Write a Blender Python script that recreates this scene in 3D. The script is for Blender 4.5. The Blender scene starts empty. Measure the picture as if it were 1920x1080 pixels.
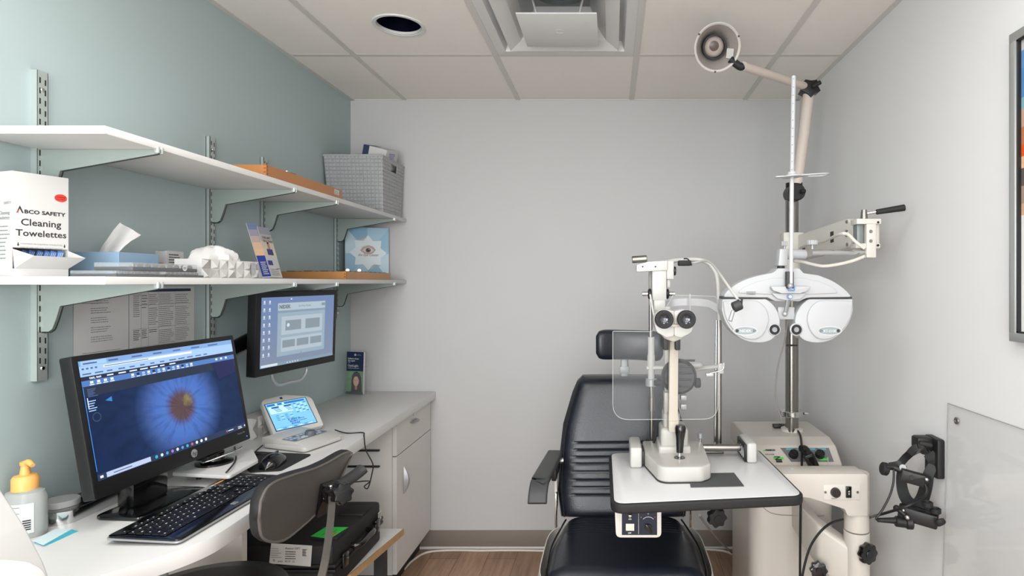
import bpy, bmesh, math, random
from mathutils import Vector, Matrix
random.seed(7)
PI = math.pi
V = Vector
SC = bpy.context.scene
COL = SC.collection

# ------------------------------------------------------------------ camera
EYE = V((0.0, 0.0, 1.432)); FP = 1090.0; CX, CY = 1147.0, 530.0
cam_d = bpy.data.cameras.new('camera'); cam = bpy.data.objects.new('camera', cam_d); COL.objects.link(cam)
cam.location = EYE; cam.rotation_euler = (PI/2, 0, 0)
cam_d.sensor_width = 36.0; cam_d.lens = FP/1920*36.0
cam_d.shift_x = -(CX-960)/1920; cam_d.shift_y = -(540-CY)/1920
cam_d.clip_start = 0.02
SC.camera = cam
# ------------------------------------------------------------------ world, exposure
w = bpy.data.worlds.new('world'); SC.world = w; w.use_nodes = True
w.node_tree.nodes['Background'].inputs[0].default_value = (0.9, 0.95, 1.0, 1)
w.node_tree.nodes['Background'].inputs[1].default_value = 0.5
SC.view_settings.view_transform = 'Standard'; SC.view_settings.look = 'None'
SC.view_settings.gamma = 1.0; SC.view_settings.use_curve_mapping = False
SC.view_settings.exposure = 0.38
# ------------------------------------------------------------------ lights out of frame: ceiling troffers and added fill lamps
def area(name, loc, sx, sy, power, rot=(0,0,0), col=(1,0.99,0.975)):
    l = bpy.data.lights.new(name, 'AREA'); l.shape = 'RECTANGLE'; l.size = sx; l.size_y = sy; l.energy = power; l.color = col
    o = bpy.data.objects.new(name, l); COL.objects.link(o); o.location = loc; o.rotation_euler = rot
    return o
area('troffer_or_fill_light', (-0.808, 0.69, 2.385), 0.56, 1.15, 12)
area('troffer_or_fill_light', (0.41, 0.69, 2.385), 0.56, 1.15, 9)  # added overhead lamp, unseen, lifts the far counter and the wall under the shelf
area('troffer_or_fill_light', (0.30, -0.85, 2.385), 1.6, 0.9, 25)
area('fill_light', (0.10, -1.80, 1.25), 1.6, 1.9, 38, rot=(PI/2, 0, 0), col=(.965,.985,1))  # broad fill lamp added behind the camera to brighten ceiling and walls
area('fill_light', (-1.0, -1.30, 1.45), 0.6, 1.2, 30, rot=(PI/2, 0, math.radians(-22)), col=(.965,.985,1))  # narrow fill lamp added at the left, firms up shadows on the right wall

# ------------------------------------------------------------------ helpers
def P(x, y, Y): return V(((x-CX)/FP*Y, Y, EYE.z-(y-CY)/FP*Y))
def PZ(x, y, z): return P(x, y, (EYE.z-z)*FP/(y-CY))
def PX(x, y, X): return P(x, y, X*FP/(x-CX))

def s2l(c):
    if isinstance(c, str):
        c = [int(c[i:i+2], 16)/255 for i in (0, 2, 4)]
    return tuple((v/12.92 if v <= 0.04045 else ((v+0.055)/1.055)**2.4) for v in c)
MATS = {}
def mat(name, col, rough=0.5, metal=0.0, spec=0.5, coat=0.0, alpha=1.0, emis=0.0, noise=0.0, nscale=20.0, bump=0.0, bscale=200.0, trans=0.0, ior=1.45):
    if name in MATS: return MATS[name]
    m = bpy.data.materials.new(name); m.use_nodes = True; nt = m.node_tree
    b = nt.nodes['Principled BSDF']; c = s2l(col)
    b.inputs['Base Color'].default_value = (*c, 1); b.inputs['Roughness'].default_value = rough
    b.inputs['Metallic'].default_value = metal; b.inputs['Specular IOR Level'].default_value = spec
    b.inputs['Coat Weight'].default_value = coat; b.inputs['IOR'].default_value = ior
    b.inputs['Transmission Weight'].default_value = trans; b.inputs['Alpha'].default_value = alpha
    if emis:
        b.inputs['Emission Color'].default_value = (*c, 1); b.inputs['Emission Strength'].default_value = emis
        b.inputs['Base Color'].default_value = (0.01, 0.01, 0.012, 1)
    tc = nt.nodes.new('ShaderNodeTexCoord')
    if noise:
        n = nt.nodes.new('ShaderNodeTexNoise'); n.inputs['Scale'].default_value = nscale; n.inputs['Detail'].default_value = 4
        mx = nt.nodes.new('ShaderNodeMix'); mx.data_type = 'RGBA'
        mx.inputs['A'].default_value = (*[v*(1-noise) for v in c], 1); mx.inputs['B'].default_value = (*[min(1, v*(1+noise)) for v in c], 1)
        nt.links.new(tc.outputs['Object'], n.inputs['Vector']); nt.links.new(n.outputs['Fac'], mx.inputs['Factor'])
        nt.links.new(mx.outputs['Result'], b.inputs['Base Color'])
    if bump:
        n2 = nt.nodes.new('ShaderNodeTexNoise'); n2.inputs['Scale'].default_value = bscale; n2.inputs['Detail'].default_value = 3
        bp = nt.nodes.new('ShaderNodeBump'); bp.inputs['Strength'].default_value = bump; bp.inputs['Distance'].default_value = 0.002
        nt.links.new(tc.outputs['Object'], n2.inputs['Vector']); nt.links.new(n2.outputs['Fac'], bp.inputs['Height'])
        nt.links.new(bp.outputs['Normal'], b.inputs['Normal'])
    MATS[name] = m; return m

def clear(name, col=(1, 1, 1), a=0.15, rough=0.05, gloss=0.03):
    """thin clear plastic: transparent with a little tinted body and a gloss"""
    if name in MATS: return MATS[name]
    m = bpy.data.materials.new(name); m.use_nodes = True; nt = m.node_tree; nt.nodes.clear()
    o = nt.nodes.new('ShaderNodeOutputMaterial'); t = nt.nodes.new('ShaderNodeBsdfTransparent')
    d = nt.nodes.new('ShaderNodeBsdfDiffuse'); d.inputs[0].default_value = (*s2l(col), 1)
    g = nt.nodes.new('ShaderNodeBsdfGlossy'); g.inputs['Roughness'].default_value = rough
    m1 = nt.nodes.new('ShaderNodeMixShader'); m1.inputs[0].default_value = a
    m2 = nt.nodes.new('ShaderNodeMixShader')
    lw = nt.nodes.new('ShaderNodeLayerWeight'); lw.inputs['Blend'].default_value = 0.5
    pw = nt.nodes.new('ShaderNodeMath'); pw.operation = 'POWER'; pw.inputs[1].default_value = 4.0; nt.links.new(lw.outputs['Facing'], pw.inputs[0])
    fr = nt.nodes.new('ShaderNodeMath'); fr.operation = 'MULTIPLY_ADD'; fr.inputs[1].default_value = 0.4; fr.inputs[2].default_value = gloss; nt.links.new(pw.outputs[0], fr.inputs[0])
    nt.links.new(t.outputs[0], m1.inputs[1]); nt.links.new(d.outputs[0], m1.inputs[2])
    nt.links.new(m1.outputs[0], m2.inputs[1]); nt.links.new(g.outputs[0], m2.inputs[2]); nt.links.new(fr.outputs[0], m2.inputs[0])
    nt.links.new(m2.outputs[0], o.inputs[0]); MATS[name] = m; return m

def frame(o, u, v=None, n=None):
    """matrix with columns u, v, n at o (u, v need not be exactly orthogonal)"""
    u = V(u).normalized()
    if v is not None:
        v = V(v); v = (v-u*v.dot(u)).normalized(); n = u.cross(v)
    else:
        n = V(n).normalized(); n = (n-u*n.dot(u)).normalized(); v = n.cross(u)
    m = Matrix.Identity(4)
    for i in range(3): m[i][0], m[i][1], m[i][2], m[i][3] = u[i], v[i], n[i], V(o)[i]
    return m
def axisframe(p, d):
    d = V(d).normalized(); a = V((0, 0, 1)) if abs(d.z) < 0.95 else V((1, 0, 0))
    u = a.cross(d).normalized(); v = d.cross(u)
    m = Matrix.Identity(4)
    for i in range(3): m[i][0], m[i][1], m[i][2], m[i][3] = u[i], v[i], d[i], V(p)[i]
    return m

_tc = {}
def text_mesh(s, size, align='LEFT', bold=0.0, shear=0.0, sx=1.0):
    k = (s, size, align, bold, shear, sx)
    if k in _tc: return _tc[k]
    c = bpy.data.curves.new('t', 'FONT'); c.body = s; c.size = size; c.align_x = align; c.offset = bold; c.shear = shear
    c.resolution_u = 2
    o = bpy.data.objects.new('t', c); COL.objects.link(o)
    bpy.context.view_layer.update()
    me = bpy.data.meshes.new_from_object(o.evaluated_get(bpy.context.evaluated_depsgraph_get()))
    vs = [(v.co.x*sx, v.co.y) for v in me.vertices]; fs = [list(p.vertices) for p in me.polygons]
    bpy.data.objects.remove(o); bpy.data.curves.remove(c); bpy.data.meshes.remove(me)
    _tc[k] = (vs, fs); return vs, fs

class MB:
    def __init__(s): s.bm = bmesh.new(); s.mats = []
    def mi(s, m):
        if m is None: return 0
        if m not in s.mats: s.mats.append(m)
        return s.mats.index(m)
    def add(s, t, M, m):
        i = s.mi(m)
        if M is not None: t.transform(M)
        for f in t.faces: f.material_index = i
        me = bpy.data.meshes.new('x'); t.to_mesh(me); t.free(); s.bm.from_mesh(me); bpy.data.meshes.remove(me)
        return s
    def box(s, lo, hi, m=None, r=0.0, M=None, seg=2):
        t = bmesh.new(); bmesh.ops.create_cube(t, size=1)
        lo, hi = V(lo), V(hi); c = (lo+hi)/2; d = hi-lo
        for v in t.verts: v.co = V((v.co.x*d.x, v.co.y*d.y, v.co.z*d.z))+c
        if r: bmesh.ops.bevel(t, geom=t.edges[:], offset=min(r, abs(min(d))*0.49), segments=seg, profile=0.5, affect='EDGES')
        return s.add(t, M, m)
    def cyl(s, p0, p1, r, m=None, r1=None, seg=24, bev=0.0, M=None):
        p0, p1 = V(p0), V(p1); L = (p1-p0).length; r1 = r if r1 is None else r1
        prof = [(0, 0), (r, 0), (r1, L), (0, L)]
        if bev: prof = [(0, 0), (r-bev, 0), (r, bev), (r1, L-bev), (r1-bev, L), (0, L)]
        return s.lathe(prof, axisframe(p0, p1-p0), m, seg, M)
    def lathe(s, prof, F, m=None, seg=32, M=None, sx=1.0, sy=1.0):
        t = bmesh.new(); rings = []
        for (r, z) in prof:
            if r < 1e-7: rings.append([t.verts.new((0, 0, z))])
            else: rings.append([t.verts.new((r*sx*math.cos(2*PI*k/seg), r*sy*math.sin(2*PI*k/seg), z)) for k in range(seg)])
        for a, b in zip(rings, rings[1:]):
            for k in range(seg):
                k2 = (k+1) % seg
                if len(a) == 1 and len(b) == 1: continue
                if len(a) == 1: t.faces.new((a[0], b[k], b[k2])) if True else 0
                elif len(b) == 1: t.faces.new((a[k], b[0], a[k2]))
                else: t.faces.new((a[k], a[k2], b[k2], b[k]))
        bmesh.ops.recalc_face_normals(t, faces=t.faces[:])
        if M is not None: F = M @ F
        return s.add(t, F, m)
    def sphere(s, c, r, m=None, sc=(1, 1, 1), M=None, seg=24):
        t = bmesh.new(); bmesh.ops.create_uvsphere(t, u_segments=seg, v_segments=seg//2, radius=1)
        rr = V(sc)*r
        for v in t.verts: v.co = V((v.co.x*rr.x, v.co.y*rr.y, v.co.z*rr.z))+V(c)
        return s.add(t, M, m)
    def prism(s, pts, z0, z1, F=None, m=None, bev=0.0, seg=2, cap=True):
        t = bmesh.new(); n = len(pts)
        a = [t.verts.new((p[0], p[1], z0)) for p in pts]; b = [t.verts.new((p[0], p[1], z1)) for p in pts]
        f0 = t.faces.new(a[::-1]); f1 = t.faces.new(b)
        for k in range(n): t.faces.new((a[k], a[(k+1) % n], b[(k+1) % n], b[k]))
        bmesh.ops.recalc_face_normals(t, faces=t.faces[:])
        if bev:
            es = list(set(list(f0.edges)+list(f1.edges)))
            bmesh.ops.bevel(t, geom=es, offset=bev, segments=seg, profile=0.5, affect='EDGES', clamp_overlap=True)
        big = [f for f in t.faces if len(f.verts) > 4]
        if big: bmesh.ops.triangulate(t, faces=big)
        return s.add(t, F, m)
    def tube(s, pts, r, m=None, seg=10, smooth=4, cap=True, M=None, flat=1.0):
        pts = [V(p) for p in pts]
        if smooth and len(pts) > 2: pts = catmull(pts, smooth)
        n = len(pts); t = bmesh.new(); rings = []
        rf = r if callable(r) else (lambda q: r)
        prev = None
        for i, p in enumerate(pts):
            d = (pts[min(i+1, n-1)]-pts[max(i-1, 0)]).normalized()
            if prev is None:
                a = V((0, 0, 1)) if abs(d.z) < 0.9 else V((1, 0, 0)); u = a.cross(d).normalized()
            else:
                u = (prev-d*prev.dot(d)).normalized()
            prev = u; v = d.cross(u); q = rf(i/(n-1))
            rings.append([t.verts.new(p+u*q*math.cos(2*PI*k/seg)+v*q*flat*math.sin(2*PI*k/seg)) for k in range(seg)])
        for a, b in zip(rings, rings[1:]):
            for k in range(seg): t.faces.new((a[k], a[(k+1) % seg], b[(k+1) % seg], b[k]))
        if cap: t.faces.new(rings[0][::-1]); t.faces.new(rings[-1])
        bmesh.ops.recalc_face_normals(t, faces=t.faces[:])
        return s.add(t, M, m)
    def sweep(s, path, prof, m=None, closed=False, up=V((0, 0, 1)), smooth=0, M=None):
        """path: 3D points; prof: closed 2D profile (side, up)"""
        path = [V(p) for p in path]
        if smooth: path = catmull(path, smooth, closed)
        n = len(path); t = bmesh.new(); rings = []
        for i, p in enumerate(path):
            a = path[(i-1) % n] if closed or i > 0 else p; b = path[(i+1) % n] if closed or i < n-1 else p
            d = (b-a).normalized(); side = d.cross(up).normalized(); uu = side.cross(d)
            rings.append([t.verts.new(p+side*q[0]+uu*q[1]) for q in prof])
        k = len(prof); pairs = list(zip(rings, rings[1:]))+([(rings[-1], rings[0])] if closed else [])
        for a, b in pairs:
            for j in range(k): t.faces.new((a[j], a[(j+1) % k], b[(j+1) % k], b[j]))
        if not closed: t.faces.new(rings[0][::-1]); t.faces.new(rings[-1])
        bmesh.ops.recalc_face_normals(t, faces=t.faces[:])
        return s.add(t, M, m)
    def grid(s, rows, m=None, thick=0.0, M=None, close=False):
        """rows of 3D points -> surface (optionally solidified)"""
        t = bmesh.new(); g = [[t.verts.new(V(p)) for p in r] for r in rows]
        for a, b in zip(g, g[1:]):
            for k in range(len(a)-1): t.faces.new((a[k], a[k+1], b[k+1], b[k]))
            if close: t.faces.new((a[-1], a[0], b[0], b[-1]))
        bmesh.ops.recalc_face_normals(t, faces=t.faces[:])
        if thick: bmesh.ops.solidify(t, geom=t.faces[:], thickness=thick)
        return s.add(t, M, m)
    def quad(s, pts, m=None):
        t = bmesh.new(); t.faces.new([t.verts.new(V(p)) for p in pts]); return s.add(t, None, m)
    # flat printing on a frame F (u right, v up, n out)
    def rect(s, F, x, y, wd, h, m, lift=0.0003):
        return s.poly(F, [(x, y), (x+wd, y), (x+wd, y+h), (x, y+h)], m, lift)
    def poly(s, F, pts, m, lift=0.0003):
        t = bmesh.new(); f = t.faces.new([t.verts.new((p[0], p[1], lift)) for p in pts])
        if len(pts) > 4: bmesh.ops.triangulate(t, faces=[f])
        return s.add(t, F, m)
    def disc(s, F, x, y, r, m, lift=0.0003, seg=24, ry=None, r0=0.0):
        ry = r if ry is None else ry
        if r0 <= 0: return s.poly(F, [(x+r*math.cos(2*PI*k/seg), y+ry*math.sin(2*PI*k/seg)) for k in range(seg)], m, lift)
        t = bmesh.new()
        a = [t.verts.new((x+r*math.cos(2*PI*k/seg), y+ry*math.sin(2*PI*k/seg), lift)) for k in range(seg)]
        b = [t.verts.new((x+r0*math.cos(2*PI*k/seg), y+r0*ry/r*math.sin(2*PI*k/seg), lift)) for k in range(seg)]
        for k in range(seg): t.faces.new((a[k], a[(k+1) % seg], b[(k+1) % seg], b[k]))
        return s.add(t, F, m)
    def text(s, F, st, x, y, size, m, align='LEFT', lift=0.0005, bold=0.0, shear=0.0, sx=1.0):
        vs, fs = text_mesh(st, size, align, bold, shear, sx); t = bmesh.new()
        vv = [t.verts.new((x+a, y+b, lift)) for a, b in vs]
        for f in fs:
            try: t.faces.new([vv[i] for i in f])
            except ValueError: pass
        return s.add(t, F, m)
    def scrawl(s, F, x, y, wd, h, lines, m, fill=0.55, lift=0.0003, jit=0.35, rnd=None):
        """lines of tiny unreadable print"""
        rnd = rnd or random
        dy = h/lines
        for i in range(lines):
            yy = y+h-(i+1)*dy; x0 = x; L = wd*(1-jit*rnd.random())
            while x0 < x+L:
                ww = min(wd*(0.04+0.10*rnd.random()), x+L-x0)
                s.rect(F, x0, yy, ww, dy*fill, m, lift); x0 += ww+wd*0.018
        return s
    def build(s, name, parent=None, base=None, ang=38, smooth=True):
        me = bpy.data.meshes.new(name)
        bmesh.ops.remove_doubles(s.bm, verts=s.bm.verts[:], dist=1e-6) if False else None
        M = None
        if parent is not None: M = world(parent).inverted(); s.bm.transform(M)
        else:
            vs = [v.co for v in s.bm.verts]
            if base is None:
                lo = V([min(v[i] for v in vs) for i in range(3)]); hi = V([max(v[i] for v in vs) for i in range(3)])
                base = V(((lo.x+hi.x)/2, (lo.y+hi.y)/2, lo.z))
            s.bm.transform(Matrix.Translation(-V(base)))
        s.bm.to_mesh(me); s.bm.free()
        for m in s.mats: me.materials.append(m)
        if smooth and len(me.polygons):
            me.polygons.foreach_set('use_smooth', [True]*len(me.polygons)); me.set_sharp_from_angle(angle=math.radians(ang))
        o = bpy.data.objects.new(name, me); COL.objects.link(o)
        if parent is not None: o.parent = parent
        else: o.location = base
        return o

def world(o):
    M = Matrix.LocRotScale(o.location, o.rotation_euler, o.scale)
    return world(o.parent) @ M if o.parent else M
def catmull(pts, k, closed=False):
    out = []; n = len(pts)
    rng = range(n if closed else n-1)
    for i in rng:
        if closed: p = [pts[(i+j) % n] for j in (-1, 0, 1, 2)]
        else: p = [pts[max(i-1, 0)], pts[i], pts[i+1], pts[min(i+2, n-1)]]
        for j in range(k):
            t = j/k
            out.append(0.5*((2*p[1])+(p[2]-p[0])*t+(2*p[0]-5*p[1]+4*p[2]-p[3])*t*t+(3*p[1]-p[0]-3*p[2]+p[3])*t**3))
    if not closed: out.append(pts[-1])
    return out
def rpoly(pts, r, seg=5):
    """round the corners of a 2D polygon; r a number or one per corner"""
    out = []; n = len(pts)
    for i in range(n):
        p0, p1, p2 = V(pts[i-1]).to_2d(), V(pts[i]).to_2d(), V(pts[(i+1) % n]).to_2d()
        rr = r[i] if isinstance(r, (list, tuple)) else r
        if rr <= 0: out.append((p1.x, p1.y)); continue
        a = (p0-p1); b = (p2-p1); la, lb = a.length, b.length; a.normalize(); b.normalize()
        ang = a.angle(b); d = min(rr/math.tan(ang/2), la*0.49, lb*0.49)
        s_, e_ = p1+a*d, p1+b*d
        for k in range(seg+1):
            t = k/seg; q = s_*(1-t)**2+p1*2*t*(1-t)+e_*t*t; out.append((q.x, q.y))
    return out
def rrect(x0, y0, x1, y1, r, seg=5): return rpoly([(x0, y0), (x1, y0), (x1, y1), (x0, y1)], r, seg)

def tag(o, label=None, cat=None, group=None, kind=None):
    if label: o['label'] = label
    if cat: o['category'] = cat
    if group: o['group'] = group
    if kind: o['kind'] = kind
    return o
def thing(name, loc, label, cat, rz=0, group=None):
    o = bpy.data.objects.new(name, None); COL.objects.link(o); o.location = loc; o.rotation_euler = (0, 0, rz)
    o.empty_display_size = 0.05
    return tag(o, label, cat, group)
def copy_tree(o, parent=None):
    c = o.copy(); COL.objects.link(c); c.parent = parent
    for ch in o.children: copy_tree(ch, c)
    return c
def tlabel(o, s): o['label'] = s; return o

# ------------------------------------------------------------------ materials
M_white = mat('white_laminate', 'cecdcb', 0.35, noise=0.01)
M_whiteg = mat('white_plastic', 'd0cfcc', 0.28, coat=0.2)
M_cream = mat('cream_enamel', 'c5bfb7', 0.4, coat=0.15)
M_cream2 = mat('warm_white_enamel', 'cac6bf', 0.35, coat=0.2)
M_black = mat('black_plastic', '161617', 0.4)
M_blackg = mat('glossy_black_plastic', '0a0a0b', 0.15, coat=0.5)
M_dark = mat('charcoal_plastic', '333334', 0.5)
M_rubber = mat('black_rubber', '1c1c1d', 0.65, bump=0.2)
M_chrome = mat('chrome', 'd6d6d6', 0.12, metal=1)
M_steel = mat('brushed_steel', '98948f', 0.28, metal=1)
M_zinc = mat('zinc_plate', 'bcc4c1', 0.4, metal=0.55)
M_silver = mat('silver_paint', 'a5a7a9', 0.35, metal=0.4)
M_leather = mat('dark_navy_vinyl', '171b24', 0.33, spec=0.6, bump=0.25, bscale=160)
M_piping = mat('black_piping', '0b0c0f', 0.3)
M_ink = mat('black_ink', '2c2c2e', 0.7)
M_grayink = mat('grey_ink', '7d7f82', 0.7)
M_red = mat('red_ink', 'd23a2c', 0.6)
M_blue = mat('blue_ink', '2b4fa0', 0.6)
M_navy = mat('navy_print', '1d2a4d', 0.5)
M_paper = mat('paper', 'c9c8c6', 0.7)
M_card = mat('white_card', 'c6c5c3', 0.55)
M_cable = mat('black_cable', '121213', 0.45)
M_gcable = mat('grey_cable', '8c8782', 0.5)
M_wcable = mat('white_cable', 'cfc9c1', 0.5)

# ================================================================== ROOM
XL, XR, YB, YF, ZC = -1.406, 1.010, 3.13, -1.9, 2.417
M_mint = mat('mint_wall_paint', 'a8b7b7', 0.5, spec=0.35, noise=0.015, nscale=3, bump=0.06, bscale=320)
M_wallb = mat('pale_grey_wall_paint', 'bcbcbc', 0.5, spec=0.35, noise=0.012, nscale=3, bump=0.06, bscale=320)
M_wallr = mat('white_wall_paint', 'dcdcdc', 0.5, spec=0.35, noise=0.012, nscale=3, bump=0.06, bscale=320)
def floor_mat():
    m = bpy.data.materials.new('oak_planks'); m.use_nodes = True; nt = m.node_tree; b = nt.nodes['Principled BSDF']
    tc = nt.nodes.new('ShaderNodeTexCoord'); mp = nt.nodes.new('ShaderNodeMapping'); mp.inputs['Rotation'].default_value = (0, 0, PI/2)
    br = nt.nodes.new('ShaderNodeTexBrick'); br.inputs['Scale'].default_value = 1.0
    br.inputs['Brick Width'].default_value = 1.2; br.inputs['Row Height'].default_value = 0.15; br.inputs['Mortar Size'].default_value = 0.0012
    br.inputs['Color1'].default_value = (*s2l('b09079'), 1); br.inputs['Color2'].default_value = (*s2l('9a7c66'), 1); br.inputs['Mortar'].default_value = (*s2l('4a382d'), 1)
    mp2 = nt.nodes.new('ShaderNodeMapping'); mp2.inputs['Scale'].default_value = (22, 1.6, 1)
    no = nt.nodes.new('ShaderNodeTexNoise'); no.inputs['Scale'].default_value = 2.2; no.inputs['Detail'].default_value = 8; no.inputs['Roughness'].default_value = 0.65
    rp = nt.nodes.new('ShaderNodeValToRGB'); rp.color_ramp.elements[0].position = 0.3; rp.color_ramp.elements[0].color = (0.62, 0.6, 0.58, 1)
    rp.color_ramp.elements[1].position = 0.7; rp.color_ramp.elements[1].color = (1.12, 1.12, 1.12, 1)
    mx = nt.nodes.new('ShaderNodeMix'); mx.data_type = 'RGBA'; mx.blend_type = 'MULTIPLY'; mx.inputs['Factor'].default_value = 1
    L = nt.links.new
    L(tc.outputs['Object'], mp.inputs[0]); L(mp.outputs[0], br.inputs['Vector']); L(tc.outputs['Object'], mp2.inputs[0]); L(mp2.outputs[0], no.inputs['Vector'])
    L(no.outputs['Fac'], rp.inputs[0]); L(br.outputs['Color'], mx.inputs['A']); L(rp.outputs[0], mx.inputs['B']); L(mx.outputs['Result'], b.inputs['Base Color'])
    b.inputs['Roughness'].default_value = 0.42; return m
tag(MB().box((XL-.1, YF-.1, -.08), (XR+.1, YB+.1, 0), floor_mat()).build('floor'), kind='structure')
tag(MB().box((XL-.1, YF, 0), (XL, YB, ZC), M_mint).build('wall_left'), kind='structure')
tag(MB().box((XR, YF, 0), (XR+.1, YB, ZC), M_wallr).build('wall_right'), kind='structure')
tag(MB().box((XL-.1, YB, 0), (XR+.1, YB+.1, ZC), M_wallb).build('wall_back'), kind='structure')
tag(MB().box((XL-.1, YF-.1, 0), (XR+.1, YF, ZC), M_wallr).build('wall_front'), kind='structure')
# ceiling: one slab with a hole for the downlight built as a grid of tiles
M_tile = mat('ceiling_tile', 'e9e5df', 0.85, spec=0.1, noise=0.02, nscale=6, bump=0.35, bscale=260)
M_grid = mat('ceiling_grid_metal', 'cccac5', 0.5)
GX = [XL, -1.113, -.503, .107, .716, XR]; GY = [YF, -1.14, -.53, .08, .69, 1.30, 1.909, 2.519, YB]
DL = (-.8146, 2.226)
c = MB(); bw = .012
for i in range(len(GX)-1):
    for j in range(len(GY)-1):
        x0, x1, y0, y1 = GX[i], GX[i+1], GY[j], GY[j+1]
        if i in (1, 3) and j in (3, 4): continue          # the troffer and the added fill panel
        if i == 2 and j == 6: continue               # the diffuser
        if i in (2, 3, 4) and j in (1,): continue
        if i == 1 and j == 6:                        # tile with the downlight hole
            R = .083; n = 32; t = bmesh.new(); ring = []; outer = []; ring2 = []
            for k in range(n):
                a = 2*PI*k/n; ca, sa = math.cos(a), math.sin(a)
                ring.append(t.verts.new((DL[0]+R*ca, DL[1]+R*sa, ZC)))
                q = min((x1-DL[0])/ca if ca > 1e-6 else ((x0-DL[0])/ca if ca < -1e-6 else 9), (y1-DL[1])/sa if sa > 1e-6 else ((y0-DL[1])/sa if sa < -1e-6 else 9))
                outer.append(t.verts.new((DL[0]+q*ca, DL[1]+q*sa, ZC)))
            cs = [t.verts.new((a_, b_, ZC)) for a_, b_ in ((x1, y1), (x0, y1), (x0, y0), (x1, y0))]
            for k in range(n):
                k2 = (k+1) % n; t.faces.new((ring[k], outer[k], outer[k2], ring[k2]))
                p, q = outer[k].co, outer[k2].co
                if abs(p.x-q.x) > 1e-5 and abs(p.y-q.y) > 1e-5:
                    cc = min(cs, key=lambda v: (v.co-(p+q)/2).length); t.faces.new((outer[k], cc, outer[k2]))
            c.add(t, None, M_tile); continue
        c.box((x0, y0, ZC), (x1, y1, ZC+.02), M_tile)
tag(c.build('ceiling'), kind='structure')
g = MB()
for x in GX[1:-1]: g.box((x-bw, YF, ZC-.003), (x+bw, YB, ZC+.001), M_grid)
g.box((XL, YF, ZC-.004), (XL+.022, YB, ZC+.001), M_grid); g.box((XR-.022, YF, ZC-.004), (XR, YB, ZC+.001), M_grid)
g.box((XL, YB-.006, ZC-.004), (XR, YB, ZC+.001), M_grid)
for j, y in enumerate(GY[1:-1]): g.box((XL, y-bw, ZC-.001), (XR, y+bw, ZC+.001), M_grid)
tag(g.build('trim_1'), kind='structure')
M_base = mat('grey_brown_vinyl_skirting', '7c726a', 0.5)
tag(MB().box((XL, YB-.008, .014), (XR, YB, .1), M_base, r=.002).build('baseboard_back'), kind='structure')
tag(MB().box((XL, YB-.014, 0), (XR, YB, .015), mat('white_trim', 'd2cdc8', .4), r=.004).build('trim_2'), kind='structure')
tag(MB().box((XR-.008, YF, 0), (XR, YB-.008, .1), M_base).build('baseboard_right'), kind='structure')
# ceiling panels just out of the frame: troffers and an added fill panel
M_glow = mat('lit_diffuser', 'fffaf2', emis=5.0)
def troffer(x0, x1, y0, y1, lab):
    t = thing('ceiling_light', ((x0+x1)/2, (y0+y1)/2, ZC), lab, 'ceiling light')
    MB().box((x0+bw, y0+bw, ZC+.0), (x1-bw, y1-bw, ZC+.03), M_whiteg).build('housing', t)
    return t
troffer(-1.113, -.503, .08, 1.30, 'recessed fluorescent troffer over the near end of the counter')
troffer(.107, .716, .08, 1.30, 'unseen ceiling panel added for fill light on the side of the instrument stand')
troffer(-.503, XR, -1.14, -.53, 'recessed fluorescent troffer near the wall behind the camera')

# square plaque air diffuser
t = thing('air_diffuser', (-.198, 2.214, ZC), 'square white ceiling air diffuser with a hanging plaque', 'air vent')
x0, x1, y0, y1 = -.503+bw, .107-bw, 1.909+bw, 2.519-bw; cx, cy = (x0+x1)/2, (y0+y1)/2
M_vent = mat('vent_enamel', 'd3d3d1', .35)
def ring_frustum(b, h0, z0, h1, z1, m):      # square ring between half-sizes
    for k in range(4):
        a = k*PI/2; R = Matrix.Translation((cx, cy, 0)) @ Matrix.Rotation(a, 4, 'Z')
        pts = [R @ V((h0, -h0, z0)), R @ V((h0, h0, z0)), R @ V((h1, h1, z1)), R @ V((h1, -h1, z1))]
        b.quad(pts, m)
H = (x1-x0)/2
b = MB(); ring_frustum(b, H, ZC-.001, .252, ZC-.004, M_vent); ring_frustum(b, .252, ZC-.004, .240, ZC+.035, M_vent); ring_frustum(b, .240, ZC+.035, .19, ZC+.06, M_vent)
b.build('frame', t, smooth=False)
b = MB(); ring_frustum(b, .226, ZC-.012, .175, ZC+.010, M_vent); ring_frustum(b, .175, ZC+.010, .145, ZC+.045, M_vent); ring_frustum(b, .145, ZC+.045, .112, ZC+.12, M_vent); ring_frustum(b, .2265, ZC-.0125, .17, ZC+.018, M_vent); ring_frustum(b, .17, ZC+.018, .115, ZC+.122, M_vent)
b.build('vane', t, smooth=False)
b = MB(); b.lathe([(.165, ZC+.12), (.105, ZC+.12), (.105, ZC+.16), (.105, ZC+.25)], Matrix.Translation((cx, cy, 0)), mat('duct_grey', '9fa09e', .5), 40)
b.lathe([(.103, ZC+.14), (0, ZC+.14)], Matrix.Translation((cx, cy, 0)), mat('teal_duct_liner', '1f6d86', .6, noise=.4, nscale=14), 40)

b.build('duct', t)
b = MB(); b.box((cx-.145, cy-.145, ZC-.028), (cx+.145, cy+.145, ZC-.022), M_vent, r=.002)
b.lathe([(.0175, -.0015), (.0175, 0), (0.015, 0), (0.015, -.0015), (.0175, -.0015)], Matrix.Translation((cx, cy, ZC-.0275)), M_vent, 24)
b.build('plaque', t)
for a in range(4):
    an = PI/4+a*PI/2; ca, sa = math.cos(an), math.sin(an)
    b = MB(); b.cyl((cx+.10*ca, cy+.10*sa, ZC-.024), (cx+.135*ca, cy+.135*sa, ZC+.062), .004, M_vent, seg=8); b.build('strut', t)
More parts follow.
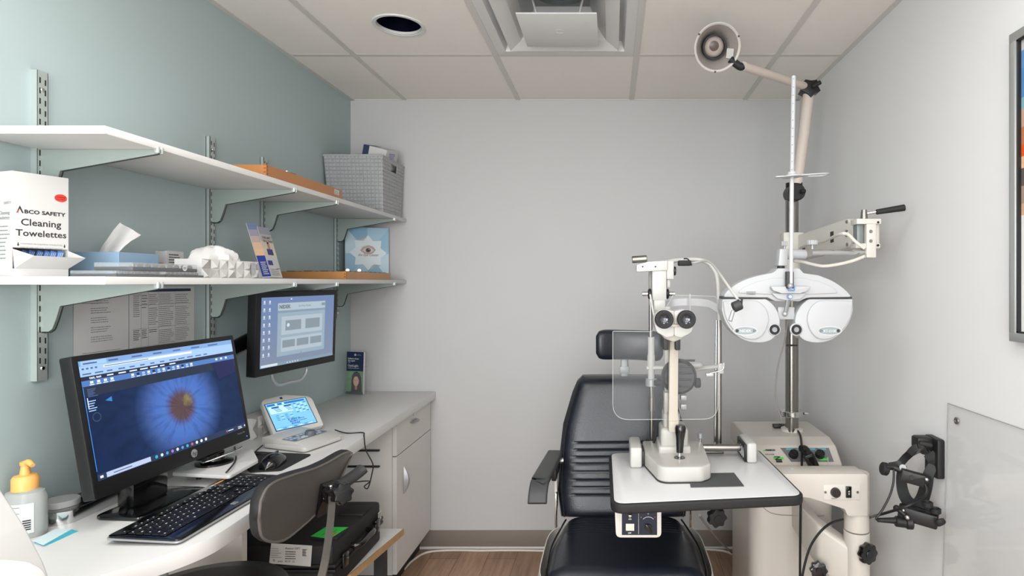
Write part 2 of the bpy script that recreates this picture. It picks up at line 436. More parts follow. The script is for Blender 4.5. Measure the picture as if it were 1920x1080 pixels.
# downlight
t = thing('recessed_downlight', (DL[0], DL[1], ZC), 'round unlit recessed downlight in the ceiling tile', 'ceiling light')
F = Matrix.Translation((DL[0], DL[1], ZC))
MB().lathe([(.098, 0), (.096, -.004), (.085, -.004), (.081, .0), (.081, .01)], F, M_vent, 48).build('trim_ring', t)
MB().lathe([(.082, -.002), (.079, .05), (.062, .10)], F, mat('dark_reflector', '15162e', .2, metal=.6), 48).build('reflector', t)
MB().lathe([(.063, .099), (.055, .105), (0, .107)], F, mat('frosted_lamp', 'b9b6b4', .5), 32).build('lamp', t)

# ================================================================== SHELVING
def post(Y, zt, zb, lab):
    b = MB(); x = XL; w_ = .014
    b.box((x, Y-w_, zb), (x+.002, Y+w_, zt), M_zinc)
    b.box((x, Y-w_, zb), (x+.015, Y-w_+.0015, zt), M_zinc); b.box((x, Y+w_-.0015, zb), (x+.015, Y+w_, zt), M_zinc)
    b.box((x+.0135, Y-w_, zb), (x+.015, Y+w_, zt), M_zinc)
    F = frame((x+.015, Y, 0), (0, 1, 0), (0, 0, 1))
    z = zt-.03
    dk = mat('slot_shadow_gap', '17191a', .9)
    while z > zb+.02:
        b.rect(F, -.0085, z, .0036, .014, dk); b.rect(F, .005, z-.003, .0036, .014, dk); z -= .0253
    for zz in (zt-.045, (zt+zb)/2-.03, zb+.03):
        b.lathe([(.0055, 0), (.004, .002), (0, .0025)], frame((x+.015, Y, zz), (0, 1, 0), (0, 0, 1)), M_chrome, 12)
    return tag(b.build('shelf_standard'), lab, 'shelf upright', 'slotted shelf uprights on the mint wall')
posts = [(1.421, 1.948, 1.193), (2.027, 1.94, 1.193), (2.338, 1.935, 1.193), (2.955, 1.77, 1.25)]
for (Y, zt, zb), lab in zip(posts, ('slotted metal shelf upright nearest the towelette box', 'slotted metal shelf upright behind the white tissue box',
        'slotted metal shelf upright behind the folded brochure', 'slotted metal shelf upright beside the square eye picture')):
    post(Y, zt, zb, lab)
M_brk = mat('mint_grey_bracket_metal', 'a0aba6', .42, metal=.3)
M_brkd = mat('shaded_flange', '2c322f', .5)  # bracket metal with the shade of its underside put into the colour
ZU, ZLo = 1.757, 1.4275     # undersides of the shelves
def bracket(Y, z, lab):
    t = thing('shelf_bracket', (XL, Y, z), lab, 'shelf bracket', group='sheet metal brackets under the shelves')
    pts = [(0.015, 0), (.30, 0), (.30, -.010), (.062, -.052), (.052, -.085), (.043, -.108), (.034, -.114), (.015, -.114)]
    b = MB(); F = frame((XL, Y-.004, z-.0008), (1, 0, 0), (0, 0, 1))
    b.prism(pts, -.0015, .0015, F, M_brk)
    for q in range(2):
        b.prism(pts, -.0095, -.0065, F, M_brk) if q == 0 else None
    b.build('web', t)
    b = MB()   # folded lower edge, underside shade put into its dark colour
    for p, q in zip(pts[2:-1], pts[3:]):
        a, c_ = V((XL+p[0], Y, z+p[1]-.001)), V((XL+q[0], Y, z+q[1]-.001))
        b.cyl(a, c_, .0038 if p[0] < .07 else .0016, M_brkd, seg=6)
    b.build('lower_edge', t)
    b = MB(); 
    b.box((XL+.292, Y-.009, z-.010), (XL+.305, Y-.003, z+.006), M_zinc, r=.002); b.box((XL+.292, Y+.003, z-.010), (XL+.305, Y+.009, z+.006), M_zinc, r=.002)
    b.build('clip', t)
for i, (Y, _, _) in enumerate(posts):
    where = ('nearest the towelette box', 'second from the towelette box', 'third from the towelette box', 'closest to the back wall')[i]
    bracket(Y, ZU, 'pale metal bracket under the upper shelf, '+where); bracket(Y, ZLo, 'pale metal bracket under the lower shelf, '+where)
tag(MB().box((XL+.004, 1.268, ZU), (-1.105, YB-.004, ZU+.018), M_white, r=.0015).build('wall_shelf'), 'long white laminate shelf, the upper of the two, under the grey basket', 'shelf')
tag(MB().box((XL+.004, 1.268, ZLo), (-1.105, YB-.004, ZLo+.018), M_white, r=.0015).build('wall_shelf'), 'long white laminate shelf, the lower of the two, under the towelette box', 'shelf')
ZS, ZS2 = ZLo+.018, ZU+.018

# ---- towelette box
t = thing('towelette_box', (-1.35, 1.33, ZS), 'white cleaning towelettes dispenser box at the near end of the lower shelf', 'box')
o_ = V((-1.331, 1.29, ZS)); u = V((.322, .947, 0)).normalized(); F = frame(o_, u, (0, 0, 1))     # n = u x z points toward the room
W_, Hh, D_ = .104, .2355, .068
b = MB(); b.prism([(0, .065), (W_, .065), (W_, Hh), (0, Hh)], -D_, 0, F, M_card); b.prism([(0, 0), (W_, 0), (W_, .018), (0, .018)], -D_, 0, F, M_card); b.prism([(.0015, .018), (W_-.0015, .018), (W_-.0015, .065), (.0015, .065)], -D_+.002, -D_+.003, F, mat('brown_card', 'a08f80', .8))
b.prism([(0, .0), (W_, .0), (W_, Hh), (0, Hh)], -D_, -D_+.002, F, M_card)
b.prism([(0, .018), (.0007, .018), (.0007, .065), (0, .065)], -D_, 0, F, M_card); b.prism([(.0008, .018), (.0018, .018), (.0018, .065), (.0008, .065)], -D_, -.0005, F, mat('brown_card', 'a08f80', .8)); b.prism([(W_-.0015, .018), (W_, .018), (W_, .065), (W_-.0015, .065)], -D_, 0, F, M_card)
b.build('carton', t, smooth=False)
b = MB(); M_flap = M_card
a0, a1 = F @ V((.004, .018, 0)), F @ V((W_-.002, .018, 0)); b0, b1 = F @ V((.022, .047, .034)), F @ V((W_+.016, .045, .034))
b.quad([a0, a1, b1, b0], M_flap); b.quad([a0, b0, F @ V((.001, .062, 0))], M_flap); b.quad([a1, b1, F @ V((W_, .062, 0))], M_flap)
b.build('flap', t, smooth=False)
b = MB()
rnd = random.Random(3)
for k in range(7):
    x = .008+k*.0115; lean = .010+.006*rnd.random(); zz = -.035+.005*k
    b.prism([(x, .018), (x+.011, .018), (x+.011+lean, .058), (x+lean, .062)], zz-.002, zz, F, mat('sachet_blue', '4a80cc', .4))
    for q in range(3): b.prism([(x+.001+q*.0035, .020), (x+.0022+q*.0035, .020), (x+.0022+q*.0035+lean, .057), (x+.001+q*.0035+lean, .057)], zz, zz+.0004, F, M_card)
b.build('sachets', t, smooth=False)
b = MB(); FT = frame(o_, u, (0, 0, 1)); M_dk = M_ink
b.poly(FT, [(.0075, .143), (.0135, .160), (.0205, .143), (.0175, .143), (.0132, .153), (.0105, .143)], M_dk); b.poly(FT, [(.0065, .143), (.0125, .1515), (.0125, .149), (.009, .143)], M_red, .0005)
b.text(FT, 'BCO SAFETY', .0210, .1432, .0118, M_dk, bold=.0004, sx=1.14)
serif = M_dk
b.text(FT, 'Cleaning', .052, .116, .0215, serif, 'CENTER', bold=.0003); b.text(FT, 'Towelettes', .053, .092, .0205, serif, 'CENTER', bold=.0003)
b.poly(FT, [(.0885+.0125*math.cos(a_*PI/20)*(1 if a_ % 2 else .9), .186+.0095*math.sin(a_*PI/20)*(1 if a_ % 2 else .9)) for a_ in range(40)], M_red)
b.text(FT, 'COMPARE', .0885, .1865, .004, M_dk, 'CENTER', lift=.0008); b.text(FT, 'OUR PRICE', .0885, .182, .0035, M_dk, 'CENTER', lift=.0008)
b.text(FT, 'CONTAINS 100 CLEANING TOWELETTES', .053, .059+.014, .0042, M_grayink, 'CENTER'); b.text(FT, 'PUSH IN TABS AND PULL OUT BOTTOM FLAP', .053, .053+.012, .0038, M_grayink, 'CENTER', lift=.0006)
for x in (.0105, .096): b.poly(FT, [(x-.0022, .0725), (x, .068), (x+.0022, .0725)], M_dk); b.rect(FT, x-.0009, .0725, .0018, .004, M_dk)
b.build('lettering', t, smooth=False); b = MB(); FL = frame(o_, V((.947, -.322, 0)), (0, 0, 1))   # left face, u away from the wall
b.text(FL, 'SAFETY', -.003, .162, .008, M_grayink, 'RIGHT'); b.text(FL, 'Cleaning', -.008, .139, .011, M_grayink, 'RIGHT'); b.text(FL, 'Towelettes', -.008, .128, .011, M_grayink, 'RIGHT')
b.scrawl(FL, -.062, .04, .055, .08, 9, M_grayink, .25)
b.build('side_lettering', t, smooth=False)

# ---- blue tissue box with tissue
def crumple(b, path_rows, m): b.grid(path_rows, m)
t = thing('tissue_box', (-1.335, 1.565, ZS), 'plain pale blue tissue box beside the towelettes', 'tissue box')
b = MB(); b.box((-1.40, 1.50, ZS), (-1.272, 1.632, ZS+.066), mat('pale_blue_card', '8aa6bf', .55, noise=.03), r=.001)
b.build('carton', t, smooth=False)
b = MB(); tis = mat('tissue_paper', 'c9c8c6', .8)
base = P(204, 472, 1.53); rows = []
Ls = [P(186, 474, 1.55), P(192, 462, 1.55), P(203, 446, 1.55), P(212, 432, 1.56), P(225, 417, 1.56)]
Rs = [P(222, 474, 1.52), P(234, 462, 1.53), P(246, 452, 1.54), P(257, 446, 1.55), P(265, 441, 1.56)]
for i, (l, r) in enumerate(zip(Ls, Rs)):
    row = []
    for k in range(9):
        s_ = k/8; p = l.lerp(r, s_); p = p+V((.7, -.7, 0))*.006*math.sin(s_*9+i*.8)*(1.2 if i else .6); row.append(p)
    rows.append(row)
b.grid(rows, tis, thick=.0012); b.build('tissue', t, ang=80)

# ---- clear lens cases
M_case = clear('clear_case_plastic', 'd8dcdc', .22, gloss=.1); M_caseb = mat('dark_lens_case_base', '5a5b5e', .4)
def case(lo, hi, rz, lab, sticker=False):
    cx_, cy_ = (lo[0]+hi[0])/2, (lo[1]+hi[1])/2
    t = thing('lens_case', (cx_, cy_, lo[2]), lab, 'plastic case')
    R = Matrix.Translation((cx_, cy_, 0)) @ Matrix.Rotation(rz, 4, 'Z') @ Matrix.Translation((-cx_, -cy_, 0))
    h = hi[2]-lo[2]
    MB().box(lo, (hi[0], hi[1], lo[2]+h*.45), M_caseb, r=.001, M=R).build('tray', t)
    MB().box((lo[0], lo[1], lo[2]+h*.47), hi, M_case, r=.001, M=R).build('lid', t)
    b = MB(); n = 9
    for k in range(n):
        y = lo[1]+.012+(hi[1]-lo[1]-.024)*k/(n-1)
        b.lathe([(h*.32, -.001), (h*.32, .001), (0, .001)], frame((hi[0]-.012, y, lo[2]+h*.62), (1, 0, 0), (0, 0, 1)), M_steel, 14, M=R)
    b.build('lens_set', t)
    if sticker:
        b = MB(); Fs = R @ frame((hi[0], lo[1]+(hi[1]-lo[1])*.78, lo[2]+h*.55), (0, 1, 0), (0, 0, 1)); b.disc(Fs, 0, 0, .0085, M_card, .0005); b.scrawl(Fs, -.005, -.003, .010, .006, 3, M_ink, .4, .0008); b.build('sticker', t)
case((-1.225, 1.315, ZS), (-1.118, 1.455, ZS+.014), -.03, 'flat clear case at the shelf edge, lowest and nearest of three')
case((-1.225, 1.46, ZS), (-1.122, 1.60, ZS+.014), .02, 'flat dark case at the shelf edge beside the white tissue box')
case((-1.222, 1.372, ZS+.0145), (-1.130, 1.585, ZS+.0345), .0, 'clear lens case with a round white sticker on top of the flat cases', True)
t = thing('small_carton', (-1.30, 1.72, ZS), 'small white printed carton standing behind the clear lens cases', 'box')
b = MB(); b.box((-1.335, 1.70, ZS), (-1.30, 1.765, ZS+.080), M_card); b.build('carton', t, smooth=False)
b = MB(); Fq = frame((-1.30, 1.70, ZS), (0, 1, 0), (0, 0, 1)); b.scrawl(Fq, .006, .03, .05, .045, 6, M_ink, .4, .0004); Fq = frame((-1.335, 1.70, ZS), (1, 0, 0), (0, 0, 1)); b.scrawl(Fq, .004, .02, .028, .03, 4, M_grayink, .3, .0004)
b.rect(Fq, .008, .0795, .02, .0005, M_ink); b.build('lettering', t, smooth=False)

# ---- white tissue box with folded-facet relief
def facet_box(lo, hi, lab, name='tissue_box', axis='y'):
    t = thing(name, ((lo[0]+hi[0])/2, (lo[1]+hi[1])/2, lo[2]), lab, 'tissue box')
    b = MB(); b.box(lo, (hi[0]-.004, hi[1], hi[2]), M_card)
    n = 7; L = hi[1]-lo[1]; hh = hi[2]-lo[2]; x = hi[0]-.004
    tones = [mat('facet_white', 'cfcecc', .6), mat('facet_pale_grey', 'c3c1be', .6), mat('facet_grey', 'a5a29f', .6)]
    rnd = random.Random(5)
    for k in range(n):
        y = lo[1]+L*k/n; w2 = L/n
        for half in (0, 1):
            z0 = lo[2]+half*hh/2; cen = V((x+.006, y+w2/2, z0+hh/4+(hh/4 if (k+half) % 2 else -hh/4)*.6))
            cs = [V((x, y, z0)), V((x, y+w2, z0)), V((x, y+w2, z0+hh/2)), V((x, y, z0+hh/2))]
            for q in range(4): b.quad([cs[q], cs[(q+1) % 4], cen], tones[rnd.choice((0, 0, 0, 1, 1, 2))])
    for half in (0, 1):
        pass
    b.build('carton', t, smooth=False); return t
t = facet_box((-1.215, 1.615, ZS), (-1.135, 1.875, ZS+.053), 'white tissue box with geometric print on the lower shelf, tissue pulled out')
b = MB(); Fq = frame((-1.1305, 1.83, ZS+.026), (0, 1, 0), (0, 0, 1)); b.poly(Fq, rpoly([(-.012, .024), (-.012, -.008), (0, -.02), (.012, -.008), (.012, .024)], .006), mat('grey_badge', 'a7aaae', .5), .003); b.text(Fq, 'Dixie', 0, .007, .009, M_card, 'CENTER', lift=.0034); b.scrawl(Fq, -.008, -.010, .016, .012, 3, M_paper, .3, .0034); b.build('badge', t, smooth=False)
b = MB(); rows = []
tcn = P(394, 497, 1.725); lat = V((.70, .71, 0)); dep = V((-.71, .70, 0)); nr_, nk_ = 14, 28
for i in range(nr_+1):
    v_ = i/nr_*PI/2; row = []
    for k in range(nk_):
        a_ = 2*PI*k/nk_; rad = math.cos(v_)**.8; fold = 1+.13*math.sin(3*a_+1+i*.3)+.12*math.sin(7*a_+i*.5)*rad
        row.append(tcn+lat*(.062*rad*fold*math.cos(a_)+.012*math.sin(v_))+dep*(.040*rad*fold*math.sin(a_))+V((0, 0, .056*math.sin(v_)*(1-.05*math.sin(5*a_+i))))) 
    rows.append(row)
b.grid(rows, tis, close=True); b.build('tissue', t, ang=22)

# ---- folded brochure stand
t = thing('brochure_stand', (-1.25, 2.12, ZS), 'open folded brochure standing upright on the lower shelf', 'brochure')
Y0 = 2.06
def card(pts, m, name, extra=None, th=.0015):
    b = MB(); o_ = pts[0]; F = frame(o_, pts[1]-pts[0], pts[3]-pts[0]); loc = [F.inverted() @ p for p in pts]
    b.prism([(p.x, p.y) for p in loc], -th, 0, F, m)
    return b, F, loc
Yb = 2.05
a = [P(492, 521, Yb), P(509, 520, Yb+.03), P(482, 424, Yb+.055), P(461, 418, Yb+.03)]
q = [P(509, 520, Yb+.03), P(530, 521, Yb+.10), P(509, 425, Yb+.125), P(482, 424, Yb+.055)]
a[2] = a[1]+(a[3]-a[0]); q[2] = q[1]+(q[3]-q[0])
M_sun = mat('sunset_print', 'd9b69a', .45)
def quadpanel(b, p, s0, s1, v0, v1, m, off=.0006):
    def at(s_, v_): return (p[0].lerp(p[1], s_)).lerp(p[3].lerp(p[2], s_), v_)
    n = (p[1]-p[0]).cross(p[3]-p[0]).normalized()
    if n.dot(EYE-p[0]) < 0: n = -n
    b.quad([at(s0, v0)+n*off, at(s1, v0)+n*off, at(s1, v1)+n*off, at(s0, v1)+n*off], m)
    return at, n
def slab4(b, p, th, m):
    n = (p[1]-p[0]).cross(p[3]-p[0]).normalized()
    if n.dot(EYE-p[0]) < 0: n = -n
    bk = [v-n*th for v in p]; b.quad(p, m); b.quad(bk[::-1], m)
    for k in range(4): b.quad([p[k], bk[k], bk[(k+1) % 4], p[(k+1) % 4]], m)
b = MB(); slab4(b, a, .0015, M_card); 
for i, col in enumerate(('e0b892', 'd8b49a', 'bba6a0', '9a98a8', '7480a0')): quadpanel(b, a, 0.04, 1, .40+i*.12, .40+(i+1)*.12, mat('sky_print_%d' % i, col, .5))
quadpanel(b, a, .04, 1, .02, .40, mat('royal_blue_print', '2c3f94', .5))
for k in range(7): quadpanel(b, a, .25, .85-.1*(k % 2), .06+k*.035, .075+k*.035, M_card, .0012)
b.build('cover_panel', t, smooth=False)
b = MB(); slab4(b, q, .0015, M_card)
for i, col in enumerate(('dccdb0', 'd3c6b4', 'b9b3b2', '9c9fad')): quadpanel(b, q, 0, 1, .42+i*.145, .42+(i+1)*.145, mat('haze_print_%d' % i, col, .5))
quadpanel(b, q, .25, .75, .44, .56, mat('purple_dress_print', '3f3d80', .5), .0012); quadpanel(b, q, .4, .6, .56, .66, mat('skin_print', 'c08a70', .6), .0012); quadpanel(b, q, .42, .56, .66, .70, M_ink, .0012)
quadpanel(b, q, .05, .45, .24, .33, mat('purple_dress_print', '3f3d80', .5), .0012); quadpanel(b, q, .65, .95, .17, .185, M_grayink, .0012)
for k in range(4): quadpanel(b, q, .1, .8, .05+k*.035, .058+k*.035, M_grayink, .0012)
Ft = frame(q[3]+(q[1]-q[0])*.12+(q[0]-q[3])*.24, q[1]-q[0], q[3]-q[0]); b.text(Ft, 'THE ART', 0, 0, .013, M_ink, lift=.002); b.text(Ft, 'OF K. TEARS', 0, -.014, .013, M_ink, lift=.002, sx=.8)
b.build('inner_panel', t, smooth=False)
b = MB(); b.quad([P(478, 521, 2.0), P(492, 521, 2.05), P(479, 478, 2.08)], M_card); b.box((-1.27, 2.0, ZS), (-1.13, 2.12, ZS+.002), M_grayink); b.build('easel_foot', t, smooth=False)

# ---- trial lens trays
M_wood = mat('honey_wood', 'aa7a48', .4, coat=.2, noise=.18, nscale=9)
M_woodd = mat('finger_joint_wood', '8f5727', .5)
def lens_tray(lo, hi, lab, dark=False):
    t = thing('trial_lens_tray', ((lo[0]+hi[0])/2, (lo[1]+hi[1])/2, lo[2]), lab, 'lens tray')
    th = .009; b = MB(); m = mat('reddish_wood', 'a9703f', .35, coat=.2, noise=.12, nscale=9) if dark else M_wood
    b.box((lo[0], lo[1], lo[2]), (hi[0], hi[1], lo[2]+.006), m)
    b.box((lo[0], lo[1], lo[2]+.006), (hi[0], lo[1]+th, hi[2]), m, r=.0008); b.box((lo[0], hi[1]-th, lo[2]+.006), (hi[0], hi[1], hi[2]), m, r=.0008)
    b.box((lo[0], lo[1]+th, lo[2]+.006), (lo[0]+th, hi[1]-th, hi[2]), m); b.box((hi[0]-th, lo[1]+th, lo[2]+.006), (hi[0], hi[1]-th, hi[2]), m)
    F1 = frame((hi[0], lo[1], lo[2]), (0, 1, 0), (0, 0, 1)); F2 = frame((hi[0], lo[1], lo[2]), (-1, 0, 0), (0, 0, 1)); hh = (hi[2]-lo[2])/6
    F2 = frame((hi[0]-.012, lo[1], lo[2]), (1, 0, 0), (0, 0, 1))
    for k in range(3):
        b.rect(F1, 0, hh*(2*k+.6), .009, hh, M_woodd, .0003); b.rect(F2, .003, hh*(2*k+1.6), .009, hh, M_woodd, .0003)
    b.build('tray', t, smooth=False)
    b = MB(); b.box((lo[0]+th, lo[1]+th, lo[2]+.006), (hi[0]-th, hi[1]-th, hi[2]-.008), mat('dark_felt', '2e2b2a', .9))
    for i in range(4):
        for k in range(26):
            x = lo[0]+.03+i*(hi[0]-lo[0]-.06)/3; y = lo[1]+.02+k*(hi[1]-lo[1]-.04)/25
            b.box((x-.016, y-.001, hi[2]-.010), (x+.016, y+.001, hi[2]+.003), M_steel if k % 3 else M_ink)
    tag(b.build('lens_rows', t, smooth=False))
    return t
t = lens_tray((-1.388, 1.865, ZS2), (-1.108, 2.385, ZS2+.036), 'wooden trial lens tray at the front edge of the upper shelf', True)
b = MB(); Fq = frame((-1.108, 2.35, ZS2+.01), (0, 1, 0), (0, 0, 1)); b.rect(Fq, -.03, .001, .042, .02, M_card, .0006); b.scrawl(Fq, -.027, .003, .036, .016, 4, M_grayink, .4, .0009); b.build('label_sticker', t, smooth=False)
t2 = thing('loupe', (-1.13, 2.03, ZS2+.038), 'small silver trial lens lying on the upper wooden tray', 'lens')
MB().sphere((-1.135, 2.03, ZS2+.045), .007, M_chrome, (1, 1, .8)).build('glass', t2); MB().cyl((-1.135, 2.03, ZS2+.043), (-1.125, 2.07, ZS2+.041), .0025, M_black, seg=10).build('handle', t2)
lens_tray((-1.388, 2.44, ZS), (-1.115, 2.93, ZS+.034), 'wooden trial lens tray on the lower shelf in front of the eye picture')
t2 = thing('trial_lens', (-1.2, 2.60, ZS+.036), 'two small glass lenses standing in the lower wooden tray', 'lens')
for k, (xx, yy) in enumerate(((-1.19, 2.62), (-1.155, 2.66))):
    b = MB(); b.lathe([(.007, -.001), (.008, 0), (.007, .001), (0, .0012)], frame((xx, yy, ZS+.042), (1, .3, 0), (0, 0, 1)), M_chrome, 20); b.build('lens', t2)

# ---- woven basket
t = thing('woven_basket', (-1.25, 2.96, ZS2), 'grey woven storage basket at the corner end of the upper shelf', 'basket')
M_weave = mat('grey_woven_strap', 'a2a4a6', .75, noise=.06, nscale=30)
bot = (-1.382, 2.845, -1.122, 3.085); top = (-1.398, 2.82, -1.116, 3.115); zb_, zt_ = ZS2, ZS2+.275
b = MB(); 
def bk(s_, side, z):   # point on the wall
    f = (z-zb_)/(zt_-zb_); x0 = bot[0]+(top[0]-bot[0])*f; y0 = bot[1]+(top[1]-bot[1])*f; x1 = bot[2]+(top[2]-bot[2])*f; y1 = bot[3]+(top[3]-bot[3])*f
    return {0: V((x0+(x1-x0)*s_, y0, z)), 1: V((x1, y0+(y1-y0)*s_, z)), 2: V((x1-(x1-x0)*s_, y1, z)), 3: V((x0, y1-(y1-y0)*s_, z))}[side]
nz = 15
for side, ns in ((0, 15), (1, 15), (2, 15), (3, 15)):
    nrm = [V((0, -1, 0)), V((1, 0, 0)), V((0, 1, 0)), V((-1, 0, 0))][side]
    for i in range(ns):
        for j in range(nz):
            if side == 1 and nz-3 <= j <= nz-2 and 6 <= i <= 9: continue
            s0, s1 = i/ns, (i+1)/ns; z0, z1 = zb_+(zt_-zb_)*j/nz, zb_+(zt_-zb_)*(j+1)/nz
            cs = [bk(s0, side, z0), bk(s1, side, z0), bk(s1, side, z1), bk(s0, side, z1)]
            cen = sum(cs, V())/4; hor = (i+j) % 2
            # little pillow, longer in one direction
            ins = [c_.lerp(cen, .35)+nrm*.0035 for c_ in cs]
            b.quad(ins, M_weave)
            for q_ in range(4): b.quad([cs[q_], cs[(q_+1) % 4], ins[(q_+1) % 4], ins[q_]], M_weave)
b.quad([bk(0, 0, zb_+.004), bk(1, 0, zb_+.004), bk(1, 1, zb_+.004), bk(1, 2, zb_+.004)], M_weave)
b.build('woven_wall', t, smooth=False)
b = MB(); rim = [bk(0, 0, zt_), bk(1, 0, zt_), bk(1, 1, zt_), bk(1, 2, zt_)]
for k in range(4): b.cyl(rim[k], rim[(k+1) % 4], .006, M_weave, seg=8)
b.build('rim', t)
t = thing('glove_carton', (-1.20, 2.99, zt_-.06), 'white and blue carton sticking out of the grey basket', 'box')
b = MB(); R = Matrix.Translation((-1.178, 2.975, zt_+.028)) @ Matrix.Rotation(.18, 4, 'X') @ Matrix.Rotation(.25, 4, 'Y')
b.box((-.06, -.09, -.06), (.055, .07, .042), M_card, M=R); b.build('carton', t, smooth=False)
b = MB(); b.box((-.061, -.091, -.06), (-.032, .071, .0425), M_navy, M=R); b.scrawl(R @ frame((.0551, -.05, .00), (0, 1, 0), (0, 0, 1)), 0, 0, .10, .03, 4, M_blue, .4); b.build('blue_end', t, smooth=False)

# ---- square eye picture
t = thing('eye_picture', (-1.27, 3.02, ZS), 'square pale blue star picture with a painted eye, leaning in the shelf corner', 'picture')
p0 = P(647, 528, 3.005); p1 = P(729, 528, 3.105); p0.z = p1.z = ZS; up = V((.03, .02, .27))
F = frame(p0, p1-p0, up); Wp = (p1-p0).length; Hp = .277
b = MB(); b.box((0, 0, -.010), (Wp, Hp, 0), M_card, M=F); b.build('canvas', t, smooth=False)
b = MB(); mb_ = [mat('pale_blue_print_%d' % i, c_, .5) for i, c_ in enumerate(('9dbdd0', '7fa9c2', 'b7cfdb', '8fb4ca', 'd3dde1', 'a9c4d3'))]
cxp, cyp = Wp*.52, Hp*.52
edge = [(0, 0), (Wp/2, 0), (Wp, 0), (Wp, Hp/2), (Wp, Hp), (Wp/2, Hp), (0, Hp), (0, Hp/2)]
for k in range(8): b.poly(F, [edge[k], edge[(k+1) % 8], (cxp, cyp)], mb_[k % 4], .0006)
b.poly(F, [(cxp+(.092 if k % 2 == 0 else .066)*math.cos(k*PI/8), cyp+(.092 if k % 2 == 0 else .066)*math.sin(k*PI/8)) for k in range(16)], mb_[4], .0016)
M_skin = mat('painted_lid', 'b99d93', .7); M_iris = mat('painted_iris', '50423f', .5)
eye = [(-.034, 0), (-.02, .010), (0, .0155), (.018, .012), (.033, .002), (.02, -.009), (0, -.0125), (-.02, -.008)]
b.poly(F, [(cxp+a_*1.15, cyp+.012+c_*1.7) for a_, c_ in eye], M_skin, .0024); b.poly(F, [(cxp+a_*.85, cyp+.012+c_) for a_, c_ in eye], M_card, .0030)
b.disc(F, cxp, cyp+.013, .0125, M_iris, .0036, ry=.0115); b.disc(F, cxp, cyp+.013, .0055, M_ink, .0042); b.disc(F, cxp+.004, cyp+.017, .002, M_card, .0048)
for k in range(10): a_ = .5+k*.24; b.rect(F, cxp+.033*math.cos(a_)-.0006, cyp+.012+.02*math.sin(a_), .0013, .008, M_iris, .0022)
b.text(F, 'the Eye Center', cxp, cyp-.018, .019, mat('dark_red_ink', '7c3a35', .6), 'CENTER', lift=.0026, shear=.35, sx=.85)
b.build('painted_eye', t, smooth=False)

# ---- papers taped on the wall
t = thing('paper_sheet', (XL, 1.6, 1.15), 'tall printed sheet taped on the mint wall behind the large monitor', 'paper')
x = XL+.0015
b = MB(); b.quad([(x, 1.517, 1.150), (x, 1.69, 1.150), (x, 1.69, 1.42), (x, 1.517, 1.42)], M_paper)
F = frame((x, 1.517, 1.150), (0, 1, 0), (0, 0, 1)); rr = random.Random(11)
for i in range(5): b.scrawl(F, .05, .235-i*.026-.01, .07, .018, 3, M_grayink, .3, .0004, .3, rr)
b.rect(F, .025, .226, .06, .0016, M_grayink); b.rect(F, .025, .092, .12, .0016, M_grayink); b.build('sheet', t, smooth=False)
t = thing('paper_sheet', (XL, 1.83, 1.23), 'printed table sheet with a dark blue header taped on the mint wall', 'paper')
b = MB(); b.quad([(x, 1.692, 1.226), (x, 1.955, 1.222), (x, 1.955, 1.42), (x, 1.692, 1.42)], M_paper)
F = frame((x, 1.692, 1.226), (0, 1, 0), (0, 0, 1)); b.rect(F, .012, .178, .235, .009, M_navy, .0004)
cols = [.014, .045, .072, .112, .180]; cw = [.026, .022, .036, .062, .062]
for ci, (cx_, w_) in enumerate(zip(cols, cw)):
    b.scrawl(F, cx_, .140, w_, .034, (6, 4, 6, 8, 5)[ci], M_grayink if ci < 3 else M_grayink, .35, .0004, .3, rr)
    b.scrawl(F, cx_, (.105, .13, .078, .07, .072)[ci], w_, (.034, .008, .055, .066, .062)[ci], (6, 1, 9, 11, 10)[ci], M_grayink if ci < 3 else M_grayink, .35, .0004, .3, rr)
    b.scrawl(F, cx_, (.036, .04, .055, .018, .02)[ci], w_, (.032, .028, .012, .045, .045)[ci], (6, 5, 2, 8, 8)[ci], M_ink if ci < 3 else M_grayink, .35, .0004, .3, rr)
for zz in (.138, .068, .014): b.rect(F, .012, zz, .235, .0008, M_grayink, .0004)
for cx_ in cols[1:]: b.rect(F, cx_-.003, .006, .0008, .172, M_grayink, .0004)
b.build('sheet', t, smooth=False)

# ================================================================== COUNTER
ZT = .848
edge = [(-.948, 3.126), (-.939, 2.115), (-.924, 1.62), (-.9195, 1.505), (-.916, 1.388), (-.920, 1.329), (-.9405, 1.275), (-.976, 1.219), (-1.0175, 1.160), (-1.075, 1.09), (-1.13, 1.0), (-1.16, .9), (-1.17, .75)]
path = [edge[0], edge[1]] + [(p.x, p.y) for p in catmull([V((a, b_, 0)) for a, b_ in edge[2:]], 4)] 
outl = path + [(-1.403, .75), (-1.403, 3.126)]
M_ct = mat('counter_laminate', 'd1d0ce', .32, noise=.012)
tag(MB().prism(outl, ZT-.040, ZT, None, M_ct, bev=.0015).build('worktop'), 'long white laminate desk counter with a curved front edge', 'counter')

# cabinet under the far end
t = thing('drawer_cabinet', (-1.19, 2.88, 0), 'white cabinet with a drawer and door under the far end of the counter', 'cabinet')
M_cab = mat('cabinet_laminate', 'd2cfcb', .4)
b = MB(); b.box((-1.395, 2.625, .11), (-.992, 3.12, ZT-.0415), M_cab); b.box((-1.395, 2.66, 0), (-1.03, 3.12, .11), mat('dark_plinth', '2a2827', .6))
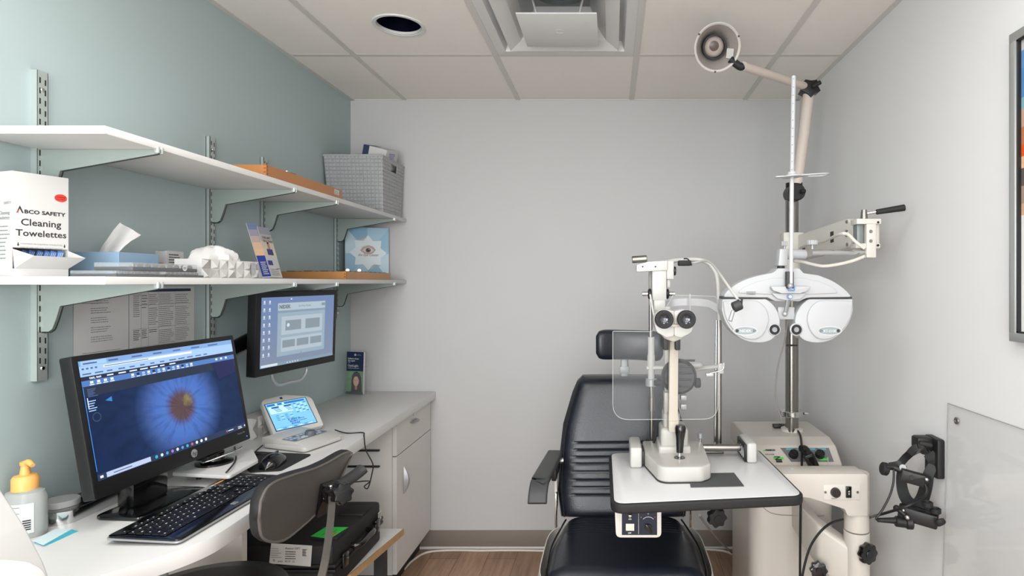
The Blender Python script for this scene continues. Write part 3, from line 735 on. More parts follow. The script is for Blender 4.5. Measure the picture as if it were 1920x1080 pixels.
# slots with cable grommets on the near side panel
b.build('body', t, smooth=False)
xf = -.972
b = MB(); b.box((-.991, 2.627, .648), (xf, 3.118, ZT-.044), M_cab, r=.001); d = b.build('drawer', t, smooth=False)
b = MB(); b.box((-.991, 2.627, .112), (xf, 3.118, .643), M_cab, r=.001); d2 = b.build('door', t, smooth=False)
def bowhandle(parent, a, c_, out):
    b = MB(); a, c_ = V(a), V(c_); n = 14; r0, r1 = [], []; ax = (c_-a).normalized(); sd = ax.cross(out).normalized()
    rows = []
    for k in range(n+1):
        s_ = k/n; h = math.sin(PI*s_); p = a.lerp(c_, s_)
        rows.append([p+out*.004*h+sd*.011*h*.9, p+out*(.022*h+.002)+sd*.004*h, p+out*(.026*h+.002)-sd*.003*h, p+out*.012*h-sd*.010*h])
    b.grid(rows, M_silver, thick=.002); b.build('handle', parent)
bowhandle(d, (xf, 2.80, .757), (xf, 2.905, .752), V((1, 0, 0)))
bowhandle(d2, (xf, 2.715, .575), (xf, 2.715, .445), V((1, 0, 0)))
b = MB(); b.lathe([(.008, 0), (.008, .003), (.003, .004), (0, .002)], frame((xf, 2.86, .785), (0, 1, 0), (0, 0, 1)), M_chrome, 16); b.build('lock', d)
# two black slots (shelf rails) beside the cabinet
b = MB()
tag(MB().box((-1.30, 2.612, .672), (-1.045, 2.6255, .680), M_black, r=.003).build('shelf_rail'), 'upper of two black rods on the side of the white cabinet', 'rail')
tag(MB().box((-1.30, 2.612, .600), (-1.045, 2.6255, .608), M_black, r=.003).build('shelf_rail'), 'lower of two black rods on the side of the white cabinet', 'rail')

# board under the desk
ZB = .40
t = thing('low_table', (-1.13, 2.16, 0), 'low white board table with a chipped edge under the counter', 'table')
o1, o2, o3, o4 = (-.872, 2.44), (-.925, 2.06), (-1.36, 1.98), (-1.36, 2.44)
M_chip = mat('raw_chipboard', 'a98862', .85, noise=.25, nscale=60)
b = MB(); b.prism([o1, o4, o3, (-1.10, 1.955), (-1.03, 1.985), o2], ZB-.026, ZB-.001, None, M_chip); b.prism([(-.877, 2.438), (-1.358, 2.438), (-1.358, 1.985), (-1.10, 1.963), (-1.033, 1.993), (-.932, 2.064)], ZB-.002, ZB, None, M_ct)
b.build('top', t, smooth=False)
for (x, y) in ((-.95, 2.39), (-1.01, 2.10), (-1.33, 2.40), (-1.33, 2.04)):
    MB().box((x-.02, y-.02, 0), (x+.02, y+.02, ZB-.026), M_dark).build('leg', t)
b = MB(); b.box((-1.33, 2.07, .30), (-1.02, 2.12, ZB-.026), M_cab); b.build('rail', t, smooth=False)

# black hard case
def hardcase(lo, hi, lab, ext=True):
    t = thing('equipment_case', ((lo[0]+hi[0])/2, (lo[1]+hi[1])/2, lo[2]), lab, 'case')
    b = MB(); h = hi[2]-lo[2]; b.box(lo, (hi[0], hi[1], lo[2]+h*.5), M_rubber, r=.012); b.box((lo[0]-.004, lo[1]-.004, lo[2]+h*.42), (hi[0]+.008, hi[1]+.004, lo[2]+h*.5), M_black, r=.003); b.build('base_shell', t)
    b = MB(); b.box((lo[0], lo[1], lo[2]+h*.52), hi, M_rubber, r=.016); b.box((lo[0]-.004, lo[1]-.004, lo[2]+h*.52), (hi[0]+.008, hi[1]+.004, lo[2]+h*.60), M_black, r=.003)
    if ext:
        for y in (.22, .72): 
            yy = lo[1]+(hi[1]-lo[1])*y; b.box((hi[0]-.10, yy-.045, hi[2]-.004), (hi[0]-.006, yy+.045, hi[2]+.008), M_rubber, r=.004)
    b.build('lid', t)
    if ext:
        b = MB(); y0, y1 = lo[1]+(hi[1]-lo[1])*.33, lo[1]+(hi[1]-lo[1])*.66; z = lo[2]+h*.62
        b.tube([(hi[0], y0, z), (hi[0]+.028, y0+.01, z), (hi[0]+.030, (y0+y1)/2, z+.002), (hi[0]+.028, y1-.01, z), (hi[0], y1, z)], .011, M_blackg, seg=12); b.build('handle', t)
        for y in (.16, .84):
            yy = lo[1]+(hi[1]-lo[1])*y; MB().box((hi[0]+.004, yy-.02, lo[2]+h*.36), (hi[0]+.016, yy+.02, lo[2]+h*.68), M_blackg, r=.004).build('latch', t)
    return t
t = hardcase((-1.33, 1.93, ZB+.0005), (-.925, 2.33, ZB+.16), 'black moulded equipment case with a green sticker on the low board')
zt = ZB+.16
b = MB(); F = frame((-.945, 1.955, zt+.0085), (.12, 1, 0), (-1, .12, 0))
b.poly(F, [(.0, .002), (.095, -.006), (.088, .075), (.01, .080)], mat('green_sticker', '35c04c', .5), .002)
for k in range(3): b.rect(F, .02, .02+k*.012, .05, .003, mat('dark_green_ink', '1f7a30', .6), .0026)
b.rect(F, .028, .008, .02, .006, M_red, .0026)
b.build('sticker', t, smooth=False)
b = MB(); b.text(frame((-1.13, 2.21, zt+.0005), (.0, 1, 0), (-1, 0, 0)), 'Optovue', 0, 0, .035, M_paper); b.build('lettering', t, smooth=False)
b = MB(); F = frame((-.917, 2.28, ZB+.095), (0, 1, 0), (0, 0, 1)); b.rect(F, 0, 0, .032, .034, M_paper, .0008); b.scrawl(F, .003, .003, .027, .028, 4, M_ink, .4, .0012); b.build('label_sticker', t, smooth=False)
b = MB(); F = frame(P(505, 1055, 1.9255), (1, -.0, -.02), (0, 0, 1)); 
k_ = 1.925/1090
b.poly(F, [(0, -.002), (78*k_, -.010), (80*k_, 26*k_*1.3), (3*k_, 37*k_)], M_paper, .001); b.text(F, 'Retinal OPT', 30*k_, 26*k_, .010, M_ink, lift=.0016)
b.scrawl(F, 30*k_, 8*k_, 20*k_, 17*k_, 4, M_ink, .35, .0016); b.scrawl(F, 3*k_, 10*k_, 20*k_, 20*k_, 5, M_grayink, .3, .0016); b.disc(F, 9*k_, 5*k_, .0035, M_ink, .0016, r0=.002); b.text(F, 'auto.  BOX. 22.', 16*k_, 2*k_, .009, M_ink, lift=.0016, shear=.2)
b.scrawl(F, 62*k_, 14*k_, 9*k_, 14*k_, 5, M_ink, .6, .0016)
b.build('shipping_label', t, smooth=False)
# black computer housing on the floor far right under the board
tag(MB().box((-1.30, 2.15, 0), (-1.06, 2.36, .30), M_black, r=.006).build('computer_tower'), 'black computer housing on the floor under the low board table', 'computer')
tag(MB().box((-1.33, 2.47, 0), (-.93, 2.60, .075), M_black, r=.006).build('footrest'), 'low black box on the floor at the foot of the white cabinet', 'box')

# white panel leg under the desk
tag(MB().box((-1.403, 1.84, 0), (-1.17, 1.865, ZT-.0405), M_cab).build('desk_support'), 'white support panel under the curved part of the counter', 'desk panel')

# ================================================================== MONITORS
def screen_mat_grad(name, c0, c1, e):
    m = bpy.data.materials.new(name); m.use_nodes = True; nt = m.node_tree; b = nt.nodes['Principled BSDF']
    tc = nt.nodes.new('ShaderNodeTexCoord'); sp = nt.nodes.new('ShaderNodeSeparateXYZ'); rp = nt.nodes.new('ShaderNodeValToRGB')
    rp.color_ramp.elements[0].color = (*s2l(c0), 1); rp.color_ramp.elements[1].color = (*s2l(c1), 1)
    nt.links.new(tc.outputs['Generated'], sp.inputs[0]); nt.links.new(sp.outputs['Z'], rp.inputs[0])
    nt.links.new(rp.outputs[0], b.inputs['Emission Color']); b.inputs['Emission Strength'].default_value = e
    b.inputs['Base Color'].default_value = (.01, .01, .01, 1); b.inputs['Roughness'].default_value = .3
    return m
def E(name, col, s=1.0): return mat(name, col, .3, emis=s)

# --- large monitor
TL, TR, BR, BL = P(152, 667, 1.372), P(455, 630, 1.905), P(470, 822, 1.875), P(178, 939, 1.345)
u = (TR-TL).normalized(); Wm = .527; Hm = .345
up = (TL-BL).normalized()
F = frame(BL, (BR-BL), up)
Wm = (BR-BL).length; Hm = (TL-BL).length
t = thing('monitor', V((BL.x*.5+BR.x*.5-.04, (BL.y+BR.y)/2, ZT)), 'wide black desktop monitor showing a magnified blue iris', 'monitor')
b = MB(); b.prism(rrect(0, 0, Wm, Hm, .006), -.030, 0, F, M_black, bev=.0015); b.prism(rrect(.08, .05, Wm-.08, Hm-.06, .02), -.052, -.029, F, M_black, bev=.006)
b.build('housing', t)
sx0, sy0, sx1, sy1 = .014, .040, Wm-.014, Hm-.014
Fs = F @ Matrix.Translation((sx0, sy0, 0)); SW, SH = sx1-sx0, sy1-sy0
# iris picture material : object coordinates in the screen's own frame
def iris_mat():
    m = bpy.data.materials.new('iris_image'); m.use_nodes = True; nt = m.node_tree; b = nt.nodes['Principled BSDF']; N = nt.nodes.new; L = nt.links.new
    uv = N('ShaderNodeUVMap'); mp = N('ShaderNodeMapping'); mp.inputs['Location'].default_value = (-.540, -.238, 0); mp.inputs['Scale'].default_value = (1, 1, 1)
    L(uv.outputs[0], mp.inputs[0]); ln = N('ShaderNodeVectorMath'); ln.operation = 'LENGTH'; L(mp.outputs[0], ln.inputs[0])
    gr = N('ShaderNodeTexGradient'); gr.gradient_type = 'RADIAL'; L(mp.outputs[0], gr.inputs[0])
    cb = N('ShaderNodeCombineXYZ'); sc = N('ShaderNodeMath'); sc.operation = 'MULTIPLY'; sc.inputs[1].default_value = 16; L(gr.outputs['Fac'], sc.inputs[0]); L(sc.outputs[0], cb.inputs[0])
    s2 = N('ShaderNodeMath'); s2.operation = 'MULTIPLY'; s2.inputs[1].default_value = 3; L(ln.outputs['Value'], s2.inputs[0]); L(s2.outputs[0], cb.inputs[1])
    no = N('ShaderNodeTexNoise'); no.inputs['Scale'].default_value = 3.0; no.inputs['Detail'].default_value = 3; L(cb.outputs[0], no.inputs['Vector'])
    ad = N('ShaderNodeMath'); ad.operation = 'MULTIPLY_ADD'; ad.inputs[1].default_value = .022; L(no.outputs['Fac'], ad.inputs[0]); L(ln.outputs['Value'], ad.inputs[2])
    rp = N('ShaderNodeValToRGB'); e = rp.color_ramp.elements; e[0].position = 0; e[0].color = (*s2l('5c4648'), 1); e[1].position = .46; e[1].color = (*s2l('14284e'), 1)
    for p_, c_ in ((.078, '5f4a50'), (.10, '56609a'), (.125, '5078c4'), (.18, '4a70be'), (.225, '45609f'), (.265, '2f4a7e'), (.31, '182e56')):
        k = e.new(p_); k.color = (*s2l(c_), 1)
    L(ad.outputs[0], rp.inputs[0])
    # ray streaks
    r2 = N('ShaderNodeValToRGB'); r2.color_ramp.elements[0].position = .35; r2.color_ramp.elements[0].color = (.55, .55, .6, 1); r2.color_ramp.elements[1].position = .55; r2.color_ramp.elements[1].color = (1, 1, 1, 1)
    L(no.outputs['Fac'], r2.inputs[0]); mx = N('ShaderNodeMix'); mx.data_type = 'RGBA'; mx.blend_type = 'MULTIPLY'; mx.inputs['Factor'].default_value = .6
    L(rp.outputs[0], mx.inputs['A']); L(r2.outputs[0], mx.inputs['B'])
    # yellow patch near the pupil rim
    m3 = N('ShaderNodeMapping'); m3.inputs['Location'].default_value = (-.585, -.268, 0); L(uv.outputs[0], m3.inputs[0]); l3 = N('ShaderNodeVectorMath'); l3.operation = 'LENGTH'; L(m3.outputs[0], l3.inputs[0])
    n3 = N('ShaderNodeTexNoise'); n3.inputs['Scale'].default_value = 40; L(uv.outputs[0], n3.inputs['Vector'])
    a3 = N('ShaderNodeMath'); a3.operation = 'MULTIPLY_ADD'; a3.inputs[1].default_value = .07; L(n3.outputs['Fac'], a3.inputs[0]); L(l3.outputs['Value'], a3.inputs[2])
    r3 = N('ShaderNodeValToRGB'); r3.color_ramp.elements[0].position = .03; r3.color_ramp.elements[0].color = (.7, .7, .7, 1); r3.color_ramp.elements[1].position = .075; r3.color_ramp.elements[1].color = (0, 0, 0, 1); L(a3.outputs[0], r3.inputs[0])
    m4 = N('ShaderNodeMix'); m4.data_type = 'RGBA'; L(r3.outputs[0], m4.inputs['Factor']); L(mx.outputs['Result'], m4.inputs['A']); m4.inputs['B'].default_value = (*s2l('a39a55'), 1)
    L(m4.outputs['Result'], b.inputs['Emission Color']); b.inputs['Emission Strength'].default_value = .85; b.inputs['Base Color'].default_value = (.004, .005, .008, 1); b.inputs['Roughness'].default_value = .3; b.inputs['Specular IOR Level'].default_value = .2
    return m
me_b = MB(); me_b.poly(Fs, [(0, 0), (SW, 0), (SW, SH), (0, SH)], iris_mat(), .0006)
sc_o = me_b.build('screen', t, smooth=False)
uvl = sc_o.data.uv_layers.new(name='UVMap')
for li, (a_, c_) in enumerate(((0, 0), (1, 0), (1, SH/SW), (0, SH/SW))): uvl.data[li].uv = (a_, c_)
b = MB(); LB = E('browser_pale_blue', '9fc0ef', .95); LB2 = E('browser_tab_blue', '7fa4d8', .9); TXT = E('screen_white', 'dfe9fa', 1); TD = E('screen_slate_text', '4e6a96', .8); DKB = E('screen_dark_navy', '16233c', .8); TB = E('toolbar_blue', '4f7cc0', .85); DV = E('screen_deep_navy', '0e1850', .8)
rr = random.Random(4)
def R(x, y, w_, h_, m, l=.001): b.rect(Fs, x*SW, y*SH, w_*SW, h_*SH, m, l)
R(0, .955, 1, .045, LB2); R(0, .868, 1, .087, LB); R(0, .833, 1, .035, DKB); R(0, .785, 1, .048, TB); R(0, .70, 1, .085, E('viewer_band', '1a2a42', .8))
for k in range(7): R(.02+k*.13, .968, .05+.03*rr.random(), .013, TD, .0016); 
for k in range(1): R(.01, .958, .13, .036, LB, .0013); R(.03, .968, .06, .012, TD, .0018)
for k in range(4): R(.01+k*.022, .925, .012, .014, TD, .0016)
R(.12, .922, .55, .02, TXT, .0013); R(.125, .928, .25, .007, TD, .0018)
for k in range(13): R(.01+k*.062, .882, .04*(.6+.6*rr.random()), .011, TD, .0016)
b.text(Fs, 'test, test', .04*SW, .842*SH, .0085, TXT, lift=.0018, bold=.0002)
for k in range(7): R(.13+k*.062, .844, .045*(.6+.5*rr.random()), .011, TXT, .0018)
for k in range(4): R(.04+k*.035, .803, .016, .02, TXT, .0018); R(.036+k*.035, .79, .024, .007, TXT, .0018)
for k in range(13): R(.26+k*.032, .803, .016, .02, (TXT, DKB, LB)[k % 3], .0018); R(.258+k*.032, .79, .02, .006, TXT, .0018)
for k in range(3): R(.84+k*.04, .803, .016, .02, TXT, .0018)
b.poly(Fs, [(.845*SW, .60*SH), (.99*SW, .64*SH), (.98*SW, .785*SH), (.80*SW, .785*SH)], DV, .0016)
R(.012, .60, .004, .09, TXT, .0018); 
for k in range(6): R(.02, .755-k*.012, .05*(.5+.5*rr.random()), .006, TD, .0016)
for k in range(5): R(.012, .655-k*.02, .045*(.5+.5*rr.random()), .008, LB, .0016)
b.disc(Fs, .045*SW, .52*SH, .011, E('thumb_ring', '3d4c63', .8), .0016, r0=.009)
b.poly(Fs, [(.10*SW, .64*SH), (.135*SW, .665*SH), (.135*SW, .62*SH)], E('cursor_blue', '2f7fc8', .9), .0018)
R(.0, .08, .003, .70, E('edge_line_blue', '3f8fe0', 1), .0016)
R(0, 0, 1, .055, E('taskbar', '1f3354', .8), .0012)
R(.045, .008, .245, .042, E('search_box', 'b9c6e6', .9), .0018); R(.08, .024, .10, .008, TD, .0022); R(.012, .018, .016, .02, TXT, .002)
cols_ = ('2fb3d0', 'd7e2f4', '3d9be0', 'b06fd0', 'd9dde6', '4f9ae8', '35b0d8', 'c06080', 'e8eef8', 'f0f4fa', 'e9edf6')
for k, c_ in enumerate(cols_): b.disc(Fs, (.325+k*.034)*SW, .029*SH, .0042, E('icon_%d' % k, c_, .9), .002)
R(.83, .02, .008, .02, E('icon_7', 'c06080', .9), .002); R(.845, .025, .045, .008, TXT, .002); R(.93, .028, .03, .007, TXT, .002); R(.93, .012, .035, .007, TXT, .002); R(.985, .018, .008, .018, TXT, .002)
b.build('screen_content', t, smooth=False)
b = MB(); b.disc(F, Wm*.565, .021, .0115, M_silver, .0010, 32); b.text(F, 'hp', Wm*.565, .0145, .0185, M_black, 'CENTER', lift=.0015, shear=.3); b.text(F, 'Pavilion 23xi', Wm-.022, .026, .0065, M_silver, 'RIGHT', lift=.001, shear=.25); b.disc(F, Wm-.016, .012, .002, E('power_led', '4d8cf0', 1.5), .001)
b.build('badge', t, smooth=False)
# stand
bx = F @ V((Wm*.5, .0, -.05)); 
b = MB(); Fb = Matrix.Translation((bx.x+.02, bx.y+.01, 0)) @ Matrix.Rotation(math.atan2((BR-BL).y, (BR-BL).x), 4, 'Z')
b.prism(rrect(-.20, -.075, .02, .055, .025), ZT+.0005, ZT+.010, Fb, M_blackg, bev=.003); b.build('base', t)
b = MB(); b.box((-.055, -.012, ZT+.008), (.055, .035, ZT+.20), M_blackg, r=.008, M=Fb @ Matrix.Translation((-.09, .01, 0))); b.build('neck', t)

# --- second monitor
TL, TR, BR, BL = P(483, 548, 2.03), P(633, 544, 2.455), P(628, 677, 2.45), P(477, 709, 2.03)
F = frame(BL, BR-BL, TL-BL); Wm = (BR-BL).length; Hm = (TL-BL).length
t = thing('monitor', F @ V((Wm/2, Hm/2, -.03)), 'smaller black monitor hung over the counter on a wall arm', 'monitor')
b = MB(); b.prism(rrect(0, 0, Wm, Hm, .005), -.035, 0, F, M_black, bev=.0015); b.prism(rrect(.07, .05, Wm-.07, Hm-.05, .01), -.06, -.034, F, M_dark, bev=.004); b.build('housing', t)
Fs = F @ Matrix.Translation((.022, .028, 0)); SW, SH = Wm-.040, Hm-.048
b = MB(); b.poly(Fs, [(0, 0), (SW, 0), (SW, SH), (0, SH)], screen_mat_grad('desktop_lavender', '8492aa', '6f88b6', .72), .0006); b.build('screen', t, smooth=False)
b = MB(); PG = E('page_grey_blue', '8fa2b0', .9); PG2 = E('page_pale', 'a6b4bf', .9); GB = E('thumb_grey', '7d8c95', .9); GL = E('page_line', '7b91a3', .9); WH = E('icon_white', 'c9d3e0', .9)
R(.20, .13, .66, .78, PG); R(.20, .80, .66, .11, PG2, .0013); R(.20, .765, .66, .035, GL, .0013); b.text(Fs, 'NIDEK', .215*SW, .83*SH, .019, E('page_ink', '55656f', .8), lift=.0018, bold=.0006); b.text(Fs, 'Ex-View Ready', .47*SW, .842*SH, .011, E('page_ink2', '6c7c86', .8), lift=.0018)
R(.80, .84, .07, .045, GB, .0018)
R(.25, .44, .57, .27, PG2, .0012); R(.25, .19, .57, .21, PG2, .0012)
for k in range(2): R(.30+k*.27, .50, .21, .15, GB, .0018)
for k in range(3): R(.265+k*.19, .25, .165, .11, GB, .0018)
b.disc(Fs, .335*SW, .58*SH, .007, WH, .0022)
for k in range(8):
    for j in range(2): R(.025+j*.065, .92-k*.107, .018, .035, WH, .0016); R(.02+j*.065, .905-k*.107, .028, .008, WH, .0016)
R(.36, .955, .02, .02, WH, .0016); R(0, 0, 1, .045, GL, .0012); R(.01, .008, .2, .034, WH, .0016)
for k in range(5): R(.33+k*.035, .015, .012, .018, WH, .0016)
b.poly(Fs, [(.50*SW, .12*SH), (.53*SW, .12*SH), (.52*SW, .16*SH)], GB, .0018)
b.build('screen_content', t, smooth=False)
b = MB(); h0, h1 = F @ V((Wm*.24, .002, -.02)), F @ V((Wm*.66, .002, -.02)); dn = -(F.to_3x3() @ V((0, 1, 0)))*.052; ax = (h1-h0).normalized()
b.tube([h0, h0+dn*.55+ax*.006, h0+dn+ax*.035, h0.lerp(h1, .5)+dn, h1+dn-ax*.03, h1+dn*.5, h1], .0058, M_silver, seg=12, smooth=6); b.build('handle', t)
# wall arm behind
c0 = F @ V((Wm*.30, Hm*.50, -.06)); 
t2 = thing('monitor_mount', (XL, 1.72, 1.08), 'black jointed arm holding the smaller monitor off the wall', 'monitor mount')
b = MB(); b.box((XL, 1.70, 1.05), (XL+.012, 1.755, 1.19), M_black, r=.004); b.build('wall_plate', t2)
b = MB(); p0 = V((XL+.035, 1.75, 1.12)); p1 = c0+V((-.02, -.02, -.01)); b.tube([V((XL+.01, 1.73, 1.12)), p0, V((XL+.05, 1.93, 1.16)), p1], .021, M_blackg, seg=14, smooth=5, flat=1.3); b.build('arm', t2)
b = MB(); b.cyl(p1, c0, .028, M_black, bev=.004); b.build('mount', t2)

# ================================================================== DESK ITEMS
# phoropter control console
t = thing('control_console', (-1.12, 2.17, ZT), 'white touch screen console with a dial pad base on the counter', 'console')
A, B_, C_, D_ = V((-1.238, 2.085, ZT)), V((-1.045, 1.985, ZT)), V((-.995, 2.150, ZT)), V((-1.17, 2.28, ZT))
F = frame(A, B_-A, V((-(B_-A).y, (B_-A).x, 0))); loc = [F.inverted() @ p for p in (A, B_, C_, D_)]
Fz = frame(A, B_-A, V((-(B_-A).y, (B_-A).x, 0)))
front = [(loc[0].x, loc[0].y), (loc[1].x, loc[1].y), (loc[2].x, loc[2].y), (loc[3].x, loc[3].y)]
# base body lies left-front; long axis from A-B side (left) towards C
M_con = mat('console_plastic', 'c4c3bf', .38)
W1 = (B_-A).length
# use frame: u = along the front edge of base (B->C direction), v = toward the screen
Uf = (C_-B_).normalized(); Vf = V((-Uf.y, Uf.x, 0)); FB = frame(B_, Uf, Vf)
LB_ = (C_-B_).length+.0; DB = .195
b = MB()
out = rpoly([(-.004, 0), (LB_+.004, -.0), (LB_-.004, DB), (.004, DB)], .02)
t1 = bmesh.new(); 
b.prism(out, .004, .020, FB, M_con, bev=.004)
# sloping top wedge
pts = [(.0, .020), (DB, .020), (DB, .040), (.05, .034), (.0, .022)]
Fw = Matrix.Identity(4); o_ = FB @ V((.004, 0, 0)); Fw = frame(o_, Vf, (0, 0, 1))   # n = v x z
b.prism([(p[0], p[1]-.002) for p in pts], 0, LB_-.008, Fw, M_con, bev=.002) if False else None
Fw = frame(FB @ V((.004, 0, 0)), Vf, (0, 0, 1)); nz_ = Fw.to_3x3() @ V((0, 0, 1)); sgn = 1 if nz_.dot(Uf) > 0 else -1
b.prism([(p[0], p[1]-.001) for p in pts], 0 if sgn > 0 else -(LB_-.008), (LB_-.008) if sgn > 0 else 0, Fw, M_con, bev=.002)
b.build('base', t)
# keypad on sloped top
sl = math.atan2(.006, DB-.05)
FK = frame(FB @ V((.008, .05, .0345)), Uf, FB.to_3x3() @ V((0, math.cos(sl), math.sin(sl))))
b = MB(); b.poly(FK, rrect(.002, .004, LB_-.022, .066, .008), mat('keypad_grey_blue', '7e8fa0', .5), .0005)
for i in range(9):
    for j in range(3): b.poly(FK, rrect(.008+i*.0155, .010+j*.019, .008+i*.0155+.011, .010+j*.019+.011, .003, 2), mat('key_white', 'cfd6da', .5) if (i+j) % 4 else mat('key_blue', '44617f', .5), .0009)
b.disc(FK, .058, .020, .012, mat('key_white', 'cfd6da', .5), .0013)
b.build('keypad', t, smooth=False)
b = MB(); b.lathe([(.019, 0), (.0185, .010), (.015, .016), (0, .017)], FK @ Matrix.Translation((.088, .024, 0)), mat('dial_slate', '5a5c66', .45), 32); b.build('dial', t)
# screen unit
TLc, TRc, BRc, BLc = P(488, 750, 2.22), P(592, 728, 2.355), P(608, 797, 2.30), P(514, 819, 2.135)
F = frame(BLc, BRc-BLc, TLc-BLc); loc = [F.inverted() @ p for p in (BLc, BRc, TRc, TLc)]
b = MB(); q = [(p.x, p.y) for p in loc]; midt = ((q[2][0]+q[3][0])/2, max(q[2][1], q[3][1])+.006)
b.prism(rpoly([q[0], q[1], q[2], midt, q[3]], [.012, .012, .03, .03, .03]), -.022, 0, F, M_whiteg, bev=.004)
b.prism(rpoly([(q[3][0]-.0, q[3][1]-.02), (q[3][0]+.03, q[0][1]+.06), (q[3][0]+.10, q[0][1]+.05), (q[2][0]-.03, q[2][1]-.02)], .02), -.062, -.02, F, mat('console_back', 'bcbbb6', .45), bev=.008)
b.build('display_housing', t)
W_, H_ = loc[1].x, loc[3].y
Fs = F @ Matrix.Translation((.018, .022, 0)); SW, SH = W_*.80, H_*.72; shx = (q[3][0]-q[0][0])/H_
Fs = Fs @ Matrix(((1, shx*.6, 0, 0), (0, 1, 0, 0), (0, 0, 1, 0), (0, 0, 0, 1)))
b = MB(); b.poly(Fs, [(-.003, -.003), (SW+.003, -.003), (SW+.003, SH+.003), (-.003, SH+.003)], M_ink, .0003); b.poly(Fs, [(0, 0), (SW, 0), (SW, SH), (0, SH)], E('lcd_blue', '7cc0f4', 1.0), .0008); b.build('screen', t, smooth=False)
b = MB(); W0 = E('lcd_white', 'b8e0fb', 1.05); D0 = E('lcd_dark', '2a78bc', .9); D1 = E('lcd_deep', '1c50a0', .9)
R(.02, .90, .93, .07, D0); R(.03, .60, .55, .28, W0, .0012)
for k in range(2): R(.10+k*.30, .80, .18, .055, D1, .0016); b.disc(Fs, (.24+k*.17)*SW, .93*SH, .005, W0, .0016)
for k in range(3): R(.14+.02*k, .76-.05*k, .14, .02, D0, .0016); R(.42+.02*k, .76-.05*k, .12, .02, D0, .0016)
for k in range(7):
    for j in range(4): R(.64+j*.085, .50+k*.055, .06, .03, W0 if (k+j) % 3 else D0, .0014)
for k in range(4):
    for j in range(4): R(.12+j*.11, .34+k*.055, .07, .018, D0 if (k*j) % 2 == 0 else W0, .0014)
b.text(Fs, 'K ARSO H', .36*SW, .27*SH, .010, D1, lift=.0018, bold=.0005); b.text(Fs, 'EDZKV', .38*SW, .19*SH, .010, D1, lift=.0018, bold=.0005); b.text(Fs, 'RUOSZ', .40*SW, .11*SH, .010, D1, lift=.0018, bold=.0005)
for k in range(9): b.disc(Fs, (.62+.04*(k % 5))*SW, (.20+.07*(k//5))*SH, .0022, D1, .0016)
R(.02, .075, .95, .006, D1, .0014); 
for k in range(7): R(.04+k*.13, .02, .08, .03, D0 if k % 2 else W0, .0014)
b.build('screen_content', t, smooth=False)
b = MB(); b.rect(F, W_*.46, H_*.90+.004, .010, .009, M_navy, .0008); b.build('badge', t, smooth=False)
# facet tissue box behind it on the counter
facet_box((-1.395, 2.16, ZT), (-1.33, 2.38, ZT+.078), 'white tissue box with geometric print on the counter, half hidden by monitor')
# keyboard
t = thing('keyboard', (-1.04, 1.52, ZT), 'long black keyboard with a silver edge along the counter front', 'keyboard')
A, B_, C_, D_ = V((-1.134, 1.322, ZT)), V((-.960, 1.289, ZT)), V((-.962, 1.708, ZT)), V((-1.121, 1.765, ZT))
Uk = ((C_-B_)+(D_-A)).normalized(); Vk = V((-Uk.y, Uk.x, 0)); FKb = frame(B_, Uk, Vk); Lk, Dk = .432, .165
tilt = Matrix.Rotation(math.radians(2.6), 4, 'X')
FT_ = FKb @ tilt
b = MB(); b.prism(rrect(0, 0, Lk, Dk, .014), .006, .0135, FT_, M_blackg, bev=.0015); b.build('body', t)
b = MB(); b.prism(rrect(-.002, -.002, Lk+.002, Dk+.002, .015), .005, .0095, FT_, M_silver, bev=.001); b.prism(rrect(.004, .003, Lk-.004, Dk-.003, .015), .001, .0052, FT_, M_dark, bev=.001); b.build('silver_trim', t)
b = MB()
for (x, y) in ((.03, .02), (.40, .02)): b.cyl(FKb @ V((x, y, 0)), FKb @ V((x, y, .004)), .006, M_rubber, seg=12)
for (x, y) in ((.03, .145), (.40, .145)): b.cyl(FKb @ V((x, y, 0)), FKb @ V((x, y, .009)), .006, M_rubber, seg=12)
b.build('feet', t)
M_key = mat('key_black', '0f0f11', .35); M_leg = mat('key_legend', 'c8cacc', .6)
kb = MB(); kp = .0182; rr = random.Random(9)
def keyrow(x0, y, widths, h=.0155):
    x = x0
    for w_ in widths:
        if w_ < 0: x += -w_*kp; continue
        kb.box((x+.001, y, .0135), (x+w_*kp-.001, y+h, .0168), M_key, r=.0012, M=FT_, seg=1)
        lx = x+w_*kp*.32; kb.rect(FT_, lx, y+h*.45, .0022+.0035*rr.random(), .0032, M_leg, .0171)
        x += w_*kp
yk = .040
keyrow(.012, yk, [1.25, 1.25, 1.25, 5.2, 1.25, 1.25, 1.2, 1.3, -.25, 1, 1, 1, -.25, 2, 1, 1])
keyrow(.012, yk+kp*.98, [2.2, 1, 1, 1, 1, 1, 1, 1, 1, 1, 1, 1.75, -1.25, 1, -1.25, 1, 1, 1, 1])
keyrow(.012, yk+kp*1.96, [1.75, 1, 1, 1, 1, 1, 1, 1, 1, 1, 1, 1, 1.2, -3.5, 1, 1, 1])
keyrow(.012, yk+kp*2.94, [1.5, 1, 1, 1, 1, 1, 1, 1, 1, 1, 1, 1, 1, .45+.0, -.25, 1, 1, 1, -.25, 1, 1, 1, 1])
keyrow(.012, yk+kp*3.92, [1]*13+[.95, -.25, 1, 1, 1, -.25, 1, 1, 1, 1])
keyrow(.012, yk+kp*5.05, [1, -.6, .95, .95, .95, .95, -.4, .95, .95, .95, .95, -.4, .95, .95, .95, .95, -.25, 1, 1, 1], .011)
kb.rect(FT_, .33, .150, .05, .006, mat('amber_light_keys', 'e0a060', .5, emis=.0), .0140); kb.rect(FT_, .315, .150, .012, .006, M_leg, .0140)
o_ = kb.build('keycaps', t, smooth=False); o_['kind'] = 'stuff'
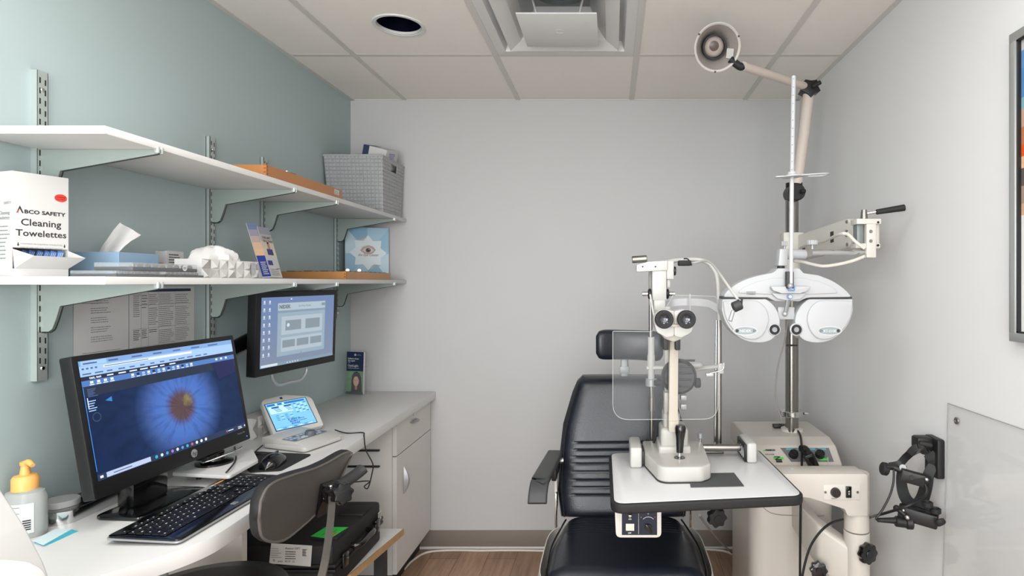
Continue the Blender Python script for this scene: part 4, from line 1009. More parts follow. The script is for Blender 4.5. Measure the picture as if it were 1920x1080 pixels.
b = MB(); b.prism(rrect(.205, .012, .222, .025, .002), 0, .0006, FT_ @ Matrix.Translation((0, 0, .0135)), M_silver); b.text(FT_, 'hp', .2135, .0155, .008, M_ink, 'CENTER', lift=.0145, shear=.3); b.rect(FT_, .375, .022, .045, .0022, M_silver, .0138); b.build('badge', t, smooth=False)
# mouse pad + mouse
tag(MB().prism(rpoly([(-1.016, 1.968), (-1.024, 1.800), (-1.112, 1.785), (-1.235, 1.93), (-1.228, 2.0)], .012), ZT, ZT+.004, None, mat('mouse_pad_cloth', '262627', .75)).build('mouse_pad'), 'black mouse pad between the keyboard and the console', 'mouse pad')
t = thing('mouse', (-1.078, 1.845, ZT+.004), 'glossy black computer mouse on the mouse pad', 'mouse')
F = Matrix.Translation((-1.078, 1.850, ZT+.004)) @ Matrix.Rotation(math.radians(8), 4, 'Z')
b = MB(); rows = []
for i in range(13):
    v_ = i/12; y = -.056+.112*v_; hw = .032*math.sqrt(max(0, 1-(2*v_-1)**4))*(.9+.1*v_); hh = .037*math.sin(PI*(.12+.80*v_))**.8*(1 if 0 < i < 12 else .1)
    rows.append([V((hw*math.cos(PI*k/12), y, max(0, hh*math.sin(PI*k/12)**.75))) for k in range(13)])
b.grid(rows, M_blackg, M=F @ Matrix.Rotation(0, 4, 'Z')); b.build('shell', t, ang=80)
MB().box((-.0035, .018, .030), (.0035, .036, .0365), M_dark, r=.0015, M=F).build('wheel', t)
# monitor riser with black clamp base
t = thing('monitor_riser', (-1.27, 1.80, ZT), 'small white riser shelf behind the keyboard carrying a black base', 'riser')
r0 = [PZ(322, 886, ZT+.036), PZ(430, 892, ZT+.036), PZ(484, 862, ZT+.036), PZ(474, 842, ZT+.036), PZ(385, 850, ZT+.036)]
b = MB(); b.prism(rpoly([(p.x, p.y) for p in r0], .01), ZT+.026, ZT+.036, None, M_white, bev=.001); b.build('top', t)
for p in (r0[0], r0[1], r0[3]): 
    c_ = (p-sum(r0, V())/5)*.5+sum(r0, V())/5; MB().cyl((c_.x, c_.y, ZT), (c_.x, c_.y, ZT+.026), .007, M_dark, seg=12).build('leg', t)
cc = PZ(402, 868, ZT+.036); cc = V((cc.x, cc.y, ZT+.036))
t = thing('stand_base', cc, 'round black stand base with chrome ring on the white riser', 'stand')
b = MB(); b.lathe([(0, 0), (.050, 0), (.050, .006), (.030, .012), (.026, .030), (.020, .032), (0, .032)], Matrix.Translation(cc), M_blackg, 40); b.build('base', t)
b = MB(); b.box((cc.x-.02, cc.y-.055, cc.z+.022), (cc.x+.02, cc.y+.02, cc.z+.036), M_black, r=.004); b.build('bracket', t)
b = MB(); b.tube([cc+V((-.04, .0, .012)), cc+V((0, -.045, .016)), cc+V((.05, .01, .03)), cc+V((.045, .06, .03))], .0035, M_chrome, smooth=6); b.build('chrome_loop', t)
# pump bottle
pb = PZ(50, 1003, ZT); pb = V((-1.357, 1.345, ZT))
t = thing('pump_bottle', pb, 'clear hand sanitizer bottle with an orange pump at the left end of the counter', 'bottle')
M_gel = mat('gel_plastic', 'c9cdca', .12, trans=.45, ior=1.2, alpha=1)
b = MB(); b.lathe([(0, 0), (.040, 0), (.0425, .005), (.0425, .088), (.037, .102), (.017, .110), (.017, .116), (0, .116)], Matrix.Translation(pb), M_gel, 40, sy=.78); b.build('bottle_body', t)
M_or = mat('orange_pump', 'ecb063', .35)
b = MB(); b.lathe([(.024, .106), (.024, .133), (.020, .139), (.010, .141), (.0075, .160), (.0095, .163), (.0095, .170), (0, .172)], Matrix.Translation(pb), M_or, 32)
b.tube([pb+V((0, 0, .165)), pb+V((.012, -.004, .170)), pb+V((.026, -.009, .164))], lambda q: .008-.003*q, M_or, seg=12); b.build('pump', t)
b = MB(); Fq = frame(pb+V((.0, 0, 0)), V((.75, .66, 0)), (0, 0, 1)); rows = []
lab_n = 12
for zz in (.014, .082):
    rows.append([pb+V((.0435*math.cos(a_), .0345*math.sin(a_), zz)) for a_ in [math.radians(-125+k*95/lab_n) for k in range(lab_n+1)]])
b.grid(rows, mat('bottle_label', 'bfc1c0', .5)); 
for k in range(13):
    zz = .020+k*.0045; a0, a1 = math.radians(-120), math.radians(-120+55-10*(k % 3)); 
    b.grid([[pb+V((.0441*math.cos(a0+(a1-a0)*q/6), .0351*math.sin(a0+(a1-a0)*q/6), z_)) for q in range(7)] for z_ in (zz, zz+.0015)], M_grayink)
for k in range(5):
    a0 = math.radians(-58); a1 = math.radians(-38); zz = .022+k*.005; b.grid([[pb+V((.0441*math.cos(a0+(a1-a0)*q/3), .0351*math.sin(a0+(a1-a0)*q/3), z_)) for q in range(4)] for z_ in (zz, zz+.003)], M_ink)
b.build('label', t)
# round container and glossy tray behind the monitor
t = thing('lidded_jar', (-1.345, 1.455, ZT), 'clear round jar with a grey lid beside the pump bottle', 'jar')
c_ = V((-1.356, 1.432, ZT+.0032)); MB().lathe([(0, 0), (.032, 0), (.034, .004), (.034, .030), (.032, .032), (0, .032)], Matrix.Translation(c_), mat('clear_jar', 'd0d0ce', .1, trans=.6, ior=1.25), 36).build('jar_body', t)
MB().lathe([(.031, .032), (.036, .034), (.036, .046), (.034, .048), (0, .048)], Matrix.Translation(c_), mat('grey_lid', 'a5a6a5', .45), 36).build('lid', t)
t = thing('instrument_tray', (-1.31, 1.60, ZT), 'long chrome and black tray along the wall behind the monitor', 'tray')
tr = [(-1.399, 1.405), (-1.34, 1.39), (-1.31, 1.41), (-1.312, 1.50), (-1.318, 1.80), (-1.399, 1.83)]
b = MB(); rp_ = rpoly(tr, .02)
b.sweep([V((p[0], p[1], ZT+.001)) for p in rp_], [(-.001, 0), (.001, 0), (.001, .030), (-.001, .030)], M_chrome, closed=True); b.prism(rp_, ZT+.0, ZT+.003, None, M_chrome); b.build('chrome_tray', t)
b = MB(); b.box((-1.395, 1.56, ZT+.0035), (-1.335, 1.80, ZT+.044), M_blackg, r=.006); b.build('contents', t)
# teal sticky notes
t = thing('sticky_pad', (-1.23, 1.40, ZT), 'teal fanned paper pad lying on the counter near the bottle', 'paper pad')
A, B_, C_, D_ = PZ(64, 1018, ZT), PZ(88, 1023, ZT), PZ(147, 996, ZT), PZ(104, 996, ZT)
b = MB()
for k in range(5):
    o_ = k*.0011; q = [(A.x+.004*math.sin(k), A.y), (B_.x, B_.y-.002*k), (C_.x-.004*k, C_.y), (D_.x, D_.y)]
    b.prism(q, ZT+o_, ZT+o_+.0010, None, mat('teal_paper', '55b5c6', .6) if k < 4 else mat('teal_paper_white_top', 'cfe0e4', .6))
b.build('pad', t, smooth=False)
# brochure holder
t = thing('brochure_holder', (-1.33, 3.04, ZT), 'clear holder with dry eye leaflets at the back corner of the counter', 'brochure holder')
p0, p1 = PZ(651, 739, ZT), PZ(683, 739, ZT); p0 = V((-1.392, 3.045, ZT)); p1 = V((-1.293, 3.02, ZT)); F = frame(p0, p1-p0, V((.0, .035, 1)))
Wb = (p1-p0).length; Hb = .222
b = MB(); b.box((0, .003, -.012), (Wb, Hb, 0), M_card, M=F); b.build('leaflets', t, smooth=False)
b = MB(); b.rect(F, 0, .122, Wb, .100, M_navy, .0005); b.rect(F, 0, .012, Wb, .110, mat('leaf_green_print', '6f9a72', .6, noise=.5, nscale=40), .0005); b.rect(F, .0, .003, Wb, .012, mat('dark_footer', '3a3a3c', .6), .0006)
b.disc(F, .052, .207, .006, M_card, .001); b.text(F, 'LUMENIS', .061, .2045, .0065, M_card, lift=.001); b.text(F, 'Suffering from', .008, .183, .0115, M_card, lift=.001, bold=.0004); b.text(F, 'dry eyes?', .008, .172, .0115, M_card, lift=.001, bold=.0004); b.rect(F, .008, .165, .015, .002, M_card, .001)
b.text(F, 'OptiLight', .008, .145, .0165, M_card, lift=.001, bold=.0003); b.rect(F, .008, .136, .068, .0018, M_card, .001)
hx, hy = .060, .068
hair = mat('dark_brown_hair_print', '2b1d1c', .6); skin = mat('face_print', 'e2b09a', .6)
b.poly(F, [(.030, .013), (.033, .04), (.032, .07), (.036, .100), (.048, .117), (.064, .120), (.080, .112), (.090, .09), (.094, .05), (.096, .013)], hair, .001)
b.disc(F, .060, .070, .0165, skin, .0014, ry=.0255); b.poly(F, [(.052, .05), (.068, .05), (.066, .02), (.054, .02)], mat('neck_print', 'b07b66', .6), .0012)
b.poly(F, [(.036, .013), (.048, .03), (.060, .024), (.074, .03), (.086, .013)], mat('dark_top_print', '332c2c', .7), .0016)
for s_ in (-1, 1): b.disc(F, .060+s_*.0065, .075, .0022, hair, .0018, ry=.0012); b.rect(F, .060+s_*.0065-.003, .0785, .006, .001, hair, .0018)
b.poly(F, [(.054, .0605), (.066, .0605), (.0635, .0565), (.0565, .0565)], M_card, .0018); b.rect(F, .0592, .064, .0018, .008, mat('neck_print', 'b07b66', .6), .0018)
b.build('cover_print', t, smooth=False)
b = MB(); M_cl = clear('clear_acrylic_holder', 'ccd2d6', .06)
b.box((-.004, 0, .003), (Wb+.002, .115, .0045), M_cl, M=F); b.box((-.004, 0, -.03), (Wb+.028, .185, -.0285), M_cl, M=F); b.box((Wb+.0015, 0, -.03), (Wb+.003, .15, .004), M_cl, M=F); b.build('acrylic_pocket', t, smooth=False)
# near white device at lower left
t = thing('white_device', (-.93, .93, .80), 'rounded white plastic device housing cut off by the lower left corner', 'device')
M_dev = mat('device_white', 'c8c7c5', .35)
b = MB()
Yd_ = 1.0
pts = [P(-60, 868, Yd_), P(-4, 906, Yd_), P(48, 985, Yd_), P(83, 1052, Yd_), P(108, 1120, Yd_), P(-60, 1120, Yd_)]
F = frame(P(-60, 1120, Yd_), (1, 0, 0), (0, 0, 1)); lq = [F.inverted() @ p for p in pts]
b.prism(rpoly([(p.x, p.y) for p in lq], [0.01, .05, .05, .05, .01, .01]), 0, .12, F, M_dev, bev=.012, seg=4); b.build('upper_shell', t, ang=50)
pts = [P(-60, 1046, .875), P(20, 1046, .875), P(58, 1050, .875), P(88, 1066, .875), P(105, 1120, .875), P(-60, 1120, .875)]
F = frame(P(-60, 1120, .875), (1, 0, 0), (0, 0, 1)); lq = [F.inverted() @ p for p in pts]
b = MB(); b.prism(rpoly([(p.x, p.y) for p in lq], [0.01, .03, .03, .03, .01, .01]), 0, .06, F, M_dev, bev=.01, seg=4); b.build('lower_shell', t, ang=50)
tag(MB().box((-1.05, .82, 0), (-.93, 1.02, .86), M_dev, r=.02).build('pedestal'), 'white pedestal under the device at the lower left corner', 'pedestal')

# cables on the desk
def cable(name, pts, r, m, lab, cat='cable', group=None):
    b = MB(); b.tube(pts, r, m, seg=8, smooth=6); return tag(b.build(name), lab, cat, group)
zc = ZT+.003
cable('cable', [PZ(628, 806, ZT+.012), PZ(650, 812, zc), PZ(680, 811, zc), V((-.9375, 2.20, ZT-.001+.004)), V((-.930, 2.20, ZT-.05)), P(699, 870, 2.2), P(697, 890, 2.2), P(690, 915, 2.2), P(683, 912, 2.2), P(692, 902, 2.2), P(655, 905, 2.2)], .0022, M_cable, 'thin black cable from the console hanging over the counter edge')
cable('cable', [PZ(440, 838, zc), PZ(442, 862, ZT+.041), PZ(425, 885, zc+.037), P(415, 893, 1.80), PZ(385, 925, zc)], .0025, M_cable, 'black cable looping off the white riser behind the keyboard')
cable('cable', [PZ(492, 835, zc+.004), PZ(476, 850, ZT+.006), PZ(485, 852, ZT+.007), PZ(500, 850, ZT+.008)], .002, M_cable, 'short black cable beside the mouse pad')

# ================================================================== DESK CHAIR
t = thing('swivel_chair', (-.72, 1.45, 0), 'black swivel chair with a worn curved backrest seen from behind', 'chair')
# backrest silhouette sheet, near end left, far end right (seen from behind)
def YY(x): return 1.30+(x-480)/180*.40
topl = [(489, 940), (500, 917), (516, 904), (536, 896), (560, 888), (590, 879), (618, 866), (640, 853), (653, 848), (660, 850)]
botl = [(486, 975), (490, 1003), (502, 1014), (520, 1016), (538, 1010), (560, 993), (590, 966), (618, 935), (642, 890), (658, 856)]
rows_o = []; NV = 8
for k in range(NV+1):
    v_ = k/NV; row = []
    for (a_, c_) in zip(topl, botl):
        x = a_[0]+(c_[0]-a_[0])*v_; y = a_[1]+(c_[1]-a_[1])*v_
        p = P(x, y, YY(x)+.0*v_); d = (p-EYE).normalized(); p += d*(.012*(2*v_-1)**2)
        row.append(p)
    rows_o.append(catmull(row, 3))
M_shell = mat('worn_grey_brown_shell', '45413e', .55, noise=.12, nscale=25, bump=.15, bscale=60); M_pad = mat('black_backrest_fabric', '1f1e1f', .7, bump=.3, bscale=300)
b = MB(); b.grid(rows_o, M_shell, thick=.004); b.build('back_shell', t, ang=60)
# cushion behind the shell: thicker, slightly larger
off = V((-.86, .5, 0)).normalized()
cenr = sum([p for r in rows_o for p in r], V())/(len(rows_o)*len(rows_o[0]))
ring = rows_o[0]+[r[-1] for r in rows_o[1:]]+rows_o[-1][::-1][1:]+[r[0] for r in rows_o[::-1][1:-1]]
b = MB(); rr_ = []
for s_, d_ in ((1.0, .002), (1.035, .008), (1.045, .022), (1.03, .036), (.96, .042)):
    rr_.append([cenr+(p-cenr)*s_+off*d_ for p in ring])
b.grid([list(r) for r in rr_], M_pad, close=True)
rows_in = [[cenr+(p-cenr)*.96+off*.042 for p in r] for r in rows_o]; b.grid(rows_in, M_pad)
b.build('back_cushion', t, ang=60)
b = MB(); 
b.tube([p+off*.001 for p in ring]+[ring[0]], .0035, mat('worn_piping', '57524e', .6), seg=8, smooth=0); b.build('piping', t)
# mounting bracket + knob
bp = P(622, 935, 1.555); bq = P(600, 960, 1.53)
Fm = frame(P(604, 935, 1.555), P(640, 918, 1.60)-P(604, 935, 1.555), P(604, 905, 1.55)-P(604, 935, 1.555))
b = MB(); b.prism(rpoly([(-.022, -.045), (.012, -.045), (.040, .012), (.036, .038), (.0, .042)], .004), -.004, .006, Fm, M_blackg, bev=.001)
for (x, y) in ((.004, .0), (.022, .028)): b.sphere(Fm @ V((x, y, .008)), .0045, M_chrome)
b.box((.0, -.01, .004), (.034, .026, .026), M_blackg, r=.005, M=Fm)
b.build('back_bracket', t)
kc = P(640, 925, 1.50); ax = (EYE-kc).normalized()*.75+V((.6, 0, 0)); ax.normalize(); Fk = axisframe(kc, ax)
b = MB(); n_ = 7; pts = []
for k in range(56):
    a_ = 2*PI*k/56; r_ = .026+.0028*math.cos(n_*a_); pts.append((r_*math.cos(a_), r_*math.sin(a_)))
b.prism(pts, -.010, .014, Fk, M_blackg, bev=.004); b.cyl(kc-ax*.01, kc-ax*.05, .009, M_black); b.build('knob', t)
b = MB(); j0 = P(622, 952, 1.53); j1 = P(601, 1090, 1.42); b.tube([j0+V((0, 0, .03)), j0, j0.lerp(j1, .5)+V((.004, 0, 0)), j1, V((-.75, 1.39, .55))], .019, mat('worn_steel', '8b8680', .35, metal=.9), seg=4, smooth=4, flat=.45); b.build('back_bar', t)
# seat
sc_ = V((-.80, 1.32, 0)); 
b = MB(); zs_ = .637
b.lathe([(0, zs_-.075), (.18, zs_-.075), (.205, zs_-.06), (.215, zs_-.03), (.205, zs_-.006), (.15, zs_+.004), (0, zs_)], Matrix.Translation((-1.05, 1.47, 0)), mat('black_vinyl_seat', '1b1c1f', .35, bump=.1), 48); b.build('seat', t, ang=60)
b = MB(); b.cyl((-1.05, 1.47, .10), (-1.05, 1.47, zs_-.07), .025, M_chrome); b.build('gas_post', t)
b = MB(); b.box((-1.05, 1.36, zs_-.10), (-.74, 1.41, zs_-.078), M_black) ; b.build('seat_bracket', t)
for k in range(5):
    a_ = k*2*PI/5; d = V((math.cos(a_), math.sin(a_), 0)); cc_ = V((-1.05, 1.47, 0))
    if (cc_+d*.27).x < -1.2: pass
    b = MB(); b.tube([cc_+V((0, 0, .11)), cc_+d*.14+V((0, 0, .095)), cc_+d*.24+V((0, 0, .06))], .018, M_black, seg=8); lg = b.build('leg', t)
    b = MB(); b.cyl(cc_+d*.24+V((-.012, 0, .028)), cc_+d*.24+V((.012, 0, .028)), .028, M_black); b.build('caster', lg)
# charcoal armrest of the chair
b = MB(); b.tube([P(630, 912, 1.62), P(648, 903, 1.66), P(668, 889, 1.70), P(680, 879, 1.72)], .020, M_dark, seg=14, flat=.75); b.build('armrest', t)

# ================================================================== EXAM CHAIR
t = thing('exam_chair', (.046, 2.15, 0), 'navy black padded patient examination chair with ribbed backrest', 'chair')
XC = .046
def lerpk(ks, v):
    for (a, x0), (b_, x1) in zip(ks, ks[1:]):
        if v <= b_: return x0+(x1-x0)*(v-a)/(b_-a)
    return ks[-1][1]
gz = [.800, .773, .747, .722, .693, .664, .637, .611]
NU, NVv = 40, 150
rows = []
for j in range(NVv+1):
    v_ = j/NVv; z = .520+.525*v_; hw = lerpk([(0, .242), (.18, .258), (.4, .256), (.65, .243), (.88, .208), (.96, .190), (1, .168)], v_)
    yb = 2.270+.135*v_; row = []
    for i in range(NU+1):
        u_ = -1+2*i/NU
        e = (1-abs(u_)**7)**.6*(1-abs(2*v_-1)**22)**.6
        off_ = .055*e-.010*math.cos(u_*PI/2)
        if abs(u_) < .80:
            for g in gz: off_ -= .005*math.exp(-((z-g)/.0028)**2)*min(1, (.80-abs(u_))/.05)
        row.append(V((XC+hw*u_, yb-off_, z)))
    rows.append(row)
b = MB(); b.grid(rows, M_leather)
ring = rows[0]+[r[-1] for r in rows[1:]]+rows[-1][::-1][1:]+[r[0] for r in rows[::-1][1:-1]]
b.grid([ring, [p+V((0, .045, 0)) for p in ring]], M_leather, close=True)
back = b.build('backrest', t, ang=60)
b = MB(); b.tube([V((XC-hw_*.93, 2.270+.135*v_-.050, .520+.525*v_)) for v_, hw_ in ((.03, .244), (.2, .258), (.4, .256), (.65, .243), (.88, .208), (.97, .19))], .0035, M_piping, seg=8)
b.build('piping', back); b = MB(); b.tube([V((XC+hw_*.93, 2.270+.135*v_-.050, .520+.525*v_)) for v_, hw_ in ((.03, .244), (.2, .258), (.4, .256), (.65, .243), (.88, .208), (.97, .19))], .0035, M_piping, seg=8); b.build('piping', back)
# cream back shell
b = MB(); rr_ = []
for j in range(13):
    v_ = j/12*.94; hw_ = lerpk([(0, .250), (.18, .267), (.4, .262), (.65, .238), (.88, .200), (1, .168)], v_); yb = 2.318+.135*v_
    rr_.append([V((XC+hw_*math.sin(a_), yb+.06*math.cos(a_), .50+.525*v_)) for a_ in [PI*(-.5+k/16) for k in range(17)]])
b.grid(rr_, M_cream2, thick=.004); b.build('back_shell', t, ang=60)
# seat
gy = [2.205, 2.182, 2.160, 2.138, 2.117, 2.097]
rows = []
for j in range(131):
    v_ = j/130
    hw = lerpk([(0, .255), (.15, .268), (.55, .268), (.85, .245), (1, .235)], v_); row = []
    y = 1.775+.46*v_
    for i in range(NU+1):
        u_ = -1+2*i/NU
        nose = max(0, (.16-v_)/.16); zt_ = .536-.075*nose**2.0-.004*math.cos(u_*PI/2)
        e = (1-abs(u_)**8)**.55; z = .455+(zt_-.455)*e
        if abs(u_) < .80 and v_ > .5:
            for g in gy: z -= .0035*math.exp(-((y-g)/.004)**2)*min(1, (.80-abs(u_))/.06)
        row.append(V((XC+hw*u_, y, z)))
    rows.append(row)
b = MB(); b.grid(rows, M_leather); ring = rows[0]+[r[-1] for r in rows[1:]]+rows[-1][::-1][1:]+[r[0] for r in rows[::-1][1:-1]]
b.grid([ring, [V((p.x*.98+XC*.02, max(p.y, 1.79), .415)) for p in ring]], M_leather, close=True); seat = b.build('seat', t, ang=60)
for s_ in (-1, 1):
    b = MB(); b.tube([V((XC+s_*hw_*.945, 1.775+.46*v_, zz)) for v_, hw_, zz in ((.0, .255, .449), (.05, .26, .490), (.12, .266, .517), (.2, .268, .524), (.5, .268, .524), (.85, .245, .524), (1, .235, .52))], .0035, M_piping, seg=8); b.build('piping', seat)
b = MB(); rr_ = []
for (s_, z) in ((1.07, .50), (1.10, .46), (1.08, .40), (.95, .36), (.80, .34)):
    rr_.append([V((XC+.265*s_*math.copysign(abs(math.sin(a_))**.45, math.sin(a_)), 2.01+.235*s_*math.copysign(abs(math.cos(a_))**.45, math.cos(a_)), z)) for a_ in [2*PI*k/64 for k in range(64)]])
b.grid(rr_, M_cream2, thick=.003, close=True); b.build('seat_shell', t, ang=60)
b = MB(); b.cyl((XC, 2.05, .02), (XC, 2.05, .36), .085, M_cream2, r1=.075, bev=.004); b.box((XC-.16, 1.92, .33), (XC+.16, 2.17, .37), M_cream2, r=.01); b.build('column', t)
b = MB(); b.prism(rrect(XC-.24, 1.80, XC+.24, 2.30, .10), 0.0, .03, None, M_cream2, bev=.006); b.build('base_plate', t)
b = MB(); b.box((XC-.15, 1.62, .10), (XC+.15, 1.78, .12), M_rubber, r=.006, M=None); b.box((XC-.03, 1.75, .11), (XC+.03, 1.90, .34), M_cream2, r=.005); b.build('footrest', t)
# hinge plates
for s_ in (-1, 1):
    b = MB(); b.box((XC+s_*.262-.004, 2.24, .47), (XC+s_*.262+.004, 2.285, .62), M_chrome, r=.002); b.build('hinge', t)
# headrest
M_pst = mat('dull_cast_metal', '8e9091', .45, metal=.3)
b = MB(); rows = []
hc = P(1180, 647, 2.40)
for i in range(25):
    u_ = -1+2*i/24; e = (1-abs(u_)**8)**.5; row = []
    cx_ = hc.x+.137*u_; cy_ = hc.y+.012-.030*u_*u_*1.1; hz = .061*(.55+.45*e)+.003*u_*u_
    for k in range(24):
        a_ = 2*PI*k/24; row.append(V((cx_, cy_+.040*(.4+.6*e)*math.copysign(abs(math.cos(a_))**.7, math.cos(a_)), hc.z-.004*u_+hz*math.copysign(abs(math.sin(a_))**.6, math.sin(a_)))))
    rows.append(row)
b.grid(rows, M_leather, close=True); b.grid([rows[0], [sum(rows[0], V())/24]*24], M_leather, close=True); b.grid([rows[-1], [sum(rows[-1], V())/24]*24], M_leather, close=True)
b.build('headrest', t, ang=70)
b = MB(); b.box((hc.x-.035, hc.y+.035, hc.z-.09), (hc.x-.003, hc.y+.047, hc.z+.02), M_pst, r=.002); b.box((hc.x-.034, hc.y+.010, 1.03), (hc.x-.006, hc.y+.035, hc.z-.055), M_pst, r=.004); b.box((hc.x-.040, hc.y+.008, 1.055), (hc.x-.0, hc.y+.034, 1.085), M_pst, r=.004); b.build('headrest_post', t)
# armrests
M_arm = mat('charcoal_armrest', '3b3c3d', .45, bump=.1)
def armrest(s_):
    b = MB(); pr = [(.245, 2.325, .752), (.262, 2.02, .757), (.266, 1.985, .752), (.268, 1.95, .728), (.268, 1.928, .700)]
    path = [V((XC+s_*(x+.025), y, z)) for x, y, z in pr]
    prof = rrect(-.032, -.010, .032, .010, .008, 3)
    b.sweep(catmull(path, 4), prof, M_arm); o = b.build('armrest', t, ang=50)
    b = MB(); xx = XC+s_*.262; b.box((xx-.006, 2.14, .70), (xx+.012, 2.30, .742), M_black, r=.004); b.box((xx-.008, 2.26, .55), (xx+.004, 2.30, .74), M_cream2, r=.004); b.cyl((XC+s_*.235, 2.28, .735), (XC+s_*.275, 2.28, .735), .013, M_chrome); b.build('bracket', o)
armrest(-1)

# ================================================================== REFRACTION STAND
t = thing('instrument_stand', (.72, 2.45, 0), 'tall cream instrument stand with control console, chrome pole and swing table', 'medical stand')
CB = MB(); CB.prism(rrect(.552, 2.285, .885, 2.72, .075, 8), .03, .700, None, M_cream, bev=.004); CB.prism(rrect(.545, 2.28, .892, 2.73, .08, 8), 0, .032, None, M_dark, bev=.004); CB.build('column', t, ang=50)
b = MB(); dk = mat('seam', '8d857c', .6); yy = 2.2845
b.tube([V((.552, 2.40, .63)), V((.558, 2.33, .615)), V((.59, 2.293, .555)), V((.64, 2.2845, .523)), V((.75, 2.2845, .517)), V((.83, 2.2865, .515)), V((.876, 2.32, .515))], .0016, dk, seg=6); b.build('seam', t)
# console: profile in (Y,Z) swept along X
Fc = Matrix(((0, 0, 1, 0), (1, 0, 0, 0), (0, 1, 0, 0), (0, 0, 0, 1)))    # (a,b,c) -> (c, a, b): a=Y, b=Z, c=X
b = MB(); prof = rpoly([(2.29, .700), (2.275, .706), (2.268, .722), (2.335, .779), (2.40, .797), (2.66, .797), (2.72, .78), (2.72, .700)], [0, .01, .012, .02, .03, .04, .03, 0], 4)
b.prism(prof, .556, .902, Fc, M_cream, bev=.014, seg=3); b.build('console', t, ang=50)
b = MB(); b.prism([(2.30, .66), (2.30, .702), (2.70, .702), (2.70, .66)], .568, .890, Fc, M_cream, bev=.005); b.build('console_neck', t)
pu = V((0, .067, .057)).normalized(); FC = frame((.568, 2.2725, .7260), (1, 0, 0), pu); PW, PH = .322, .072
bt = MB(); PN = mat('panel_grey', '6b6d6e', .5); GRN = mat('panel_green', '4fd04a', .5); CYN = mat('panel_cyan', '5fa3b4', .5)
bt.poly(FC, [(.135, .006), (.302, .006), (.300, .069), (.105, .069)], PN, .0012)
for k in range(4): bt.rect(FC, .128+k*.043, .059, .030, .008, CYN, .0016)
for k in range(3): bt.rect(FC, .140+k*.052, .0535, .012, .003, M_paper, .0016)
bt.poly(FC, [(.032, .055), (.044, .062), (.048, .055)], GRN, .0012); bt.text(FC, 'MARCO', .046, .0555, .0095, M_ink, lift=.0014, bold=.0008, sx=1.1); bt.text(FC, 'D E L U X E', .040, .037, .0065, M_ink, lift=.0014, bold=.0003, sx=1.05)
bt.rect(FC, .068, .018, .040, .009, GRN, .0012); bt.poly(FC, [(.072, .030), (.096, .030), (.096, .026), (.082, .018), (.100, .018), (.100, .013), (.074, .013), (.074, .018), (.088, .026), (.072, .026)], M_ink, .0016); bt.rect(FC, .076, .003, .024, .009, M_dark, .0012)
bt.poly(FC, rrect(.250, .012, .282, .021, .004), GRN, .0016)
bt.build('control_panel', t, smooth=False)
def knob(parent, F, r, h, m=M_black, name='knob', lobes=0, amp=.0):
    b = MB()
    if lobes:
        pts = [((r+amp*math.cos(lobes*a_))*math.cos(a_), (r+amp*math.cos(lobes*a_))*math.sin(a_)) for a_ in [2*PI*k/96 for k in range(96)]]
        b.prism(pts, 0, h, F, m, bev=min(.004, h*.3)); b.cyl((0, 0, h), (0, 0, h+.003), r*.45, m, M=F, bev=.001)
    else:
        b.lathe([(r*1.02, 0), (r, h*.2), (r*.9, h), (r*.75, h), (r*.7, h*.9), (0, h*.9)], F, m, 32); b.box((-r*.16, -r*.8, h*.85), (r*.16, r*.8, h*1.15), m, r=.001, M=F)
    return b.build(name, parent)
for x, a_ in ((.150, .4), (.202, .2), (.254, -.5)):
    knob(t, FC @ Matrix.Translation((x, .036, .001)) @ Matrix.Rotation(a_, 4, 'Z'), .0185, .016)
# pole
PXc, PYc = .775, 2.50
b = MB(); b.cyl((PXc, PYc, .79), (PXc, PYc, 1.83), .0275, M_steel, seg=48); b.build('pole', t)
b = MB(); b.cyl((PXc-.013, PYc-.034, .80), (PXc-.013, PYc-.034, 1.36), .014, M_steel, seg=32); b.build('rail', t)
b = MB(); b.lathe([(.048, .795), (.046, .806), (.034, .812), (0.028, .812)], Matrix.Translation((PXc, PYc, 0)), M_cream, 40); b.build('collar', t)
b = MB(); b.cyl((PXc-.004, PYc-.006, .862), (PXc-.004, PYc-.006, .886), .050, M_chrome, seg=40, bev=.003); b.cyl((PXc+.045, PYc-.02, .874), (PXc+.062, PYc-.02, .874), .006, M_chrome, seg=12); b.build('clamp_ring', t)
b = MB(); b.cyl((PXc-.013, PYc-.036, 1.165), (PXc-.013, PYc-.036, 1.170), .0165, M_black, seg=24); b.box((PXc-.040, PYc-.055, 1.164), (PXc+.006, PYc-.050, 1.171), M_black); b.build('cable_tie', t)
# parallel arm for the refractor
b = MB(); b.cyl((PXc, PYc, 1.46), (PXc, PYc, 1.64), .038, M_cream2, seg=40, bev=.004); b.box((PXc-.052, PYc-.055, 1.55), (PXc+.035, PYc+.0, 1.645), M_cream2, r=.006); b.build('arm_sleeve', t)
a0, a1 = V((PXc+.03, PYc-.045, 1.580)), P(1601, 437, 2.03); d = (a1-a0); L_ = d.length
FA = frame(a0, d, (0, 0, 1)); 
b = MB(); hb = .052
prof = rpoly([(-.025, -hb), (L_, -hb), (L_+.03, -hb*.4), (L_+.03, hb*.4), (L_, hb), (-.025, hb)], [.02, .03, .03, .03, .03, .02])
b.prism(prof, -.022, .022, FA, M_cream2, bev=.004); arm = b.build('refractor_arm', t, ang=50)
nn = FA.to_3x3() @ V((0, 0, 1)); sd = 1 if nn.dot(EYE-a0) > 0 else -1
b = MB()
for (x, y, r_) in ((L_-.008, .0, .013), (L_-.004, .040, .0065), (L_-.006, -.040, .0065), (.0, .035, .006), (.0, -.02, .010)):
    p = FA @ V((x, y, sd*.0215)); b.lathe([(r_, 0), (r_*.9, .003), (r_*.35, .003), (r_*.35, .001), (0, .001)], axisframe(p, nn*sd), M_steel, 20)
